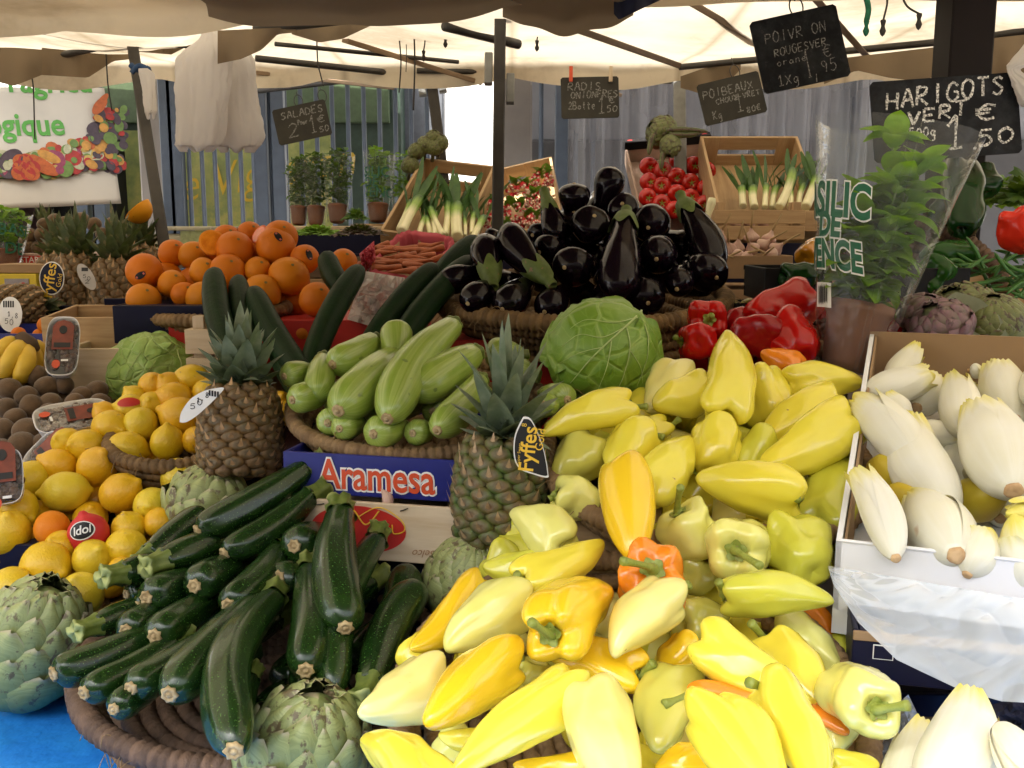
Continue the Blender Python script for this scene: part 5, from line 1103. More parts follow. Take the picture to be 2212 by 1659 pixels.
# ---------------------------------------------------------------- lemons
def PL(x, y): return 1.72-.00083*(y-820)
CL = dict(Y=(.72, .50, .012), P=(.72, .56, .03), O=(.74, .44, .010), G=(.62, .50, .03))
LEMS = [  # x, y, width px, axis (right, up, towards viewer), colour, label, asp
 (413,820,66,(-1,.1,.2),'Y','topmost lemon lying sideways at the top of the lemon heap',1.25),
 (329,834,62,(.2,.6,.6),'O','orange tinged lemon with a stem scar left of the topmost lemon',1.05),
 (366,834,64,(-.3,.5,.5),'O','lemon wedged under the left of the topmost lemon',1.05),
 (446,848,60,(.6,.2,.4),'Y','lemon just above the leaning oval price tag',1.1),
 (376,862,72,(-.8,.2,.3),'O','lemon with a pinched side under the topmost one',1.2),
 (327,876,62,(.1,.4,.8),'Y','lemon between the red stickered one and the pinched one',1.05),
 (290,858,52,(-.4,.5,.2),'Y','lemon at the back beside the crinkled cabbage',1.1),
 (281,884,66,(-.9,.2,.3),'P','lemon with a red oval sticker',1.1),
 (303,918,76,(-.15,-.55,.8),'P','pale lemon with its nipple facing the viewer below the sticker lemon',1.05),
 (390,900,84,(-.9,.35,.2),'O','large lemon behind the leaning oval price tag',1.2),
 (240,924,76,(.7,-.1,.5),'Y','lemon left of the nipple facing one',1.2),
 (226,892,52,(-.4,.5,.4),'O','lemon at the edge above the berry tray',1.1),
 (362,955,74,(.05,1,.25),'Y','pear shaped lemon with its green nipple up on the basket rim',1.1),
 (275,969,74,(-1,.25,.2),'Y','lemon with brown scars lying behind the basket rim',1.25),
 (186,967,80,(-.4,.2,.85),'Y','lemon with a grey scar beside the overlapping one',1.15),
 (146,957,66,(-.3,.3,.8),'Y','lemon at the left shoulder of the heap',1.15),
 (209,1008,84,(.45,.6,.45),'O','brown speckled lemon with its nipple up right',1.2),
 (124,1006,74,(-.7,.4,.3),'O','lemon with a pointed left end above the big left ones',1.15),
 (60,1036,80,(-.6,-.3,.5),'P','smooth pale lemon near the left edge',1.2),
 (140,1062,88,(-1,-.05,.25),'P','big lemon lying sideways with its nipple left',1.22),
 (422,950,58,(.3,.4,.6),'O','lemon between the pear shaped one and the brown pineapple',1.1),
 (320,985,56,(.2,.2,.8),'O','lemon deep in the basket behind the rim',1.0),
 (387,1030,78,(.45,-.45,.75),'P','lemon outside the basket showing its grey blemish and green end',1.15),
 (262,1064,84,(.8,.5,.2),'O','orange lemon with a blunt nipple right of the big sideways one',1.2),
 (329,1092,78,(.15,.1,1),'P','round lemon with its green nub pointing at the viewer',1.05),
 (42,1096,78,(.7,-.5,.3),'Y','lemon with a knobbly end near the left edge',1.2),
 (18,1152,96,(.2,.7,.5),'Y','large lemon cut by the left edge',1.2),
 (196,1118,72,(.2,.5,.5),'O','lemon peeping out above the red tissue paper',1.05),
 (278,1140,76,(-.1,.8,.4),'Y','lemon with its knob up right of the red tissue',1.0),
 (101,1222,102,(.8,-.2,.45),'Y','large sunlit lemon below the orange',1.15),
 (200,1207,84,(.55,.55,.55),'P','lemon with a thick nipple up right below the red tissue',1.1),
 (274,1186,86,(.9,-.1,.2),'Y','broad lemon touching the ragged star courgettes',1.15),
 (132,1182,72,(-.2,.4,.6),'Y','lemon in the gap between orange and red tissue',1.1),
 (26,1270,92,(.6,.2,.5),'Y','lemon above the left artichoke at the edge',1.15),
 (175,1283,96,(-.05,.75,.6),'P','pale green tipped lemon with brown blemish lowest in the heap',1.05),
 (82,1282,84,(.2,.8,.4),'P','lemon sitting right on top of the left artichoke',1.0),
 (262,1232,58,(.2,.3,.8),'O','lemon with black printing tissue beside the courgettes',1.0),
 (12,1200,84,(.3,.3,.6),'O','lemon in shade at the left edge under the large cut one',1.1),
 (70,1172,64,(.3,.3,.6),'O','lemon in shade under the orange',1.1),
 (345,1130,66,(.6,-.3,.5),'O','lemon behind the first star stalk',1.1),
 (404,1106,60,(.7,.3,.4),'O','lemon glimpsed behind the second artichoke',1.1),
 (225,1030,62,(.3,.3,.8),'O','lemon in shade beneath the speckled one',1.1),
 (88,1110,60,(.3,.3,.8),'O','lemon in shade left of the orange',1.1),
 (606,868,48,(.3,.5,.6),'O','lemon behind the pineapple next to the pale courgettes',1.1),
 (614,892,54,(.6,.2,.6),'O','lemon under the one behind the pineapple',1.1),
 (458,822,40,(.6,.4,.4),'O','lemon at the far right end beside the pineapple leaves',1.1),
]
lem = {}
for (x, y, w, ax, c, lab, asp) in LEMS:
    dd = .0 if 'shade' not in lab and 'deep' not in lab and 'peeping' not in lab else -.05
    lem[lab] = roundfruit('lemon', x, y, w, PL, M_LEM, CL[c], lab, 'lemon', 'lemons heaped at left', LEM, ax, asp*1.08, dd, 28, 26, .05)
o, M, R, L = lem['lemon with a red oval sticker']; surface_disc(o, M, R, L, 278, 868, .022, .009, [M_ORINK, M_RED], .1)
rng = random.Random(4)
for i in range(26):
    y = rng.uniform(880, 1280); x0 = max(5, 330-(y-850)*.9); x = rng.uniform(x0, 400-(y-880)*.3)
    roundfruit('lemon', x, y, 78, PL, M_LEM, CL['O'], 'lemon mostly buried inside the heap', 'lemon', 'lemons heaped at left', LEM, (rng.uniform(-1, 1), rng.uniform(-1, 1), rng.uniform(-1, 1)), 1.2, -.075, 20, 18)
roundfruit('orange', 113, 1141, 76, PL, M_ORG, (.68, .22, .005), 'single orange showing its navel among the lemons', 'orange', None, ORA, (.05, .15, 1), .95, .01)
o, M, R, L = roundfruit('wrapped_lemon', 190, 1152, 84, PL, M_REDTISSUE, None, 'lemon wrapped in red tissue printed with a black oval', 'lemon', None, LEM, (-.2, .9, .1), 1.2, .02, 26, 26, .16)
surface_disc(o, M, R, L, 176, 1146, .021, .014, [M_WHITE, M_INK], .25, 'printed_oval')
# its lettering
def decal_text(parent, M, R, L, px, py, s, size, mat, rot=0, lift=.0018, **k):
    inv = M.inverted(); d0 = (P(px, py, 1)-CAM); o = inv @ CAM; dr = (inv.to_3x3() @ d0).normalized(); c = Vector((0, 0, L/2)); kk = L/2/R; o2 = Vector(((o-c).x, (o-c).y, (o-c).z/kk)); d2 = Vector((dr.x, dr.y, dr.z/kk))
    A, B, C = d2.dot(d2), 2*o2.dot(d2), o2.dot(o2)-R*R; t = (-B-math.sqrt(max(0, B*B-4*A*C)))/(2*A); hit = o+dr*t; q = hit-c; nn = Vector((q.x, q.y, q.z/kk/kk)).normalized(); up = inv.to_3x3() @ UP; x = up.cross(nn).normalized(); y = nn.cross(x)
    g = text_geo(s, size, **k); v = []
    for a, b, _ in g.v:
        u, w = a*math.cos(rot)-b*math.sin(rot), a*math.sin(rot)+b*math.cos(rot); p = hit+x*u+y*w-c; p2 = Vector((p.x, p.y, p.z/kk)).normalized()*(R*1.01+lift); v.append(c+Vector((p2.x, p2.y, p2.z*kk)))
    g.v = [tuple(p) for p in v]; return build('lettering', g, mat, parent, smooth=False)
decal_text(o, M, R, L, 176, 1146, 'Idol', .0165, M_WHITE, .25, shear=.2, offset=.0003)
basket(378, 945, 1.62, .100, 'round straw basket under the upper lemons', tilt=14, depth=.07, r=.0085, mat=M_STRAWM, coils=5, flare=.3, wisps=20, inner=False, seed=4, yaw=8)
basket(120, 1230, 1.42, .215, 'wide straw basket under the lower lemons', tilt=12, depth=.06, r=.009, mat=M_STRAWM, coils=3, flare=.3, wisps=10, inner=True, seed=5)
# ---------------------------------------------------------------- big cabbages
def cabbage(px, py, d, R, label, mat, ribs, seed, crinkle=.05, squash=.92, name='cabbage', leafs=2):
    o0 = P(px, py, d); rng = random.Random(seed); off = Vector((rng.uniform(0, 90), rng.uniform(0, 90), rng.uniform(0, 90)))
    Mx = Matrix((RIGHT, UP, -FWD)).transposed().to_4x4(); Mx.translation = o0
    def rad(dv, k=0): return R*(1+.05*mnoise.noise(off+dv*1.3)+crinkle*.5*mnoise.noise(off+dv*5)+crinkle*.35*abs(mnoise.noise(off+dv*11)))
    g = G(); n, m = 72, 48; v = []; f = []
    for j in range(m+1):
        for i in range(n):
            th, ph = math.pi*j/m, 2*math.pi*i/n; dv = Vector((math.sin(th)*math.cos(ph), math.cos(th)*squash, math.sin(th)*math.sin(ph))); v.append(dv*rad(dv.normalized()))
    for j in range(m):
        for i in range(n): a, b = j*n+i, j*n+(i+1) % n; f.append((a, b, b+n, a+n))
    g.add(v, f)
    o = build(name, g, mat, M=Mx, label=label, cat='cabbage')
    for li in range(leafs):                       # loose outer leaf lying on the head, its edge standing off
        h = G(); ang0 = (2.2, -.5, 1.0)[li]; nu, nv = 44, 30; v = []; f = []
        for j in range(nv+1):
            for i in range(nu+1):
                u = (i/nu*2-1); t = j/nv; th = .25+t*(1.55 if li == 0 else 1.35); ph = ang0+u*1.35*(math.sin(math.pi*(.15+.8*t))**.6)
                dv = Vector((math.sin(th)*math.cos(ph), math.sin(th)*math.sin(ph)*.98*squash, math.cos(th)*.9)); edge = max(abs(u)**4, t**7)
                v.append(dv*(rad(dv.normalized())+R*(.012+.060*edge+.055*edge*math.sin(u*13+t*17+li))))
        for j in range(nv):
            for i in range(nu): a = j*(nu+1)+i; f.append((a, a+1, a+nu+2, a+nu+1))
        h.add(v, f); build('outer_leaf', h, mat, o)
    h = G()
    for path, r0 in ribs:                          # pale midribs across the head; path in (x, y) of the visible disc
        c = cat_rom(path, 26); pts = []
        for x, y in c:
            q = math.sqrt(max(.02, 1-x*x-(y/squash)**2)); dv = Vector((x, y, q)); pts.append(dv.normalized()*(rad(dv.normalized())*(1.012)))
        h.merge(tube(pts, [R*r0*(1-.7*i/25) for i in range(26)], 8))
    build('midribs', h, M_CABRIB, o); return o
cabbage(1303, 765, 1.56, .089, 'big smooth green cabbage with pale veins in the middle of the stall', M_CAB,
        [([(.62, .72), (.35, .48), (.05, .22), (-.3, -.12), (-.6, -.5)], .020), ([(.50, .58), (.1, .50), (-.35, .55), (-.6, .40)], .010), ([(.28, .42), (-.1, .25), (-.45, .30), (-.75, .1)], .010), ([(.05, .22), (-.02, -.2), (-.15, -.6)], .010),
         ([(.30, .44), (.35, .1), (.25, -.4), (.1, -.75)], .010), ([(.55, .66), (.68, .3), (.66, -.1), (.5, -.55)], .011), ([(-.1, .08), (-.45, .0), (-.8, -.18)], .008), ([(.36, .02), (.55, -.25), (.6, -.5)], .007)], 3, .04, .96, leafs=2)
cabbage(327, 812, 1.95, .088, 'crinkled pale green cabbage behind the lemons at left', M_CABP, [([(.7, .55), (.82, .2), (.7, -.2)], .02), ([(.1, .5), (-.1, .1), (-.35, -.5)], .008), ([(.4, .3), (.2, -.1), (.1, -.6)], .007)], 9, .10, .95, leafs=2)
# ---------------------------------------------------------------- pale courgettes
def PC(x, y): return 1.62-.00087*(y-700)
PALES = [
 (614,813,668,800,56,.0,-.03,'leftmost pale courgette end facing the viewer above another',{}),
 (631,864,700,848,66,.02,-.02,'pale courgette end at the left on the basket rim',{}),
 (684,856,698,778,66,.02,.0,'pale courgette with cut stalk facing down left',dict(scar=0)),
 (718,788,806,738,74,.04,.0,'pale courgette lying on top at the left',dict(bend=.04)),
 (730,888,852,772,98,.07,.0,'fat pale courgette in front left, its end facing the viewer',{}),
 (856,700,858,782,70,.03,.0,'pale courgette standing up at the top with brown end',{}),
 (836,905,975,706,92,.08,.03,'long pale courgette lying diagonally in the middle',dict(bend=-.05)),
 (894,848,1022,766,90,.07,.02,'thick pale courgette right of the diagonal one',{}),
 (944,930,1035,824,76,.07,.02,'pale courgette in front right touching the rim',dict(bend=.03)),
 (934,888,950,880,58,.0,-.04,'round pale courgette end under the thick one',{}),
 (708,914,730,906,62,.01,-.03,'small round pale courgette end at the lower left',{}),
 (733,926,775,915,58,.03,-.02,'pale courgette end low in front beside the small round one',{}),
 (806,938,862,922,74,.04,-.01,'pale courgette end lowest in the basket middle',{}),
 (891,936,925,930,58,.03,-.01,'pale courgette end just above the rim at centre right',{}),
 (1052,762,1122,768,68,-.02,-.05,'pale courgette behind the green pineapple crown',{}),
 (1226,864,1182,852,66,.02,-.02,'pale courgette end right of the green pineapple under the cabbage',{}),
 (1172,872,1195,880,54,.03,.0,'small pale courgette end touching the pineapple leaves at right',{}),
 (816,752,850,775,58,-.02,-.03,'pale courgette hidden behind the standing one',dict(scar=0)),
 (968,772,1010,790,60,-.03,-.04,'pale courgette in the shade between the diagonal and thick ones',dict(scar=0)),
 (730,842,770,850,54,-.02,-.04,'pale courgette in the shade above the fat one',dict(scar=0)),
 (1100,800,1150,810,66,-.06,-.06,'pale courgette mostly hidden by pineapple leaves',dict(scar=0)),
]
for it in PALES: pale(it[:7], PC, it[7], **it[8])
for (x, y, x2, y2) in ((760,890,850,870),(850,880,930,850),(700,870,780,840),(960,880,1040,850),(880,820,960,780)): pale((x, y, x2, y2, 70, -.06, -.07), PC, 'pale courgette mostly buried in the straw basket', scar=False)
basket(905, 868, 1.56, .195, 'straw basket holding the pale courgettes on the blue carton', tilt=13, depth=.075, r=.0085, mat=M_STRAW, coils=6, flare=.38, wisps=24, inner=True, seed=6)
# ---------------------------------------------------------------- pineapples
pg, Mg, Lg = pineapple(P(1072, 1180, 1.335), P(1090, 945, 1.335), .062, 'green pineapple with a black and yellow tag in front of the pale courgettes', .165, M_PINE_G, M_PINELEAF, 11, 1.0, 3, nleaf=34, spread=1.35)
pb, Mb, Lb = pineapple(P(518, 1030, 1.50), P(520, 838, 1.52), .060, 'brown pineapple with a grey green crown beside the lemons', .135, M_PINE_B, M_PINELEAF, 11, 1.15, 5, nleaf=48, spread=1.3)
def tagdisc(parent, pm, poly_px, d, mats, texts, name='tag', border=.93, rot=0):
    """flat printed tag: outline given in photo px at distance d"""
    cx = sum(p[0] for p in poly_px)/len(poly_px); cy_ = sum(p[1] for p in poly_px)/len(poly_px); c = P(cx, cy_, d); k = d/FPX
    Mw = Matrix((RIGHT, UP, -FWD)).transposed().to_4x4(); Mw.translation = c
    pts = [((x-cx)*k, -(y-cy_)*k) for x, y in poly_px]; sm = cat_rom([(*p,) for p in pts+[pts[0]]], 60)[:-1]
    o = build(name, slab([tuple(p) for p in sm], .0012), mats[0], parent, (pm.inverted() @ Mw), smooth=False)
    if len(mats) > 1: build('printed_face', slab([(p[0]*border, p[1]*border) for p in sm], .0006), mats[1], o, T(0, 0, .0010), smooth=False)
    g = G()
    for (s, size, x, y, r, kw) in texts: place_text(g, s, size*k, (x-cx)*k, -(y-cy_)*k, 0, 0, R_(r), **kw)
    if texts: build('lettering', g, mats[2], o, T(0, 0, .0016), smooth=False)
    return o
tagdisc(pg, Mg, [(1130,900),(1112,940),(1110,985),(1122,1012),(1150,1024),(1182,1032),(1184,1020),(1176,975),(1160,930),(1145,903)], 1.255, [M_WHITE, M_INK, M_GOLD], [('Fyffes', 46, 1142, 970, 84, dict(offset=.0004, sx=.95)), ('Gold', 24, 1168, 950, 80, {}), ('Super Sweet', 9, 1121, 980, 84, {}), ('8', 16, 1133, 918, 84, {})])
t_ = tagdisc(pb, Mb, [(388,912),(392,890),(412,862),(440,845),(470,838),(484,839),(470,856),(450,876),(425,898),(402,912)], 1.43, [M_WHITE], [], 'price_tag')
g = G(); k = 1.43/FPX
for i in range(4): g.merge(box((20+i*6)*k, (26-i*1-2)*k, 0, 4*k, 12*k, .0003, .00002))
chalk(g, '50', -22*k, -10*k, 26*k, 12*k, .0012, rise=.55); chalk(g, '1,8', -8*k, 4*k, 26*k, 11*k, .0012, rise=.5)
build('writing', g, M_INK, t_, T(0, 0, .0012), smooth=False)
# ---------------------------------------------------------------- cartons under the pale courgettes
M_ARA = M_BLUE
bx, Mx = crate(832, 1076, 1.365, .30, .34, .058, -13, 0, M_ARA, 'blue carton with large red and white lettering under the straw basket', 'carton', 'printed_carton', .006)
g = G(); place_text(g, 'Aramesa', .058, -.012, .028, 0, offset=.0036, sx=.82); build('lettering', g, M_WHITE, bx, T(0, -.0012, 0) @ Matrix.Rotation(R_(90), 4, 'X'), smooth=False)
g = G(); place_text(g, 'Aramesa', .058, -.012, .028, 0, offset=.0010, sx=.82); build('lettering', g, M_ORINK, bx, T(0, -.0020, 0) @ Matrix.Rotation(R_(90), 4, 'X'), smooth=False)
cr, Mc = crate(830, 1212, 1.345, .36, .36, .080, -13, 0, M_WOODP, 'pale wooden crate with a red oval under the blue carton', th=.007)
g = G(); g.merge(slab(ellipse(.068, .033, 40), .0006), None, 0); build('red_oval', g, M_RED, cr, T(-.036, -.0012, .042) @ Matrix.Rotation(R_(90), 4, 'X'), smooth=False)
g = G(); g.merge(tube(cat_rom([(-.02, .02, 0), (.01, .035, 0), (.04, .02, 0), (.045, .005, 0), (.03, .0, 0), (.028, .012, 0)], 30), .0009, 5)); g.merge(tube(cat_rom([(-.05, .0, 0), (-.03, .03, 0), (-.01, .01, 0), (.01, .03, 0)], 30), .0011, 5)); build('gold_scroll', g, M_GOLD, cr, T(-.015, -.002, .040) @ Matrix.Rotation(R_(90), 4, 'X'), smooth=False)
g = G(); place_text(g, 'Gran Selco', .015, .075, .016, 0, shear=.4, rot=R_(182)); build('lettering', g, plain('faded_brown_ink', (.38, .20, .10), .7), cr, T(0, -.0012, 0) @ Matrix.Rotation(R_(90), 4, 'X'), smooth=False)
g = G()
for (x, z, r) in ((.03, .074, .4), (.10, .058, 1.4), (.145, .045, .9), (-.09, .074, .2)): g.merge(tube([(x-.006*math.cos(r), 0, z-.006*math.sin(r)), (x, -.002, z), (x+.006*math.cos(r), 0, z+.006*math.sin(r))], .0008, 5))
build('staple', g, M_WIRE, cr, T(0, -.001, 0))
# garlic clove lying on the crate edge
build('garlic_clove', lathe([(0, 0), (0, .5), (.2, .95), (.45, 1), (.75, .6), (.95, .15), (1, 0)], .030, .011, 16, 14, 0, 0, 1, .15, 0, .7, .1, 4), M_GAR, M=frame(P(838, 1100, 1.345), P(825, 1062, 1.35)), label='loose garlic clove lying against the blue carton', cat='garlic')
crate(830, 1345, 1.40, .42, .30, .10, -13, 0, M_NAVY, 'dark blue carton hidden in shade under the pale crate', 'carton', 'supporting_carton', .006, False)
# base crates under the pepper baskets
basket(1520, 985, 1.36, .215, 'straw basket under the upper yellow peppers', tilt=18, depth=.07, r=.009, mat=M_STRAW, coils=5, flare=.3, wisps=10, seed=7, inner=True)
basket(1360, 1500, 1.02, .235, 'straw basket under the lower yellow peppers', tilt=18, depth=.06, r=.009, mat=M_STRAW, coils=4, flare=.25, wisps=10, seed=8, inner=True, asp=.95)
b0 = P(1360, 1500, 1.02); 
def under(name, x, y, z0, z1, w, dep, m, label, cat, yaw=0):
    g = G(); th = .008; h = z1-z0
    for (a, b, c, e, f_, k) in ((0, -dep/2+th/2, h/2, w, th, h), (0, dep/2-th/2, h/2, w, th, h), (-w/2+th/2, 0, h/2, th, dep-2*th-.001, h), (w/2-th/2, 0, h/2, th, dep-2*th-.001, h), (0, 0, h-th/2-.001, w-2*th-.002, dep-2*th-.002, th)): g.merge(box(a, b, c, e, f_, k))
    return build(name, g, m, M=T(x, y, z0) @ Matrix.Rotation(R_(yaw), 4, 'Z'), smooth=False, label=label, cat=cat)
under('supporting_crate', b0.x, 1.02, .935, .985, .40, .34, M_WOOD, 'wooden crate turned over beneath the lower yellow peppers', 'crate')
under('supporting_crate', .27, 1.42, .935, 1.17, .42, .36, M_WOOD, 'wooden crate turned over beneath the upper yellow peppers', 'crate')
# ---------------------------------------------------------------- aubergines
def PA(x, y): return 2.06-.00062*(y-400)
AUBS = [  # blossom end, stalk end
 (1328,362,1296,450,66,.03,-.03,'topmost aubergine standing up at the peak of the heap',dict(calyx=False)),
 (1240,396,1240,470,70,.05,-.02,'aubergine second from the top, its brown scar facing the viewer',dict(calyx=False)),
 (1344,440,1352,475,70,.04,-.06,'aubergine just under the topmost one at right',dict(calyx=False)),
 (1206,522,1181,432,56,.03,.03,'slim aubergine standing with its stalk up, left of the peak',dict()),
 (1284,466,1262,520,86,.09,-.02,'big round aubergine with a looped scar in the centre',dict(calyx=False)),
 (1240,458,1236,520,74,.02,-.06,'aubergine behind the looped scar one',dict(calyx=False)),
 (1330,642,1351,470,92,.13,.09,'pear shaped aubergine standing on end in front, thin calyx on top',dict()),
 (1400,492,1420,466,82,.06,-.03,'aubergine with a tall white highlight at upper right',dict(calyx=False)),
 (1545,590,1478,440,82,.05,.05,'large aubergine at the right leaning with a bright green stalk on top',dict(bend=.04)),
 (1418,560,1424,530,84,.11,.0,'aubergine facing the viewer right of the pear shaped one',dict(calyx=False)),
 (1548,600,1490,565,88,.08,.0,'aubergine at the far right edge of the basket',dict(calyx=False)),
 (1462,625,1484,575,62,.10,.04,'small aubergine with purple shine below the right hand ones',dict(calyx=False)),
 (1219,578,1274,572,88,.12,.03,'round purple black aubergine left of the pear shaped one',dict(calyx=False)),
 (1165,545,1222,526,66,.05,.01,'aubergine lying sideways left of centre',dict(calyx=False)),
 (1092,492,1178,598,76,.08,.12,'long aubergine pointing down right with a green calyx in front',dict(bend=.05)),
 (1046,520,1062,602,74,.05,.10,'aubergine hanging calyx down at the left',dict()),
 (951,610,1050,590,62,.06,.02,'leftmost aubergine pointing left over the rim',dict(calyx=False)),
 (1010,656,1072,616,70,.12,.05,'second aubergine at the lower left by the rim',dict(calyx=False)),
 (1085,668,1140,612,76,.13,.06,'third aubergine low on the rim, tip down left',dict(calyx=False)),
 (1176,674,1222,628,72,.12,.05,'fourth aubergine low on the rim behind the cabbage top',dict(calyx=False)),
 (1400,655,1380,610,86,.10,.02,'aubergine low at right just above the rim',dict(calyx=False)),
 (1320,668,1300,630,84,.09,.0,'aubergine low behind the cabbage',dict(calyx=False)),
 (1150,508,1182,498,46,.0,-.03,'small aubergine peeping out behind the long one',dict(calyx=False)),
 (1048,514,1085,510,40,-.05,-.06,'aubergine end at the back left by the cucumbers',dict(calyx=False)),
]
for it in AUBS: aubergine(it[:7], PA, it[7], **it[8])
rng = random.Random(2)
for (x, y) in ((1100,620),(1180,590),(1250,630),(1320,590),(1380,600),(1440,590),(1230,520),(1330,520),(1400,530),(1470,530),(1280,560),(1150,570),(1060,610),(1500,610),(1300,450),(1210,490)):
    a = rng.uniform(0, 6.28); aubergine((x-40*math.cos(a), y-28*math.sin(a), x+40*math.cos(a), y+28*math.sin(a), 78, -.05, -.07), PA, 'aubergine mostly buried inside the heap', False)
basket(1255, 640, 2.00, .285, 'wide round straw basket full of aubergines', tilt=6, depth=.07, r=.014, mat=M_STRAWM, coils=5, flare=.30, wisps=170, seed=9, rimr=1.2)
under('supporting_crate', .13, 2.02, 1.143, 1.34, .50, .34, M_RED, 'red carton under the aubergine basket', 'carton')
# ---------------------------------------------------------------- cucumbers
def PU(x, y): return 1.93-.0006*(y-560)
def cucumber(it, label, bend=.03):
    p0, p1, R = ends(it, PU); s = sd(); M = frame(p0, p1, 0)
    o = build('cucumber', lathe(CUC, (p1-p0).length, R, 24, 28, 7, .03, .1, bend, 0, 1, .05, s), M_CUC, M=M, label=label, cat='cucumber', group='cucumbers standing among oranges and pale courgettes')
for it in [(462,585,505,790,56,.0,.10,'cucumber with a pointed top, first on the left'),(515,600,560,790,50,-.03,.08,'cucumber half hidden behind the first one'),(545,625,690,850,58,.02,.12,'long cucumber leaning down right behind the brown pineapple'),
           (778,578,662,815,54,.0,.10,'long cucumber leaning down left in front of the oranges'),(704,552,742,630,48,-.08,-.04,'short cucumber behind the orange at right'),(940,574,770,790,50,-.02,.08,'slim cucumber left of the dark pair beside the white bag'),
           (1022,560,850,760,56,-.03,.08,'cucumber right of the slim one'),(1034,520,930,640,60,-.12,-.05,'thick cucumber end behind the aubergines at left'),(596,735,660,860,52,.03,.10,'cucumber low behind the brown pineapple crown')]:
    cucumber(it[:7], it[7])
# ---------------------------------------------------------------- oranges
def PO(x, y): return 2.16-.0008*(y-500)
CO = (.60, .165, .002); CO2 = (.62, .215, .004)
ORS = [(312,587,80,(-.1,.3,.9),0,'orange with a dark sticker at the left end of the heap'),(310,648,74,(.2,.7,.5),1,'orange with scars under the leftmost stickered one'),(373,547,62,(0,.8,.4),0,'orange at the back left next to the leaning post'),
 (418,553,66,(.1,.9,.3),1,'tall oval orange beside the back left one'),(372,613,62,(-.5,.5,.6),1,'small orange between stickered one and the front pair'),(398,637,56,(.1,-.3,.9),0,'orange showing its navel in front at left'),
 (437,643,72,(0,.6,.7),1,'orange just left of the pointed cucumber'),(440,587,62,(-.2,.2,.9),1,'orange with a dark dot in the second row'),(492,587,80,(.1,.5,.7),0,'large orange above the cucumbers'),
 (507,540,82,(.2,.5,.8),0,'big orange in the third row below the cut one'),(490,516,64,(.1,.9,.2),0,'orange at the back behind the big one'),(595,532,84,(-.1,.4,.9),0,'orange with a dark sticker near the top of the heap'),
 (606,512,76,(.1,1,.2),0,'topmost orange at the peak of the heap'),(658,560,64,(.3,.3,.8),0,'orange with a dark sticker at the right shoulder'),(624,597,88,(.1,.85,.5),1,'broad orange with a green stem dot in the front'),
 (557,583,58,(.1,.5,.7),1,'orange between the broad one and the large one'),(566,634,84,(.1,.2,.8),1,'orange behind the middle cucumber'),(686,648,80,(0,.6,.6),0,'orange in front right beside the leaning cucumber'),
 (656,718,46,(0,.6,.6),0,'orange in the gap between cucumbers'),(742,566,60,(.1,.6,.6),0,'orange at right beside the carrots'),(640,612,60,(.3,.2,.8),0,'orange in shade right of the broad one'),(540,505,56,(.3,.9,.2),0,'orange at the back below the reddish cut half')]
for (x, y, w, ax, c, lab) in ORS:
    o, M, R, L = roundfruit('orange', x, y, w, PO, M_ORG, (CO, CO2)[c], lab, 'orange', 'oranges heaped in the back basket', ORA, ax, .96, -.05 if ('shade' in lab or 'back' in lab) else .0)
    if 'sticker' in lab and 'under' not in lab and 'between' not in lab:
        q = {312: (303, 595, .55), 595: (601, 511, -1.05), 658: (668, 550, -1.3)}[x]; surface_disc(o, M, R, L, q[0], q[1], .0125, .0068, [M_INK, M_INK, plain('pink_print', (.62, .16, .12), .5)], q[2], letters=True)
    else: surface_disc(o, M, R, L, x+8, y-w*.28, .0032, .003, [plain('stem_button', (.22, .16, .04), .8)], 0, 'stem_button')
for (x, y) in ((360,600),(420,610),(480,640),(540,610),(600,560),(450,550),(560,550),(640,650),(600,660),(520,660)): roundfruit('orange', x, y, 70, PO, M_ORG, CO, 'orange mostly buried inside the heap', 'orange', 'oranges heaped in the back basket', ORA, (.3, .6, .5), .96, -.08, 20, 16)
def half(x, y, w, d, ax, col, label, name='half_orange'):
    R = w/2/FPX*d; a = cdir(*ax).normalized(); M = frame(P(x, y, d), P(x, y, d)+a*R, 0)
    o = build(name, lathe([(-1, 0), (-.94, .34), (-.7, .72), (-.35, .94), (0, 1), (.01, .97), (.01, 0)], R, R, 28, 22), M_ORG, M=M, col=col, label=label, cat='orange')
    g = G(); g.merge(slab(ellipse(R*.86, R*.86, 30), .001)); 
    build('cut_face', g, skin('cut_citrus_flesh', tuple(min(1, c*1.1) for c in col), (.8, .6, .5), 60, .25, .3), o, T(0, 0, R*.018), smooth=False)
half(460, 524, 58, 2.12, (.45, .3, .8), (.82, .30, .02), 'halved orange showing its flesh at the back of the heap'); half(560, 506, 44, 2.14, (-.5, .35, .6), (.70, .16, .06), 'halved reddish citrus left of the topmost orange')
basket(470, 660, 2.10, .15, 'round straw basket under the oranges', tilt=8, depth=.05, r=.010, mat=M_STRAW, coils=4, flare=.3, wisps=20, inner=True, seed=12)
crate(410, 742, 1.98, .30, .26, .075, 0, 0, M_NAVY, 'navy printed carton under the orange basket', 'carton', 'printed_carton', .006, False)
g = G()
for k in range(3): g.merge(box(.02+k*.018, -.0012, .032, .012, .0012, .018, .0002))
build('print', g, M_WHITE, bpy.data.objects['printed_carton.001'], smooth=False)
crate(640, 800, 1.98, .50, .24, .10, 0, 0, M_RED, 'red carton behind the pale courgettes under the cucumbers', 'carton', 'printed_carton', .006, False)
under('supporting_crate', -.33, 2.16, 1.143, 1.30, .42, .22, M_CARD, 'brown carton propping up the orange basket', 'carton')
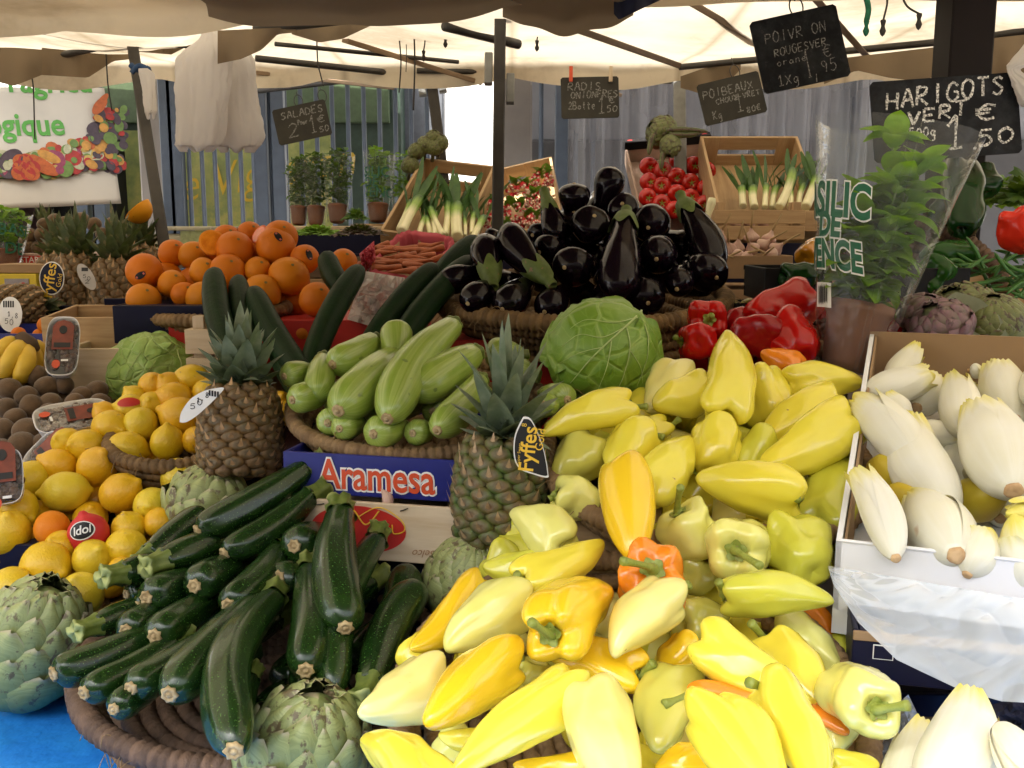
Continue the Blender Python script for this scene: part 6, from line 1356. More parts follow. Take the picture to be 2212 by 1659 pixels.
# crumpled clear bag between the cucumbers
def crumple(name, pts, d, m, label, cat, seed, amp=.02, n=14):
    """a crumpled sheet: four photo corners, noise in depth"""
    o = P(*pts[0], d); rng = random.Random(seed)
    def fn(u, w):
        x = (pts[0][0]*(1-u)+pts[1][0]*u)*(1-w)+(pts[3][0]*(1-u)+pts[2][0]*u)*w; y = (pts[0][1]*(1-u)+pts[1][1]*u)*(1-w)+(pts[3][1]*(1-u)+pts[2][1]*u)*w
        nz = abs(mnoise.noise((u*3.1, w*3.1, seed)))+.5*abs(mnoise.noise((u*7, w*7, seed+4))); return tuple(P(x, y, d-nz*amp*2)-o)
    return build(name, grid(fn, n, n), m, M=T(*o), smooth=False, label=label, cat=cat)
crumple('plastic_bag', ((785,585),(875,600),(855,720),(750,690)), 1.98, M_BAG, 'crumpled translucent bag between the cucumbers', 'bag', 3, .05)
# ---------------------------------------------------------------- red peppers
def PR(x, y): return 1.70-.0009*(y-660)
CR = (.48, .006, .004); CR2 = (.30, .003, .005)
REDS = [
 (1532,690,1525,705,82,.06,-.03,'R','red bell pepper facing the viewer with its green stalk',dict(st=(1538,682,.03),lobes=4)),
 (1472,738,1548,738,78,.05,.05,'R','small red pepper in front by the basket rim, green stalk left',dict(st=(1458,728),lobes=4)),
 (1690,740,1578,712,90,.06,.06,'D','dark red pepper lying sideways in the middle',dict(stem=0,lobes=3)),
 (1750,650,1620,700,110,-.01,.01,'R','big bright red pepper at the back beside the basil',dict(stem=0,lobes=3)),
 (1700,690,1735,770,92,.08,.08,'R','red pepper in a clear wrapper next to the basil pot',dict(stem=0,lobes=3)),
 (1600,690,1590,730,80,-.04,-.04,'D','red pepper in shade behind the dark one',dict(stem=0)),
 (1950,700,1915,712,50,.0,.0,'R','small red pepper right of the basil pot',dict(stem=0,lobes=4)),
 (1770,655,1800,660,56,-.06,-.06,'R','red pepper glimpsed behind the basil sleeve',dict(stem=0)),
]
for it in REDS: pepper(it[:7], PR, CR if it[7] == 'R' else CR2, it[8], 'red peppers in the basket behind', kind='bell', name='red_pepper', mat=M_BELL, **it[9])
for (x, y) in ((1500,770),(1580,775),(1660,780),(1720,720),(1640,740)): pepper((x-30, y, x+30, y+6, 84, -.08, -.08), PR, CR2, 'red pepper mostly buried in the basket behind', 'red peppers in the basket behind', kind='bell', name='red_pepper', mat=M_BELL, stem=False)
basket(1590, 770, 1.66, .16, 'dark straw basket under the red peppers', tilt=10, depth=.07, r=.010, mat=M_STRAWM, coils=5, flare=.3, wisps=50, seed=14, inner=True)
under('supporting_crate', .37, 1.80, 1.143, 1.25, .30, .12, M_CARD, 'brown carton under the red pepper basket', 'carton')
# ---------------------------------------------------------------- right side: green peppers, beans, artichokes
def PG(x, y): return 1.95-.0009*(y-450)
CG = (.005, .032, .005); CG2 = (.014, .065, .007)
for it in [(2070,360,2090,500,90,0,.02,'dark green pepper standing behind the basil sleeve',3),(2110,370,2130,420,70,-.06,-.06,'dark green pepper under the beans chalkboard',3),(2000,560,2110,552,64,.0,.0,'long dark green pepper lying above the round one',3),
           (2010,585,2030,600,84,.05,.0,'round green pepper in the black carton',4),(1690,600,1765,590,60,.05,.05,'green pepper left of the basil in the black carton',3),(2050,470,2040,440,70,-.08,-.08,'green pepper in shade behind the sleeve',3)]:
    pepper(it[:7], PG, CG if 'round' not in it[7] else CG2, it[7], 'green peppers around the basil', kind='bell', name='green_pepper', mat=M_GBELL, lobes=it[8], stem=False)
pepper((1735,560,1775,530,58,.0,.0), PG, (.50, .20, .01), 'green and orange pepper left of the basil sleeve', 'green peppers around the basil', kind='bell', name='green_pepper', mat=skin('turning_pepper_skin', (.55, .20, .008), (.08, .38, .3), 6, .2, .6, .1), stem=False)
basket(1980, 660, 2.0, .19, 'wicker basket side behind the green peppers', tilt=62, depth=.10, r=.011, mat=M_STRAWD, coils=6, flare=.25, wisps=40, seed=15, inner=True)
for (a, b, dd) in (((1650,598),(1795,608),1.80),((1880,612),(2092,596),1.78)):
    TL, TR = P(a[0], a[1], dd), P(b[0], b[1], dd); yaw = math.degrees(math.atan2((TR-TL).y, (TR-TL).x)); w = (TR-TL).length; mid = (a[0]+b[0])/2
    crate(mid, (a[1]+b[1])/2+48, dd, w, .16, .060, 0, 0, M_BLACK, 'black carton %s' % ('left of the basil pot with a torn corner' if a[0] < 1700 else 'under the round green pepper at right'), 'carton', 'black_carton', .005)
g = G(); rng = random.Random(6); c0 = P(2150, 600, 1.82)
beans = empty('bean_heap', T(*c0), 'heap of thin green beans with ragged ends at the right edge', 'beans')
for i in range(70):
    b = Vector((rng.uniform(-.085, .16), rng.uniform(-.05, .07), rng.uniform(-.035, .045))); a = rng.uniform(-1.2, 1.2) + (3.14 if rng.random() < .4 else 0); l = rng.uniform(.05, .085); dv = Vector((math.cos(a), rng.uniform(-.4, .4), math.sin(a)*.75)).normalized(); q = [b-dv*l/2, b+Vector((0, 0, rng.uniform(-.008, .010))), b+dv*l/2]
    build('bean', tube(cat_rom([tuple(x) for x in q], 8), [.0012, .003, .0036, .0037, .0037, .0034, .0026, .0008], 7), BEANM if i else globals().setdefault('BEANM', skin('green_bean_skin', (.05, .16, .02), (.7, .8, .6), 40, .45)), beans)
artichoke(P(1990, 712, 1.60), P(2010, 640, 1.57), .046, 'violet tinged young artichoke left in the right hand row', M_ARTV, 34, 21, open_=.05)
artichoke(P(2045, 740, 1.56), P(2010, 668, 1.52), .046, 'dark violet artichoke lying in front of the row', M_ARTV, 44, 22)
artichoke(P(2085, 720, 1.66), P(2055, 630, 1.62), .055, 'artichoke with a wilted grey leaf in the middle of the row', M_ARTD, 60, 23)
artichoke(P(2140, 745, 1.58), P(2146, 640, 1.54), .052, 'round dark green artichoke at the right above the brown carton', M_ARTD, 90, 24, open_=.05)
g = G(); blade(g, (0, 0, 0), Vector((0, -1, 0)), Vector((.6, -.3, -.7)).normalized(), .11, .03, .7, 10, .3, 0, .6, .15, 3)
build('wilted_leaf', g, leafm('grey_wilted_leaf', (.20, .23, .15), (.28, .30, .22), .7, .1), M=T(*P(2050, 640, 1.55)), label='wilted grey green leaf draped between the artichokes', cat='leaf')
def PT2(x, y): return 1.80
pepper((2200,450,2230,545,92,0,0), PT2, (.72, .03, .012), 'bright red pepper cut by the right edge above the beans', None, kind='bell', name='red_pepper', mat=M_BELL, stem=False, lobes=3)
def lettuce(px, py, d, R, m, label, n, seed, flat=.6, name='lettuce', size=1.0):
    rng = random.Random(seed); g = G()
    for i in range(n):
        a = i*2.39996; t = (i+.5)/n; th = 1.35*math.sqrt(t); out = Vector((math.cos(a), math.sin(a), 0)); up = (Vector((0, 0, 1))*math.cos(th)+out*math.sin(th)).normalized(); o2 = (out*math.cos(th)-Vector((0, 0, 1))*math.sin(th)).normalized()
        b = Vector((out.x*R*.55*t, out.y*R*.55*t, R*.15*(1-t))); nu, nv = 8, 6; side = up.cross(o2).normalized(); v = []; f = []; ln, w = R*rng.uniform(.5, .8)*size, R*rng.uniform(.22, .36)*size; ph = rng.uniform(0, 6); p = Vector(b)
        for jv in range(nv+1):
            q = jv/nv; ww = w*(.35+.9*q-.35*q**4); cu = q*.9; d_ = up*math.cos(cu)+o2*math.sin(cu); nn = o2*math.cos(cu)-up*math.sin(cu)
            for ju in range(nu+1):
                u = ju/nu*2-1; v.append(p+side*ww*u+nn*(.25*w*u*u+w*.22*q*q*math.sin(u*7+ph+q*3)*(.4+abs(u)))+d_*w*.15*math.sin(u*9+ph)*q**3)
            p = p+d_*ln/nv
        for jv in range(nv):
            for ju in range(nu): k = jv*(nu+1)+ju; f.append((k, k+1, k+nu+2, k+nu+1))
        g.add([Vector((x.x, x.y, x.z*flat)) for x in v], f)
    return build(name, g, m, M=T(*P(px, py, d)), label=label, cat='lettuce')
lettuce(2150, 440, 2.25, .10, M_SALAD, 'leafy green lettuce in shade below the beans chalkboard', 40, 31, 1.0)
lettuce(2235, 430, 2.1, .09, M_HERB, 'dark green leafy vegetable at the right edge', 36, 32, 1.0, 'leaf_vegetable')
g = crate(1990, 690, 2.05, .60, .22, .09, 0, 0, M_WOOD, 'wooden crate in shade behind the right hand artichokes', 'crate')
under('supporting_crate', .95, 2.05, 1.143, 1.34, .60, .42, M_CARD, 'brown carton raising the goods at right', 'carton')
under('supporting_crate', .86, 1.72, .935, 1.295, .62, .22, M_CARD, 'tall brown carton behind the endive carton', 'carton')
# ---------------------------------------------------------------- endive carton
TL, BL = P(1880, 718, 1.52), P(1806, 1168, 1.08); ax_ = Vector(((TL-BL).y, -(TL-BL).x, 0)).normalized()
TR, BR = TL+ax_*.42, BL+ax_*.42; dz = .105
car = empty('endive_carton', T(*BL), 'white carton with brown inside holding endives at right', 'carton')
def panel(g, a, b, th, top=0, bot=dz):            # upright carton wall under the rim a-b, thickness to the inside
    a, b = a-BL, b-BL; n = Vector((0, 0, 1)).cross(b-a).normalized()*th; z0, z1 = Vector((0, 0, top)), Vector((0, 0, -bot))
    g.add([a+z1, b+z1, b+z0, a+z0, a+z1+n, b+z1+n, b+z0+n, a+z0+n], [(0, 1, 2, 3), (7, 6, 5, 4), (0, 4, 5, 1), (3, 2, 6, 7), (0, 3, 7, 4), (1, 5, 6, 2)])
g = G(); panel(g, BL, BR, .006); panel(g, BR, TR, .006); panel(g, TL, BL, .006)
n_ = Vector((ax_.y, -ax_.x, 0)); g.add([p-BL+Vector((0, 0, -dz+.003)) for p in (BL, BR, TR, TL)], [(0, 1, 2, 3)])
build('wall', g, M_CARDW, car, smooth=False)
g = G(); panel(g, TR, TL, .006, .002, .1); panel(g, TL-ax_*-.0075, BL-ax_*-.0075-n_*.012, .003, -.003, .09); build('lining', g, M_CARD, car, smooth=False)
g = G(); g.merge(tube([tuple(BL-BL+ax_*.003+Vector((0, 0, .001))), tuple(BR-BL+Vector((0, 0, .001)))], .0022, 6)); g.add([p-BL for p in (BL+n_*.0015+Vector((0, 0, -.075)), BL+ax_*.035+n_*.004+Vector((0, 0, -.088)), BL+ax_*.035+n_*.004+Vector((0, 0, -.103)), BL+n_*.002+Vector((0, 0, -.104)))], [(0, 1, 2, 3)]); build('folded_edge', g, M_CARDW, car, smooth=False)
def PE(x, y): return 1.46-.00086*(y-760)
ENDS = [  # root end, leaf tip
 (1990,1010,1845,850,99,.05,.05,'endive with a brown bruise lying towards the yellow peppers',.03),
 (1960,905,1915,858,53,.0,.0,'endive leaf edge beneath the bruised one',0),
 (2052,1105,1960,900,123,.02,.05,'large endive leaning up left with a long yellow tip',-.07),
 (1935,1205,1845,1010,81,.10,.10,'narrow endive standing in the front left corner of the carton',.05),
 (2066,1200,1985,1080,140,.08,.0,'thick endive in front with its brown cut root to the viewer',0),
 (2190,1060,2115,870,145,.15,.10,'very wide endive at right with a big brown root cut facing down',0),
 (1870,850,2020,810,76,.0,.0,'endive lying sideways at the back, frilly tip right',.02),
 (1920,830,1985,750,55,-.03,-.02,'pointed endive tip standing against the brown inner wall',0),
 (2080,935,2070,812,84,.05,.02,'endive with a frilly yellow crown facing up',0),
 (2190,905,2150,790,97,.02,.0,'endive behind the very wide one near the inner wall',0),
 (2090,1240,2140,1140,84,.10,.08,'smooth endive standing in the front of the carton',.03),
 (2235,1290,2190,1110,114,.14,.12,'endive cut by the right edge with a yellow outer leaf',0),
 (1960,935,2100,945,62,.0,.0,'endive crossing under the yellow tipped one',0),
 (2095,800,2125,800,32,-.03,-.02,'endive root with a brown cut beside the inner wall',0),
 (2090,1015,2130,1040,39,.03,-.04,'small endive root poking out left of the wide one',0),
]
def cap(y, d): return min(d, PE(0, y)-1.03) if y > 1080 else min(d, .09)
for it in ENDS: endive((*it[:5], cap(it[1], it[5]), cap(it[3], it[6])), PE, it[7], it[8])
def proj(w):
    q = w-CAM; d = q.dot(FWD); return 1106+q.dot(RIGHT)/d*FPX, 829.5-q.dot(UP)/d*FPX, d
rng = random.Random(77)
for i in range(22):                              # the rest of the carton, to the right of the frame
    c = BL+ax_*rng.uniform(.22, .37)+(TL-BL)*rng.uniform(.10, .9)+Vector((0, 0, rng.uniform(-.06, .005))); dv = Vector((rng.uniform(-1, 1), rng.uniform(-1, 1), rng.uniform(-.2, .4))).normalized()*.07
    a, b = proj(c-dv), proj(c+dv); endive((a[0], a[1], b[0], b[1], .050/((a[2]+b[2])/2)*FPX, -a[2], -b[2]), lambda x, y: 0, 'endive in the right half of the carton, past the edge of the photo')
M_YB = skin('yellow_endive_leaf', (.62, .50, .04), (.9, .8, .6), 30, .45, .1, .15, bump=(50, .3))
for (x, y, w_, lab) in ((1925,1020,92,'yellow leaf tip of an endive deep in the carton, left'),(1950,1075,70,'yellow endive tip beneath the leaning one'),(2120,1075,100,'yellow endive tip facing the viewer in the middle'),(2040,1110,70,'yellow endive tip shaded behind the thick one')):
    o, *_ = roundfruit('endive', x, y, w_, lambda a, b: PE(a, b), M_YB, None, lab, 'endive', 'endives in the white carton', END, (.2, .45, .9), 1.5, .0, 24, 20, .18)
for (x, y) in ((1980,880),(2060,900),(2130,960),(1990,1120),(2160,1120),(2040,1030)): endive((x, y, x+30, y-60, 90, -.05, -.05), PE, 'endive mostly buried in the carton')
# plastic film over the front of the carton
c0 = P(1990, 1330, 1.05)
def filmf(u, w_):
    top = (1788+u*470, 1222+u*80); low = (1800+u*455, np.interp(u, [0, .12, .3, .6, .8, 1], [1262, 1345, 1425, 1490, 1515, 1520]))
    x, y = top[0]*(1-w_)+low[0]*w_, top[1]*(1-w_)+low[1]*w_; d = 1.066-.012*abs(mnoise.noise((u*5, w_*3, 2)))-.007*abs(mnoise.noise((u*7+w_*4, w_*1.5, 5)))-.055*w_-.105*u
    return tuple(P(x, y, d)-c0)
build('plastic_film', grid(filmf, 150, 80), M_FILMB, M=T(*c0), label='crinkled bluish plastic film hanging over the front of the white carton', cat='film')
# navy carton below, with a paper label
cn, Mn = crate(2130, 1500, 1.0, .26, .30, .055, -14, 4, M_NAVY, 'navy carton with a torn top edge under the white carton', 'carton', 'printed_carton', .006, False)
build('top_strip', box(0, -.0014, .052, .26, .004, .010, .001), M_CARD, cn, smooth=False)
g = G(); g.merge(box(-.10, -.0022, .036, .020, .001, .016, .0002)); g2 = G(); g2.merge(box(-.10, -.0026, .036, .018, .001, .014, .0002)); l_ = build('printed_frame', g, M_WHITE, cn, smooth=False); build('frame_inside', g2, M_NAVY, l_, smooth=False)
g = G(); g.merge(box(.09, -.003, .016, .09, .002, .030, .0006)); lb = build('printed_label', g, plain('blue_white_label', (.10, .30, .62), .4, var=.1), cn, smooth=False)
g = G(); g.merge(slab([(-.03, -.008), (-.01, .010), (0, -.008)], .0006)); g.merge(slab([(.005, -.008), (.018, .010), (.03, -.008)], .0006)); build('red_shapes', g, M_RED, lb, T(.09, -.0046, .016) @ Matrix.Rotation(R_(90), 4, 'X'), smooth=False)
under('supporting_crate', .56, 1.22, .935, 1.03, .36, .34, M_NAVY, 'dark carton on the cloth beneath the navy carton', 'carton')
def PE2(x, y): return .90-.0006*(y-1550)
for it in [(2010,1740,2095,1505,150,.06,.03,'large endive with brown streaks in the lower right corner',.04),(1930,1740,1985,1560,100,-.02,-.02,'endive with a brown edge behind the large corner one',.03),(2160,1570,2290,1790,95,.10,.10,'flat cut endive end at the bottom right corner',0)]:
    endive(it[:7], PE2, it[7], it[8], 'endives at the bottom right')
crumple('plastic_liner', ((1885,1570),(1962,1500),(2010,1600),(1905,1700)), .99, M_FILMB, 'clear plastic liner beside the lower endives', 'film', 6, .03)
crumple('dark_cloth', ((2090,1540),(2300,1470),(2330,1700),(2150,1700)), .985, M_DBLUE, 'dark blue cloth folded behind the lower endives', 'cloth', 8, .03, 20)
under('endive_crate', .36, .90, .935, 1.02, .26, .24, M_WOODD, 'low dark crate under the lower endives', 'crate')
# ---------------------------------------------------------------- potted basil in its printed sleeve
dB = 1.56; A0, A1 = P(1828, 800, dB), P(1940, 285, dB-.01); Mb_ = frame(A0, A1, 0); Lb_ = (A1-A0).length
bas = empty('potted_basil', Mb_, 'potted basil in a clear printed sleeve standing above the endives', 'potted plant')
kpx = dB/FPX
build('pot', lathe([(0, 0), (0, .90), (.04, .94), (.8, 1.18), (.82, 1.26), (1, 1.30), (1, 1.18), (.9, 1.12), (.88, 0)], 145*kpx, 56*kpx, 40, 26), M_POT, bas)
build('soil', lathe([(0, 0), (0, .9), (.6, 1), (1, .5), (1, 0)], .012, 60*kpx, 24, 8, dents=.2), M_SOIL, bas, T(0, 0, 132*kpx))
rng = random.Random(9); gs = G(); gl = G(); gl2 = G()
def bleaf(g, base, dv, ln, w, droop, seed):
    up = Vector((0, 0, 1)); side = dv.cross(up); side = side.normalized() if side.length > .01 else Vector((1, 0, 0)); nrm = side.cross(dv).normalized(); nu, nv = 6, 8; v = []; f = []; r_ = random.Random(seed); p = Vector(base); a0 = r_.uniform(-.3, .5)
    for j in range(nv+1):
        t = j/nv; a = a0-droop*t; d_ = (dv*math.cos(a)+nrm*math.sin(a)); nn = nrm*math.cos(a)-dv*math.sin(a); ww = w*max(0, math.sin(math.pi*(.04+.955*t)**.8))**.85
        for i in range(nu+1): u = i/nu*2-1; v.append(p+side*ww*u+nn*(-.30*ww*abs(u)**1.6*(-1)+.05*w*math.sin(t*9+u*2)*abs(u)+.10*ww*(1-abs(u))*math.sin(t*3.14)))
        p = p+d_*ln/nv
    for j in range(nv):
        for i in range(nu): k = j*(nu+1)+i; f.append((k, k+1, k+nu+2, k+nu+1))
    g.add(v, f)
H0 = 140*kpx
for s_ in range(12):
    a = s_*2.4; r0 = .022*rng.uniform(.2, 1); top = H0+(rng.uniform(150, 300) if s_ else 365)*kpx; lean = rng.uniform(.5, 1.4); ox, oy = math.cos(a)*r0, math.sin(a)*r0; k1 = (top-H0)*.16*lean if s_ else 0
    pts = cat_rom([(ox, oy, H0-.005), (ox+math.cos(a)*k1*.3, oy+math.sin(a)*k1*.3, (H0+top)/2), (ox+math.cos(a)*k1, oy+math.sin(a)*k1, top)], 14)
    if not s_: pts = cat_rom([(0, 0, H0), (0, .004, (H0+top)/2), (0, -.004, top)], 14)
    gs.merge(tube([tuple(x) for x in pts], [.0024-.0010*i/13 for i in range(14)], 7))
    for q in range(2, 14):
        if q % 2 and q < 12 and s_ == 0 and q > 9: continue
        for sgn in (0, 1):
            az = a+q*1.57+sgn*math.pi+rng.uniform(-.4, .4); el = rng.uniform(.05, .6); dv = Vector((math.cos(az)*math.cos(el), math.sin(az)*math.cos(el), math.sin(el))); sz = rng.uniform(.036, .066)*(1.1 if q < 11 else .8); g_ = gl if rng.random() < .7 else gl2
            if s_ == 0 and q == 13: sz = .050
            bleaf(g_, Vector(pts[q]), dv, sz, sz*.34, rng.uniform(.4, 1.3), rng.randint(0, 9999))
    for i in range(4): az = i*1.57+a; bleaf(gl, Vector(pts[13]), Vector((math.cos(az)*.8, math.sin(az)*.8, .45)).normalized(), .055, .019, .5, i)
build('stems', gs, plain('basil_stem', (.14, .24, .05), .5), bas); build('leaves', gl, M_LEAF, bas); build('young_leaves', gl2, leafm('pale_basil_leaf', (.12, .27, .02), (.20, .38, .04), .38, .45, 60), bas)
def sleeve_pt(a, z, lift=0):                       # a: 0 faces the viewer (local +x)
    t = max(0, z/Lb_); ry = (62+ (172-62)*t**.95)*kpx; rx = ry*(.98-.42*t); return Vector(((rx+lift)*math.cos(a), (ry+lift)*math.sin(a), z))
def slv(u, w_):
    a = u*2*math.pi; z = -.006+(Lb_+.012)*w_; p = sleeve_pt(a, z); q = .002*math.sin(a*6+w_*3)+.0015*mnoise.noise((math.cos(a)*4, math.sin(a)*4, w_*6)); return (p.x+q*math.cos(a), p.y+q*math.sin(a), z)
slo = build('sleeve', grid(slv, 96, 40), M_FILM, bas)
g = G()                                            # thin film ridges put in as highlight streaks on the sleeve
for a in (.22, .34, -1.32, 1.25): g.merge(tube([tuple(sleeve_pt(a-.1*w_/12, Lb_*w_/12, .0012)) for w_ in range(13)], .0005, 4))
build('highlight_streak', g, M_FILM, slo)
sg_ = 1 if (Mb_.to_3x3() @ Vector((0, 1, 0))).x > 0 else -1     # which way local y runs in the picture
def sleeve_text(g, s, size, a0, z0, tilt, off, lift, sx):
    t = text_geo(s, size, offset=off, align='LEFT', res=4, sx=sx); v = []
    for x, y, _ in t.v:
        xx, yy = x*math.cos(tilt)-y*math.sin(tilt), x*math.sin(tilt)+y*math.cos(tilt); z = z0+yy; t_ = max(0, z/Lb_); ry = (62+110*t_**.95)*kpx; rx = ry*(.98-.42*t_)
        # walk along the ellipse by arc length
        a = a0; n = 24; step = xx/n
        for _ in range(n): a += step/math.sqrt((rx*math.sin(a))**2+(ry*math.cos(a))**2)
        v.append(tuple(sleeve_pt(a*sg_, z, lift)))
    t.v = v; g.merge(t)
def pz(px, py):                                    # photo pixel -> angle and height on the sleeve
    q = Mb_.inverted() @ P(px, py, dB-.05); z = q.z; t = max(0, z/Lb_); ry = (62+110*t**.95)*kpx; return math.asin(max(-1, min(1, q.y*sg_/ry))), z
for off, lift, m, nm in ((.0050, .0016, M_WHITE, 'lettering_outline'), (.0024, .0023, M_BGREEN, 'lettering')):
    g = G()
    for s, size, px, py, tl, sx in (('BASILIC', .072, 1742, 414, -.06, .60), ('DE', .050, 1772, 474, -.06, .66), ('PROVENCE', .060, 1705, 530, -.07, .56)):
        a, z = pz(px if px > 1764 else 1772, py)
        if px < 1764: a = -math.pi/2-(.42 if s == 'BASILIC' else .95)
        sleeve_text(g, s, size, a, z, tl, off, lift, sx)
    build(nm, g, m, slo, smooth=False)
g = G(); g2 = G()
def lab_rect(g, px0, py0, px1, py1, lift):
    v = []; n = 6
    for j in range(2):
        for i in range(n+1):
            a, z = pz(px0+(px1-px0)*i/n, (py0, py1)[j]+8*i/n); v.append(tuple(sleeve_pt(a*sg_, z, lift)))
    g.add(v, [(i, i+1, i+n+2, i+n+1) for i in range(n)])
lab_rect(g, 1766, 600, 1797, 655, .0016); build('paper_label', g, M_WHITE, slo, smooth=False)
rng = random.Random(3); x = 1770
while x < 1790: wd = rng.choice((.8, 1.3, 2)); lab_rect(g2, x, 607, x+wd, 645, .0024); x += wd+rng.choice((.8, 1.2))
build('barcode', g2, M_INK, slo, smooth=False)
crumple('plastic_bag', ((1690,752),(1765,740),(1772,790),(1720,785)), 1.60, M_FILM, 'clear plastic wrapper corner below the red peppers', 'bag', 12, .02)
# ---------------------------------------------------------------- kiwis, berries, bananas (left)
def PK(x, y): return 1.86-.0011*(y-810)
for (x, y, w, ax, lab) in [(79,811,50,(.8,.1,.5),'kiwi on top of the heap under the upright berry tray'),(103,836,52,(-.9,.1,.4),'kiwi touching the foot of the upright berry tray'),(21,841,54,(1,-.2,.2),'large kiwi under the bananas'),(58,857,52,(.9,.1,.4),'kiwi in the second row at left'),
   (140,832,42,(.8,-.2,.6),'kiwi turned with its blossom end to the viewer right of the tray'),(131,852,40,(.7,.3,.5),'kiwi in shade behind the turned one'),(70,881,58,(-.2,.9,.4),'big upright kiwi in front of the second row'),(110,871,50,(.9,-.1,.3),'kiwi right of the big upright one'),
   (177,855,46,(1,.2,.2),'kiwi in front of the pale wooden board'),(210,843,48,(.9,.2,.2),'kiwi at the right beside the crinkled cabbage'),(163,870,48,(.2,.1,1),'kiwi showing its dark navel to the viewer'),(217,869,44,(1,-.1,.2),'kiwi behind the lying berry tray'),(14,881,50,(.6,.2,.7),'kiwi at the left edge in the third row'),
   (33,904,50,(.8,.3,.3),'kiwi at left level with the lying tray'),(105,889,42,(.8,.2,.4),'kiwi just behind the left end of the lying tray'),(8,928,52,(.7,-.2,.5),'kiwi cut by the left edge'),(61,932,66,(1,.05,.3),'large kiwi under the left end of the lying tray'),(112,940,54,(.7,.3,.6),'kiwi in shade beneath the lying tray'),
   (50,960,62,(1,-.1,.2),'kiwi on the basket rim in front'),(92,957,48,(.8,.2,.5),'kiwi at the rim beside the red film'),(4,966,42,(.8,.2,.5),'kiwi at the rim at the left edge'),(6,813,44,(.8,.2,.5),'kiwi at the left edge under the bananas')]:
    roundfruit('kiwi', x, y, w*.9, PK, M_KIWI, None, lab, 'kiwi', 'kiwis heaped at left', KIW, ax, 1.18, -.04 if 'shade' in lab else 0, 26, 20)
for (x, y) in ((40,880),(90,900),(150,880),(190,880),(30,940),(80,950),(120,900),(20,860),(60,830),(180,870)): roundfruit('kiwi', x, y, 50, PK, M_KIWI, None, 'kiwi mostly buried inside the heap', 'kiwi', 'kiwis heaped at left', KIW, (.8, .3, .4), 1.15, -.07, 18, 14)
basket(60, 945, 1.74, .20, 'straw basket under the kiwis', tilt=12, depth=.06, r=.010, mat=M_STRAWM, coils=4, flare=.3, wisps=10, inner=True, seed=20)
under('supporting_crate', -.84, 1.52, .935, 1.10, .34, .30, M_NAVY, 'dark carton under the kiwi basket', 'carton')
def traybox(c, xa, ya, L_, W_, label, seed):
    """white foam tray, long axis xa, face normal towards xa x ya; dark berries under film with a printed label"""
    xa = xa.normalized(); za = xa.cross(ya).normalized(); ya = za.cross(xa); M = Matrix((xa, ya, za)).transposed().to_4x4(); M.translation = c; rng = random.Random(seed)
    t = empty('berry_tray', M, label, 'tray'); n = 48
    def sup(a, sx, sy): return (sx*math.copysign(abs(math.cos(a))**.55, math.cos(a)), sy*math.copysign(abs(math.sin(a))**.55, math.sin(a)))
    v = []; f = []
    for (s, z) in ((0, -.030), (.80, -.030), (.86, -.024), (.97, -.002), (1.0, .0), (.99, .002), (.95, .0), (.92, -.006)):
        for k in range(n): q = sup(2*math.pi*k/n, L_/2-.012*(1-s)*3 if s < .9 else L_/2*s, W_/2*s if s > .5 else W_/2*.0); q = (L_/2*s, W_/2*s) if False else sup(2*math.pi*k/n, L_/2*s, W_/2*s); v.append((*q, z))
    for j in range(7):
        for k in range(n): a, b = j*n+k, j*n+(k+1) % n; f.append((a, b, b+n, a+n))
    build('foam_tray', G().add(v, f), M_FOAM, t)
    g = G()
    for i in range(46): x, y = sup(rng.uniform(0, 6.28), L_/2*.84*math.sqrt(rng.random()), W_/2*.78*math.sqrt(rng.random())); g.merge(lathe([(0, 0), (.1, .6), (.35, .98), (.65, 1), (.9, .6), (1, 0)], .014, .0075, 10, 8), T(x, y, -.014+rng.uniform(0, .003)))
    build('berries', g, plain('dark_dried_berry', (.10, .045, .025), .35, var=.7, vs=60), t)
    v = []; f = []; m = 8
    for j in range(m+1):
        for k in range(n): q = sup(2*math.pi*k/n, L_/2*.95*j/m, W_/2*.95*j/m); v.append((*q, .002+.0012*mnoise.noise((q[0]*60, q[1]*60, seed))))
    for j in range(m):
        for k in range(n): a, b = j*n+k, j*n+(k+1) % n; f.append((a, b, b+n, a+n))
    fm = build('film', G().add(v, f), M_FILM, t)
    pol = [(-.030, -.018), (.020, -.018), (.030, -.012), (.034, 0), (.030, .012), (.020, .018), (-.030, .018)]
    g = slab(pol, .0004); build('paper_label', g, plain('dull_red_label', (.26, .04, .015), .4, var=.5, vs=40), fm, T(.02, 0, .0042), smooth=False)
    g = G(); g.merge(slab(ellipse(.009, .007, 14), .0004), T(.032, 0, .0052)); g.merge(slab([(-.006, -.014), (.004, -.014), (.004, .014), (-.006, .014)], .0004), T(.0, 0, .0052)); build('label_print', g, M_INK, fm, smooth=False)
    g = G(); g.merge(slab([(-.036, -.012), (-.032, -.012), (-.032, .0), (-.036, .0)], .0004), T(0, 0, .0058)); build('barcode_patch', g, M_WHITE, fm, smooth=False)
    g = G(); g.merge(slab(ellipse(.009, .007, 14), .0004), T(-.042, .008, .0058)); build('orange_spot', g, M_ORINK, fm, smooth=False)
d_ = 1.80; a, b = P(130, 812, d_), P(140, 684, d_+.06); traybox((a+b)/2, b-a, (P(60, 750, d_-.02)-P(160, 754, d_+.0)), (b-a).length, .058, 'berry tray standing upright in front of the wooden crate, red label', 3)
a, b = P(72, 912, 1.66), P(238, 884, 1.72); traybox((a+b)/2, b-a, Vector((-.1, .75, .42)), (b-a).length, .075, 'berry tray lying flat on the kiwis in white foam', 5)
a, b = P(8, 1090, 1.44), P(5, 970, 1.47); traybox((a+b)/2, b-a, (P(-40, 1020, 1.45)-P(30, 1020, 1.46)), (b-a).length, .055, 'berry tray standing at the left edge beside the lemons', 7)
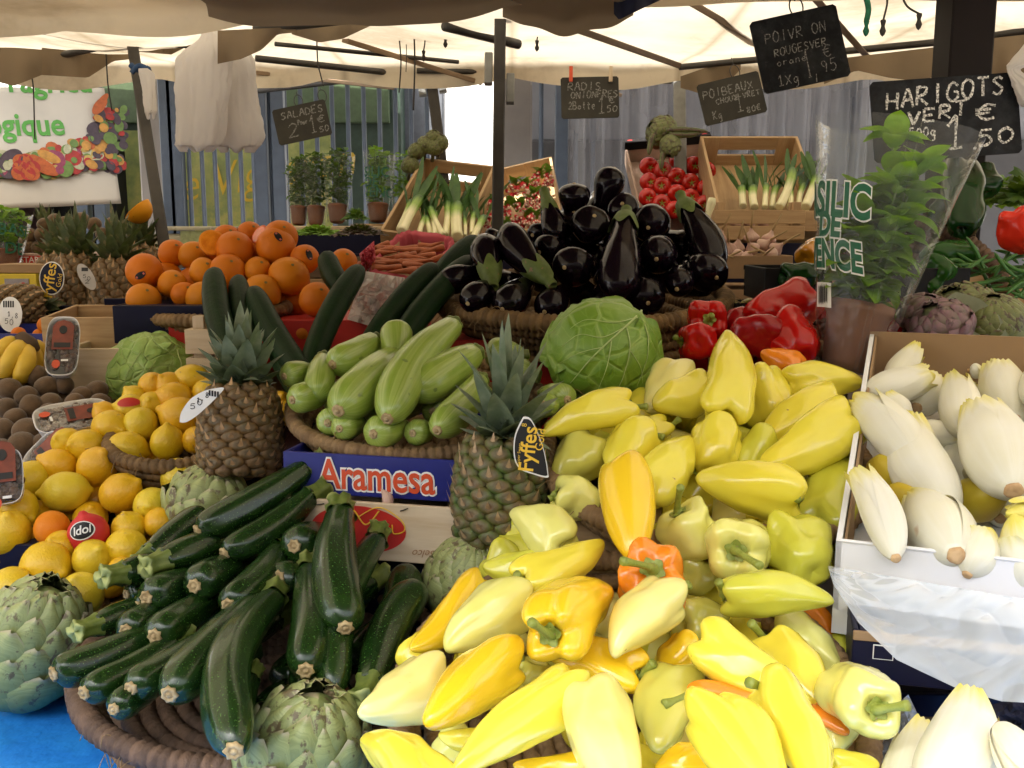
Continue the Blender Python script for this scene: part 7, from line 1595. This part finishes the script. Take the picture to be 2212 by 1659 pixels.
a, b = P(60, 1020, 1.62), P(135, 944, 1.63); traybox((a+b)/2, b-a, (P(70, 950, 1.63)-P(120, 1000, 1.60)), (b-a).length, .06, 'berry tray wedged between kiwis and lemons, mostly red', 9)
# bananas
def banana(pts, d, r, parent):
    c = cat_rom([tuple(P(x, y, d-dd)) for x, y, dd in pts], 22); n = len(c); g = tube([tuple(p) for p in c], [r*min(1, .30+2.6*min(t/(n-1), .5)*1.0 if t < n*.3 else 1, 3.2*(1-t/(n-1))+.32) for t in range(n)], 10)
    g.pt = [(p[0], p[1], (i//10)/(n-1)) for i, p in enumerate(g.pt)]
    g.v = [tuple(Vector(p)-parent.matrix_world.translation) for p in g.v]; return build('banana', g, M_BAN, parent)
bc = P(52, 740, 1.92); bun = empty('banana_bunch', T(*bc), 'bunch of yellow bananas with a brown crown at the left edge', 'bananas')
bun.matrix_world = T(*bc); bpy.context.view_layer.update()
for pts in (((-25,800,0),(-10,770,.02),(20,745,.02),(46,742,.0)), ((-10,830,.03),(10,800,.05),(32,765,.05),(50,742,.0)), ((34,832,.03),(48,810,.05),(58,780,.05),(54,745,.0)), ((52,838,0),(68,810,.0),(74,775,.0),(58,745,-.01)), ((90,800,-.03),(92,775,-.03),(82,755,-.02),(60,743,-.01))): banana(pts, 1.90, .0175, bun)
build('bunch_crown', tube([tuple(P(x, y, 1.885)-bc) for x, y in ((42, 722), (52, 736), (66, 748), (78, 758))], [.010, .016, .017, .010], 9), plain('banana_crown', (.09, .05, .025), .7), bun)
# cartons and crates left of centre
crate(40, 775, 2.06, .26, .22, .052, 0, 0, M_BLUE, 'blue carton behind the bananas at the left edge', 'carton', 'printed_carton', .006)
cw, Mw_ = crate(243, 852, 1.90, .185, .20, .088, 3, 0, M_WOODP, 'pale wooden crate with a grained front board left of the cabbage', th=.009)
co_, _m = crate(203, 762, 2.02, .20, .18, .072, 2, 4, M_WOOD, 'wooden crate with blue trim above the grained board', th=.008)
build('blue_trim', box(.03, .176, .077, .13, .006, .018, .001), M_NAVY, co_, smooth=False)
for i in range(12): roundfruit('onion', 150+i*13+random.uniform(-4, 4), 752+random.uniform(-5, 3), 24, lambda x, y: 2.09, plain('onion_skin', (.30, .17, .07), .6) if i == 0 else bpy.data.materials['onion_skin'], None, 'small brown onion in the blue trimmed crate', 'onion', 'onions in the blue trimmed crate', KIW, (.2, .9, .3), 1, 0, 14, 10)
crate(452, 832, 1.86, .085, .14, .108, -4, 0, M_WOODP, 'end of a slatted pale crate behind the brown pineapple', th=.010, slats=2)
under('supporting_crate', -.80, 1.98, 1.143, 1.205, .64, .30, M_CARD, 'flat brown carton under the wooden crates at left', 'carton')
under('supporting_crate', -.77, 2.16, 1.143, 1.31, .50, .26, M_NAVY, 'dark carton under the pineapples at left', 'carton')
for (x, y, w, lab) in ((100,702,38,'orange in front of the lying pineapple'),(40,722,32,'orange low above the blue carton'),(86,724,30,'small orange beside the upright berry tray')): roundfruit('orange', x, y, w, lambda a, b: 2.08, M_ORG, CO, lab, 'orange', None, ORA, (.2, .6, .6), .96)
# ---------------------------------------------------------------- pineapples at the back left
bps = []
for i, (x, yb, yt, d, cr_, lab) in enumerate([(165,690,560,2.42,.15,'back pineapple carrying a pale oval price tag'),(248,700,570,2.38,.155,'back pineapple nearest to the oranges'),(126,660,560,2.60,.15,'back pineapple behind the round navy tag'),(300,640,540,2.62,.14,'back pineapple with half an orange on its crown')]):
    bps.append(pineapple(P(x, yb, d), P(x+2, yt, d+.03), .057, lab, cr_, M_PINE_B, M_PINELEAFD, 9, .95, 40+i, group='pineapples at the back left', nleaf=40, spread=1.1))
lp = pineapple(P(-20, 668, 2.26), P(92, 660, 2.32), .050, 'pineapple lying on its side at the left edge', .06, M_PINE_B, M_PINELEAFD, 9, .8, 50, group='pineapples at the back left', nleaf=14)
half(297, 452, 62, 2.60, (-.62, .70, .1), (.80, .36, .012), 'halved orange melon piece sitting on a pineapple crown', 'melon_half')
o_, M_, L_ = bps[2]; tagdisc(o_, M_, [(112+27*math.cos(a), 601+36*math.sin(a)) for a in np.linspace(0, 6.1, 16)], 2.33, [M_WHITE, M_NAVY, M_GOLD], [('Fyffes', 34, 108, 606, 82, dict(offset=.0003)), ('Gold', 15, 129, 606, 80, {})])
o_, M_, L_ = bps[0]; t_ = tagdisc(o_, M_, [(187+20*math.cos(a)*.9+10*math.sin(a), 598+28*math.sin(a)+4*math.cos(a)) for a in np.linspace(0, 6.1, 16)], 2.30, [plain('grey_tag', (.55, .52, .48), .6)], [], 'price_tag')
g = G(); k = 2.3/FPX; chalk(g, '50', -8*k, -2*k, 16*k, 8*k, .0012, rise=-.6); chalk(g, '2', -4*k, -14*k, 10*k, 8*k, .0012); g.merge(box(-4*k, 16*k, 0, 14*k, 8*k, .0003, .00002)); build('writing', g, M_INK, t_, T(0, 0, .0012), smooth=False)
o_, M_, L_ = lp; t_ = tagdisc(o_, M_, [(22+26*math.cos(a), 679+38*math.sin(a)) for a in np.linspace(0, 6.1, 16)], 2.12, [M_WHITE], [], 'price_tag')
g = G(); k = 2.12/FPX; chalk(g, '50', -12*k, -20*k, 18*k, 12*k, .0012, rise=-.3); chalk(g, '1,8', -6*k, -4*k, 22*k, 11*k, .0012, rise=-.3)
for i in range(5): g.merge(box((-14+i*5)*k, 22*k, 0, 3*k, 14*k, .0003, .00002))
build('writing', g, M_INK, t_, T(0, 0, .0012), smooth=False)
# yellow carton with a berry picture, brown carton over it
yc, _m = crate(35, 640, 2.50, .11, .12, .056, -2, 0, M_YEL, 'yellow carton printed with red berries at the left edge', 'carton', 'printed_carton', .005, False)
g = G(); g.merge(box(.005, -.0012, .026, .062, .0012, .036, .0002)); pc_ = build('picture', g, plain('pale_picture', (.40, .36, .38), .5), yc, smooth=False)
g = G(); g.merge(slab(ellipse(.015, .013, 16), .0005)); g.merge(slab(ellipse(.010, .013, 16), .0005), T(.022, .004, 0)); build('berry_print', g, M_RED, pc_, T(0, -.0026, .018) @ Matrix.Rotation(R_(90), 4, 'X'), smooth=False)
crate(40, 590, 2.50, .13, .10, .022, -2, 0, M_CARD, 'flat brown carton on top of the yellow carton', 'carton', 'flat_carton', .005, False)
def PV(x, y): return 3.0
for (x, y, w, lab) in [(64,509,34,'dark round fruit at the left of the back row'),(97,486,32,'dark round fruit second from the left on top'),(119,478,34,'dark round fruit beside the small crown'),(141,483,32,'dark round fruit in the top row centre'),(176,476,36,'topmost dark round fruit against the blue posts'),(204,485,32,'dark round fruit right of the topmost one'),(243,484,32,'dark round fruit at the right end of the row'),
    (93,507,36,'dark round fruit in the second row'),(64,533,30,'dark round fruit low at left above the carton'),(82,535,30,'dark round fruit low, second above the carton'),(100,535,30,'dark round fruit low, third above the carton'),(53,520,24,'dark round fruit at the far left behind the low ones'),(124,505,34,'dark round fruit behind the pineapple crown'),(222,506,30,'dark round fruit behind the rightmost crown')]:
    roundfruit('brown_fruit', x, y, w, PV, M_KIWI, None, lab, 'fruit', 'dark round fruit at the back left', KIW, (.5, .6, .5), 1.02, 0, 20, 16)
pc, _m = crate(140, 575, 2.90, .28, .26, .036, 0, 0, plain('pinkish_carton', (.55, .40, .34), .6), 'pinkish carton with a red mark under the dark round fruit', 'carton', 'printed_carton', .005, False)
g = G(); g.merge(box(-.10, -.0012, .018, .075, .0012, .024, .0003)); rl = build('red_mark', g, M_RED, pc, smooth=False)
g = G(); place_text(g, 'STAR', .024, 0, 0, 0, offset=.0003); build('lettering', g, M_WHITE, rl, T(-.10, -.0024, .018) @ Matrix.Rotation(R_(90), 4, 'X'), smooth=False)
g = G()
for i in range(16): a = i*2.4; o2 = Vector((math.cos(a), math.sin(a), 0)); blade(g, o2*.006, o2, (Vector((0, 0, 1))+o2*.5*(1-i/16)).normalized(), .05+.03*i/16, .012, .3, 6)
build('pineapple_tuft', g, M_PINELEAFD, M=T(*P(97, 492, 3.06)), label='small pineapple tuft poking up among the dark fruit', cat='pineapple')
under('supporting_crate', -1.28, 2.95, 1.283, 1.40, .60, .40, M_CARD, 'brown carton under the dark round fruit', 'carton')
under('supporting_crate', -1.02, 2.50, 1.283, 1.365, .80, .30, M_NAVY, 'dark carton under the back pineapples', 'carton')
# weighing scale
sc0 = P(398, 520, 2.95); sca = empty('weighing_scale', T(*sc0) @ Matrix.Rotation(R_(-8), 4, 'Z'), 'beige flat weighing scale behind the oranges', 'scale')
M_BEIGE = plain('beige_plastic', (.48, .46, .36), .5, var=.08)
build('housing', box(0, .10, -.03, .20, .22, .10, .008), M_BEIGE, sca, smooth=False); build('pan', box(-.02, .10, .036, .23, .24, .012, .004), M_BEIGE, sca, smooth=False)
build('keypad', box(.045, -.012, .004, .10, .004, .05, .001), plain('pale_green_keypad', (.40, .46, .24), .5, var=.4, vs=70), sca, smooth=False)
build('keypad_panel', box(.03, -.05, -.02, .16, .09, .02, .003), M_BEIGE, sca, smooth=False)
# ---------------------------------------------------------------- potted herbs at the back
def herb(px, yb, yt, d, w, label, seed, m=M_HERB, text=None, n=270, leaf=.020, name='potted_herb', sw=1.0):
    rng = random.Random(seed); A, B = P(px, yb, d), P(px+4, yt, d); M = frame(A, B, 0); L = (B-A).length; k = d/FPX; pw = w/2*k
    t = empty(name, M, label, 'potted plant', 'potted herbs at the back'); ph = min(38*k, L*.3)
    build('pot', lathe([(0, 0), (0, .72), (.8, .98), (.82, 1.05), (1, 1.06), (1, .9), (.9, .88), (.88, 0)], ph, pw, 24, 18), M_POT, t)
    g = G(); sw_ = pw*1.55*sw
    for i in range(n):
        z = ph+(L*1.02-ph)*rng.random()**.9; tt = (z-ph)/(L-ph); rr = (pw*.9+(sw_-pw*.9)*min(1, tt*1.2))*math.sqrt(rng.random())*(1 if tt < .85 else .6); a = rng.uniform(0, 6.28); az = rng.uniform(0, 6.28); el = rng.uniform(-.2, .9)
        bleaf(g, Vector((rr*math.cos(a), rr*math.sin(a), z)), Vector((math.cos(az)*math.cos(el), math.sin(az)*math.cos(el), math.sin(el))), leaf*rng.uniform(.7, 1.3), leaf*.42, .8, i)
    for i in range(9): a = i*.7; g.merge(tube([(pw*.4*math.cos(a), pw*.4*math.sin(a), ph*.9), (pw*.6*math.cos(a), pw*.6*math.sin(a), L*.9)], .0012, 5))
    build('leaves', g, m, t)
    s = build('sleeve', grid(lambda u, w_: ((pw*1.04+(sw_*1.15-pw)*w_)*math.cos(u*6.2832)*.8, (pw*1.04+(sw_*1.15-pw)*w_)*math.sin(u*6.2832)*(1+.05*math.sin(u*40)), L*.97*w_), 40, 10), M_FILM, t)
    if text:
        g = G(); sgn = 1 if (M.to_3x3() @ Vector((0, 1, 0))).x > 0 else -1
        for i, (s_, yy, x0) in enumerate(text):
            tg = text_geo(s_, .046, offset=.0009, align='LEFT'); z0 = L*yy; r = pw*1.04+(sw_*1.15-pw)*yy+.002
            tg.v = [(r*.8*math.cos(min(1.5, max(-1.5, (x0+x)/r)))+.003, sgn*r*math.sin(min(1.5, max(-1.5, (x0+x)/r))), z0+y) for x, y, _ in tg.v]; g.merge(tg)
        build('lettering', g, M_BGREEN, s, smooth=False)
    return t
herb(645, 484, 345, 3.42, 36, 'potted herb in a clear sleeve, first of three at left', 71)
herb(682, 484, 338, 3.40, 38, 'potted herb in a clear sleeve between two others', 72)
herb(728, 480, 328, 3.36, 40, 'potted herb with long upright shoots nearest the basil', 73)
herb(816, 478, 325, 3.36, 44, 'potted basil in a printed sleeve beside the left leek crate', 74, M_LEAF, (('SILIC', .66, -.062), ('DE', .52, -.058), ('VENCE', .38, -.062)), 130, .026, 'potted_basil', .9)
herb(868, 480, 335, 3.52, 36, 'loose green plant half behind the left leek crate', 75, M_LEAF, None, 80, .024)
herb(8, 575, 455, 2.85, 60, 'potted basil in a printed sleeve at the left edge', 76, M_LEAF, (('BASI', .62, -.02), ('DE', .30, .0)), 110, .03, 'potted_basil')
# ledge and crates carrying them
b = P(700, 488, 3.36); build('ledge_board', box(b.x, b.y+.10, b.z-.010, .44, .24, .02, .003), M_WOODP, smooth=False, label='pale wooden ledge under the three potted herbs', cat='shelf')
b2 = P(830, 482, 3.34); build('ledge_board', box(b2.x, b2.y+.12, b2.z-.012, .20, .22, .02, .003), M_WOOD, smooth=False, label='darker wooden ledge under the printed basil at the back', cat='shelf')
under('supporting_crate', b.x+.10, b.y+.10, 1.283, b.z-.022, .56, .22, M_NAVY, 'dark carton under the herb ledge', 'carton')
lettuce(684, 506, 2.96, .10, M_SALAD, 'light green curly lettuce behind the oranges', 70, 33, .55, size=.62)
lettuce(778, 506, 2.94, .095, M_REDSALAD, 'dark red curly lettuce beside the green one', 70, 34, .6, size=.62)
lettuce(768, 472, 3.10, .042, M_HERB, 'sprig of mint above the dark red lettuce', 40, 35, 1.3, 'mint_sprig', .8)
crate(730, 600, 2.92, .36, .22, .055, 0, 0, M_WOODD, 'dark crate holding the lettuces', th=.008)
under('supporting_crate', P(730, 560, 2.92).x, 3.02, 1.283, P(730, 600, 2.92).z-.002, .40, .24, M_CARD, 'brown carton under the lettuces', 'carton')
# ---------------------------------------------------------------- crates of leeks
def leek(pts, w, d, label, group, lf=4, seed=0, fan=1.0, dd=0):
    """pts: photo px from root to where the leaves part, and the leaf tip"""
    rng = random.Random(seed); (x0, y0), (x1, y1), (x2, y2) = pts; p0, p1, p2 = P(x0, y0, d[0]), P(x1, y1, d[1]), P(x2, y2, d[2]); M = frame(p0, p1, 0); L = (p1-p0).length; R = w/2/FPX*d[0]
    o = build('leek', lathe([(0, 0), (0, .7), (.02, 1.04), (.10, .98), (.5, .92), (.85, 1.05), (1, 1.1), (1.02, .6), (1.02, 0)], L, R, 16, 18, bend=rng.uniform(-.03, .03), seed=seed, dents=.06), M_LEEK, M=M, label=label, cat='leek', group=group)
    g = G(); q = M.inverted() @ p2; dv = (q-Vector((0, 0, L*.9))); ln = dv.length; dv.normalize()
    for i in range(lf):
        s = (i-(lf-1)/2); u = (dv+Vector((rng.uniform(-.12, .12), s*.11*fan+rng.uniform(-.06, .06), 0))).normalized(); out = Vector((rng.uniform(-.6, 1), s*.6+rng.uniform(-.3, .3), 0)); out = (out-u*out.dot(u)).normalized()
        blade(g, Vector((0, s*R*.5, L*.86)), out, u, ln*rng.uniform(.65, 1.0), R*rng.uniform(.65, .95), rng.uniform(.05, .5), 8, .35, 0, .55, .06, seed*9+i)
    build('leaves', g, M_LEEKLEAF, o); return o
TL, TR, BR, BL = P(893, 338, 3.46), P(1050, 356, 3.42), P(988, 532, 3.06), P(820, 498, 3.10)
tray('wooden_crate', TL, TR, BL, .12, .010, M_WOOD, 'tilted wooden crate of leeks with a long hand hole at left', 'crate', (.16, .028))
for i, (pts, w, lab) in enumerate([(((868,500),(905,430),(955,352)),22,'thick leek crossing diagonally over the others in the left crate'),(((862,496),(888,436),(905,385)),14,'thin leek at the left side of the left crate'),(((958,508),(930,450),(925,400)),14,'leek bending right at its root in the left crate'),(((930,506),(922,470),(935,395)),12,'slim leek behind the diagonal one'),(((962,508),(968,440),(962,380)),16,'straight leek in the middle of the left crate'),
    (((988,512),(988,445),(1002,365)),26,'thickest leek of the left crate with broad leaves'),(((1005,510),(1003,470),(1012,405)),9,'very thin leek between two thick ones'),(((1020,505),(1025,460),(1030,400)),12,'short leek with yellow green leaf near the right side'),(((1015,528),(1045,470),(1042,392)),16,'rightmost leek of the left crate hanging over the edge'),(((905,506),(918,470),(918,400)),13,'leek stump leaning left at the bottom of the left crate'),(((940,508),(940,460),(950,390)),13,'pale leek just left of the straight one')]):
    k = lambda y: 3.05+(510-y)*.0022
    leek(pts, w, tuple(k(p[1])-(.05 if i == 0 else .01*(i % 3)) for p in pts), lab, 'leeks in the left crate', 4, 80+i)
TL, TR, BL = P(1589, 294, 3.42), P(1800, 294, 3.42), P(1560, 492, 3.06)
tray('wooden_crate', TL, TR, BL, .12, .010, M_WOOD, 'tilted wooden crate of leeks at right behind the basil', 'crate', (.20, .022))
for i, (pts, w, lab) in enumerate([(((1605,445),(1602,405),(1590,350)),16,'pale leek at the left end of the right crate'),(((1630,448),(1626,405),(1612,345)),18,'leek with spread blue green leaves in the right crate'),(((1652,448),(1655,400),(1668,330)),13,'leek behind the spread one in the right crate'),(((1668,450),(1676,405),(1690,345)),15,'slanting leek in the middle of the right crate'),(((1683,448),(1712,370),(1730,325)),20,'thick diagonal leek in the right crate'),(((1706,448),(1706,410),(1700,352)),14,'short leek under the diagonal one'),(((1740,448),(1765,385),(1755,320)),22,'large leek beside the basil sleeve'),(((1725,448),(1735,400),(1735,330)),14,'dark leek behind the large one')]):
    k = lambda y: 3.05+(490-y)*.0017
    leek(pts, w, tuple(k(p[1])-(.04 if i in (4, 6) else .01*(i % 3)) for p in pts), lab, 'leeks in the right crate', 4, 120+i)
crate(1655, 500, 3.0, .31, .10, .062, 0, 0, M_WOOD, 'wooden crate front carrying the right hand leeks', th=.010)
# artichokes on the crates
for i, (x, y, r, lab) in enumerate([(920,312,.030,'small dark artichoke on the left corner of the leek crate'),(938,316,.030,'small dark artichoke facing the viewer on the leek crate'),(951,308,.026,'small dark artichoke at the right of the cluster on the crate'),(936,298,.026,'small pale tipped artichoke on top of the cluster'),(899,326,.026,'small dark artichoke left of the crate corner'),(886,356,.028,'dark artichoke low beside the leek crate side')]):
    artichoke(P(x-2, y+16, 3.42), P(x+3, y-16, 3.38), r, lab, M_ARTD, 44, 140+i, group='small artichokes on the leek crate', open_=.08)
artichoke(P(1448, 300, 3.42), P(1405, 268, 3.38), .052, 'large wilted artichoke on top of the tomato crate', M_ARTD, 60, 150)
artichoke(P(1452, 296, 3.36), P(1443, 336, 3.32), .032, 'small artichoke hanging over the tomato crate front', M_ARTD, 44, 151)
g = G()
for i, (pts, w) in enumerate((((1410, 275), (1402, 300), (1404, 330)), ((1425, 300), (1420, 340), (1428, 364)), ((1440, 280), (1490, 285), (1530, 284)), ((1440, 270), (1480, 276), (1520, 288)))) if False else []: pass
st_ = P(1440, 290, 3.36)
for path in (((1440, 282), (1478, 280), (1529, 284)), ((1445, 290), (1480, 292), (1512, 288)), ((1436, 322), (1430, 345), (1428, 366)), ((1412, 290), (1405, 312), (1402, 334))): g.merge(tube([tuple(P(x, y, 3.33)-st_) for x, y in cat_rom(path, 10)], [.009, .009, .010, .011, .010, .009, .010, .008, .006, .003], 7))
build('artichoke_leaves', g, M_ARTD, M=T(*st_), label='limp artichoke stalks and leaves lying over the tomato crate', cat='leaves')
# ---------------------------------------------------------------- tomatoes
TL, TR, BL = P(1374, 316, 3.62), P(1556, 300, 3.62), P(1386, 472, 3.36)
tc, M, w, h = tray('tomato_carton', TL, TR, BL, .07, .008, plain('pinkish_board', (.50, .36, .28), .7), 'tilted carton of tomatoes with a black printed headboard', 'carton')
hb = build('headboard', box(0, h/2-.008, .012, w+.006, .012, .036, .002), M_BLACK, tc, smooth=False)
hb2 = build('headboard_face', box(0, h/2+.002, .020, w+.008, .030, .004, .001), M_BLACK, tc, smooth=False)
g = G(); place_text(g, 'Cañada-Nijar', .022, .05, h/2+.002, .0226); place_text(g, 'tomates', .024, -.07, h/2+.002, .0226); build('lettering', g, plain('pink_white_ink', (.65, .30, .26), .6), hb2, smooth=False)
g = G()
for sx in (-1, 1): g.merge(slab(ellipse(.011, .009, 16), .0008), T(sx*(w/2-.018), h/2+.002, .0226))
build('tomato_emblem', g, M_RED, hb2, smooth=False)
TOMS = [(1400,358,1,1),(1431,369,1,2),(1464,346,1,3),(1496,357,1,4),(1526,369,1,5),(1400,393,2,1),(1430,402,2,2),(1461,381,2,3),(1491,394,2,4),(1524,406,2,5),(1398,426,3,1),(1428,439,3,2),(1461,417,3,3),(1491,427,3,4),(1521,441,3,5),(1455,453,4,3),(1405,462,4,1),(1490,466,4,4)]
row = {1: 'top', 2: 'second', 3: 'third', 4: 'lowest'}; colw = {1: 'at the left side', 2: 'second from the left', 3: 'in the middle', 4: 'second from the right', 5: 'at the right side'}
for (x, y, r_, c_) in TOMS:
    d = 3.52-(y-330)*.0016; o, M, R, L = roundfruit('tomato', x, y, 40, lambda a, b: d, M_TOM, None, 'ripe tomato in the %s row of the carton, %s' % (row[r_], colw[c_]), 'tomato', 'tomatoes in the tilted carton', TOM, (random.uniform(-.25, .25), random.uniform(.1, .5), -1), .82, 0, 20, 16)
    g = G()
    for k in range(5): a = k*1.257+random.random()*.4; blade(g, (0, 0, .0), Vector((0, 0, 1)), Vector((math.cos(a), math.sin(a), -.15)).normalized(), R*.45, R*.09, -.5, 4, .1)
    g.merge(tube([(0, 0, .004), (0, 0, -.006)], .0016, 5)); g.v = [(p[0], p[1], p[2]+L*.005) for p in g.v]
    build('calyx', g, M_STEM, o)
# ---------------------------------------------------------------- radishes
TL, TR, BL = P(1044, 372, 3.75), P(1206, 334, 3.72), P(1034, 520, 3.34)
tray('wooden_crate', TL, TR, BL, .12, .010, M_WOOD, 'tilted wooden crate of radish bunches behind the central post', 'crate', (.07, .018))
for i, (x, y, rx, ry, lab) in enumerate([(1172,392,24,26,'bunch of radishes at the top right of the crate'),(1125,415,34,24,'bunch of large radishes in the middle of the crate'),(1058,405,14,22,'bunch of radishes at the top left beside the post'),(1060,462,26,34,'bunch of small radishes at the lower left'),(1110,465,26,30,'bunch of small radishes low in the middle'),(1160,440,26,26,'bunch of radishes at the right side below the top one'),(1150,480,22,22,'bunch of radishes low at right behind the aubergines'),(1085,500,26,18,'bunch of radishes at the bottom of the crate')]):
    rng = random.Random(200+i); d0 = 3.62-(y-372)*.0022; c = P(x, y, d0); t = empty('radish_bunch', T(*c), lab, 'radishes', 'bunches of radishes'); g = G(); k = d0/FPX
    for j in range(46 if i != 1 else 34):
        a = rng.uniform(0, 6.28); q = math.sqrt(rng.random()); p = Vector((q*math.cos(a)*rx*k, -.006-.02*(1-q*q)+rng.uniform(-.006, .006), q*math.sin(a)*ry*k)); dv = cdir(rng.uniform(-.5, .5), rng.uniform(-.9, -.1), rng.uniform(.5, 1)).normalized(); s = rng.uniform(.85, 1.2)*(1.25 if i == 1 else 1)
        g.merge(lathe([(0, 0), (.02, .4), (.15, .85), (.4, 1), (.7, .92), (.9, .55), (1, .12), (1, 0)], .024*s, .0062*s, 8, 9), frame(p, p+dv, 0))
    build('roots', g, M_RAD, t); g = G()
    for j in range(14): az = rng.uniform(0, 6.28); bleaf(g, Vector((rng.uniform(-.6, .6)*rx*k, -.012, ry*k*rng.uniform(.2, .9))), cdir(math.cos(az)*.8, .8, .4).normalized(), .035, .013, .6, j)
    build('leaves', g, M_SALAD, t)
# ---------------------------------------------------------------- carrots in a pink lined crate
TL, TR, BL = P(842, 503, 2.92), P(958, 520, 2.88), P(790, 590, 2.70)
pk, M, w, h = tray('carrot_crate', TL, TR, BL, .09, .008, M_WOOD, 'small crate of carrots lined with a pink plastic bag', 'crate')
def lin(u, v):
    a = u*6.2832; q = math.copysign(abs(math.cos(a))**.45, math.cos(a)), math.copysign(abs(math.sin(a))**.45, math.sin(a)); z = (-.075, -.03, .008, .016, .004, -.03)[int(min(5, v*5.001))]; s = (.88, .93, .95, 1.04, 1.10, 1.10)[int(min(5, v*5.001))]; n = .006*mnoise.noise((math.cos(a)*5, math.sin(a)*5, v*4))
    return (q[0]*(w/2)*s+n, q[1]*(h/2)*s+n, z+.010*mnoise.noise((math.cos(a)*7, math.sin(a)*7, 3))*(v > .35))
build('pink_liner', grid(lin, 90, 5), M_PINK, pk)
inv = M.inverted()
for i in range(30):
    rng = random.Random(300+i); y = rng.uniform(530, 588); x = rng.uniform(818-(y-530)*.5, 935); d = 2.835-(y-530)*.0030; l = rng.uniform(26, 40); a = rng.uniform(-.25, .5) + (math.pi if rng.random() < .4 else 0)
    p0, p1 = P(x-l*math.cos(a), y+l*math.sin(a)*.7, d), P(x+l*math.cos(a), y-l*math.sin(a)*.7, d-.01)
    build('carrot', lathe(CAR, (p1-p0).length, 8/FPX*d, 14, 14, dents=.1, seed=i), M_CAR, M=frame(p0, p1, 0), label='thin dull orange carrot lying in the pink lined crate', cat='carrot', group='carrots in the pink lined crate')
crumple('plastic_bag', ((776,548),(808,520),(812,560),(786,592)), 2.72, M_PINK, 'gathered corner of a pink plastic bag left of the carrots', 'bag', 15, .04)
under('supporting_crate', -.26, 2.78, 1.283, 1.37, .40, .30, M_WOOD, 'wooden crate under the carrot crate', 'crate')
# ---------------------------------------------------------------- garlic
gx, _m = crate(1625, 602, 2.62, .21, .22, .060, 0, 0, M_CARD, 'brown carton of garlic with a dark hand hole', 'carton', 'garlic_carton', .006)
build('hand_hole', box(.0, -.0012, .030, .048, .002, .012, .0008), M_BLACK, gx, smooth=False)
for i, (x, y, ax, lab) in enumerate([(1556,510,(.2,.8,.4),'garlic bulb at the left beside the aubergine stalk'),(1576,534,(-.3,.6,.6),'garlic bulb below the left one'),(1623,507,(-.1,.9,.3),'garlic bulb at the top of the heap'),(1623,534,(-.5,.6,.5),'garlic bulb in the middle under the top one'),(1653,527,(.6,.5,.5),'purple streaked garlic bulb right of the middle'),(1663,512,(.3,.9,.2),'garlic bulb at the upper right by the wicker'),(1609,560,(-.8,-.1,.6),'garlic bulb in front with its stalk to the left'),(1662,550,(-.9,.2,.4),'garlic bulb at the right with a long stalk'),(1569,560,(.3,.3,.8),'garlic bulb at the lower left'),(1639,564,(.3,.5,.7),'garlic bulb low at the right front'),(1594,530,(0,.9,.4),'garlic bulb with an upright stalk left of the middle'),(1600,552,(.5,.2,.7),'garlic bulb behind the front one'),(1680,535,(.6,.5,.4),'garlic bulb at the far right end')]):
    d = 2.78-(y-500)*.0022; o, M, R, L = roundfruit('garlic_bulb', x, y, 33, lambda a, b: d, M_GAR, None, lab, 'garlic', 'garlic bulbs in the carton', GAR, ax, .95, 0, 22, 16, .08)
    build('stalk', tube([(0, 0, L*.9), (.002, .003, L+.02), (.006, .008, L+.05)], [.004, .003, .0022], 7), plain('dry_garlic_stalk', (.42, .30, .14), .7) if i == 0 else bpy.data.materials['dry_garlic_stalk'], o)
crate(1640, 520, 2.86, .26, .08, .090, 0, 0, M_WOOD, 'slatted wooden crate behind the garlic', th=.009, slats=2)
for i in range(4): roundfruit('garlic_bulb', 1560+i*30, 480, 26, lambda a, b: 2.98, M_GAR, None, 'garlic bulb glimpsed between the slats of the crate', 'garlic', 'garlic bulbs between the slats', GAR, (.3, .9, .2), .9, 0, 14, 10)
o = build('spring_onion', tube([tuple(P(x, y, 2.75)-P(1530, 460, 2.75)) for x, y in ((1538, 428), (1536, 440), (1530, 462), (1520, 500))], [.010, .013, .009, .012], 9), M_LEEK, M=T(*P(1530, 460, 2.75)), label='spring onion with a white bulb up, right of the tomatoes', cat='onion')
under('supporting_crate', .72, 2.80, 1.283, 1.385, .40, .34, M_CARD, 'brown carton under the garlic', 'carton')
under('supporting_crate', .90, 3.22, 1.283, 1.50, .50, .36, M_NAVY, 'dark carton under the right hand leek crate', 'carton')
under('supporting_crate', -.30, 3.50, 1.283, 1.46, .62, .26, M_NAVY, 'dark carton under the left leek crate', 'carton')
under('supporting_crate', .45, 3.55, 1.283, 1.46, .40, .26, M_NAVY, 'dark carton under the tomato carton', 'carton')
# black plastic crate with yellow fruit behind the red peppers
bc_, _m = crate(1610, 705, 1.92, .15, .10, .045, 0, 0, M_BLACK, 'black slatted plastic crate of yellow fruit behind the red peppers', 'crate', 'plastic_crate', .005)
for i in range(12): build('slat', box(-.068+i*.0125, -.002, .022, .004, .004, .040, .001), M_BLACK, bc_, smooth=False)
for (x, y, lab) in ((1572,662,'yellow lemon at the left in the black plastic crate'),(1618,664,'yellow lemon in the middle of the black plastic crate'),(1650,664,'yellow lemon at the right in the black plastic crate')): roundfruit('lemon', x, y, 40, lambda a, b: 1.97, M_LEM, (.50, .46, .05), lab, 'lemon', None, LEM, (.9, .2, .3), 1.2)
under('supporting_crate', .43, 1.99, 1.143, 1.345, .20, .12, M_CARD, 'brown carton under the black plastic crate', 'carton')
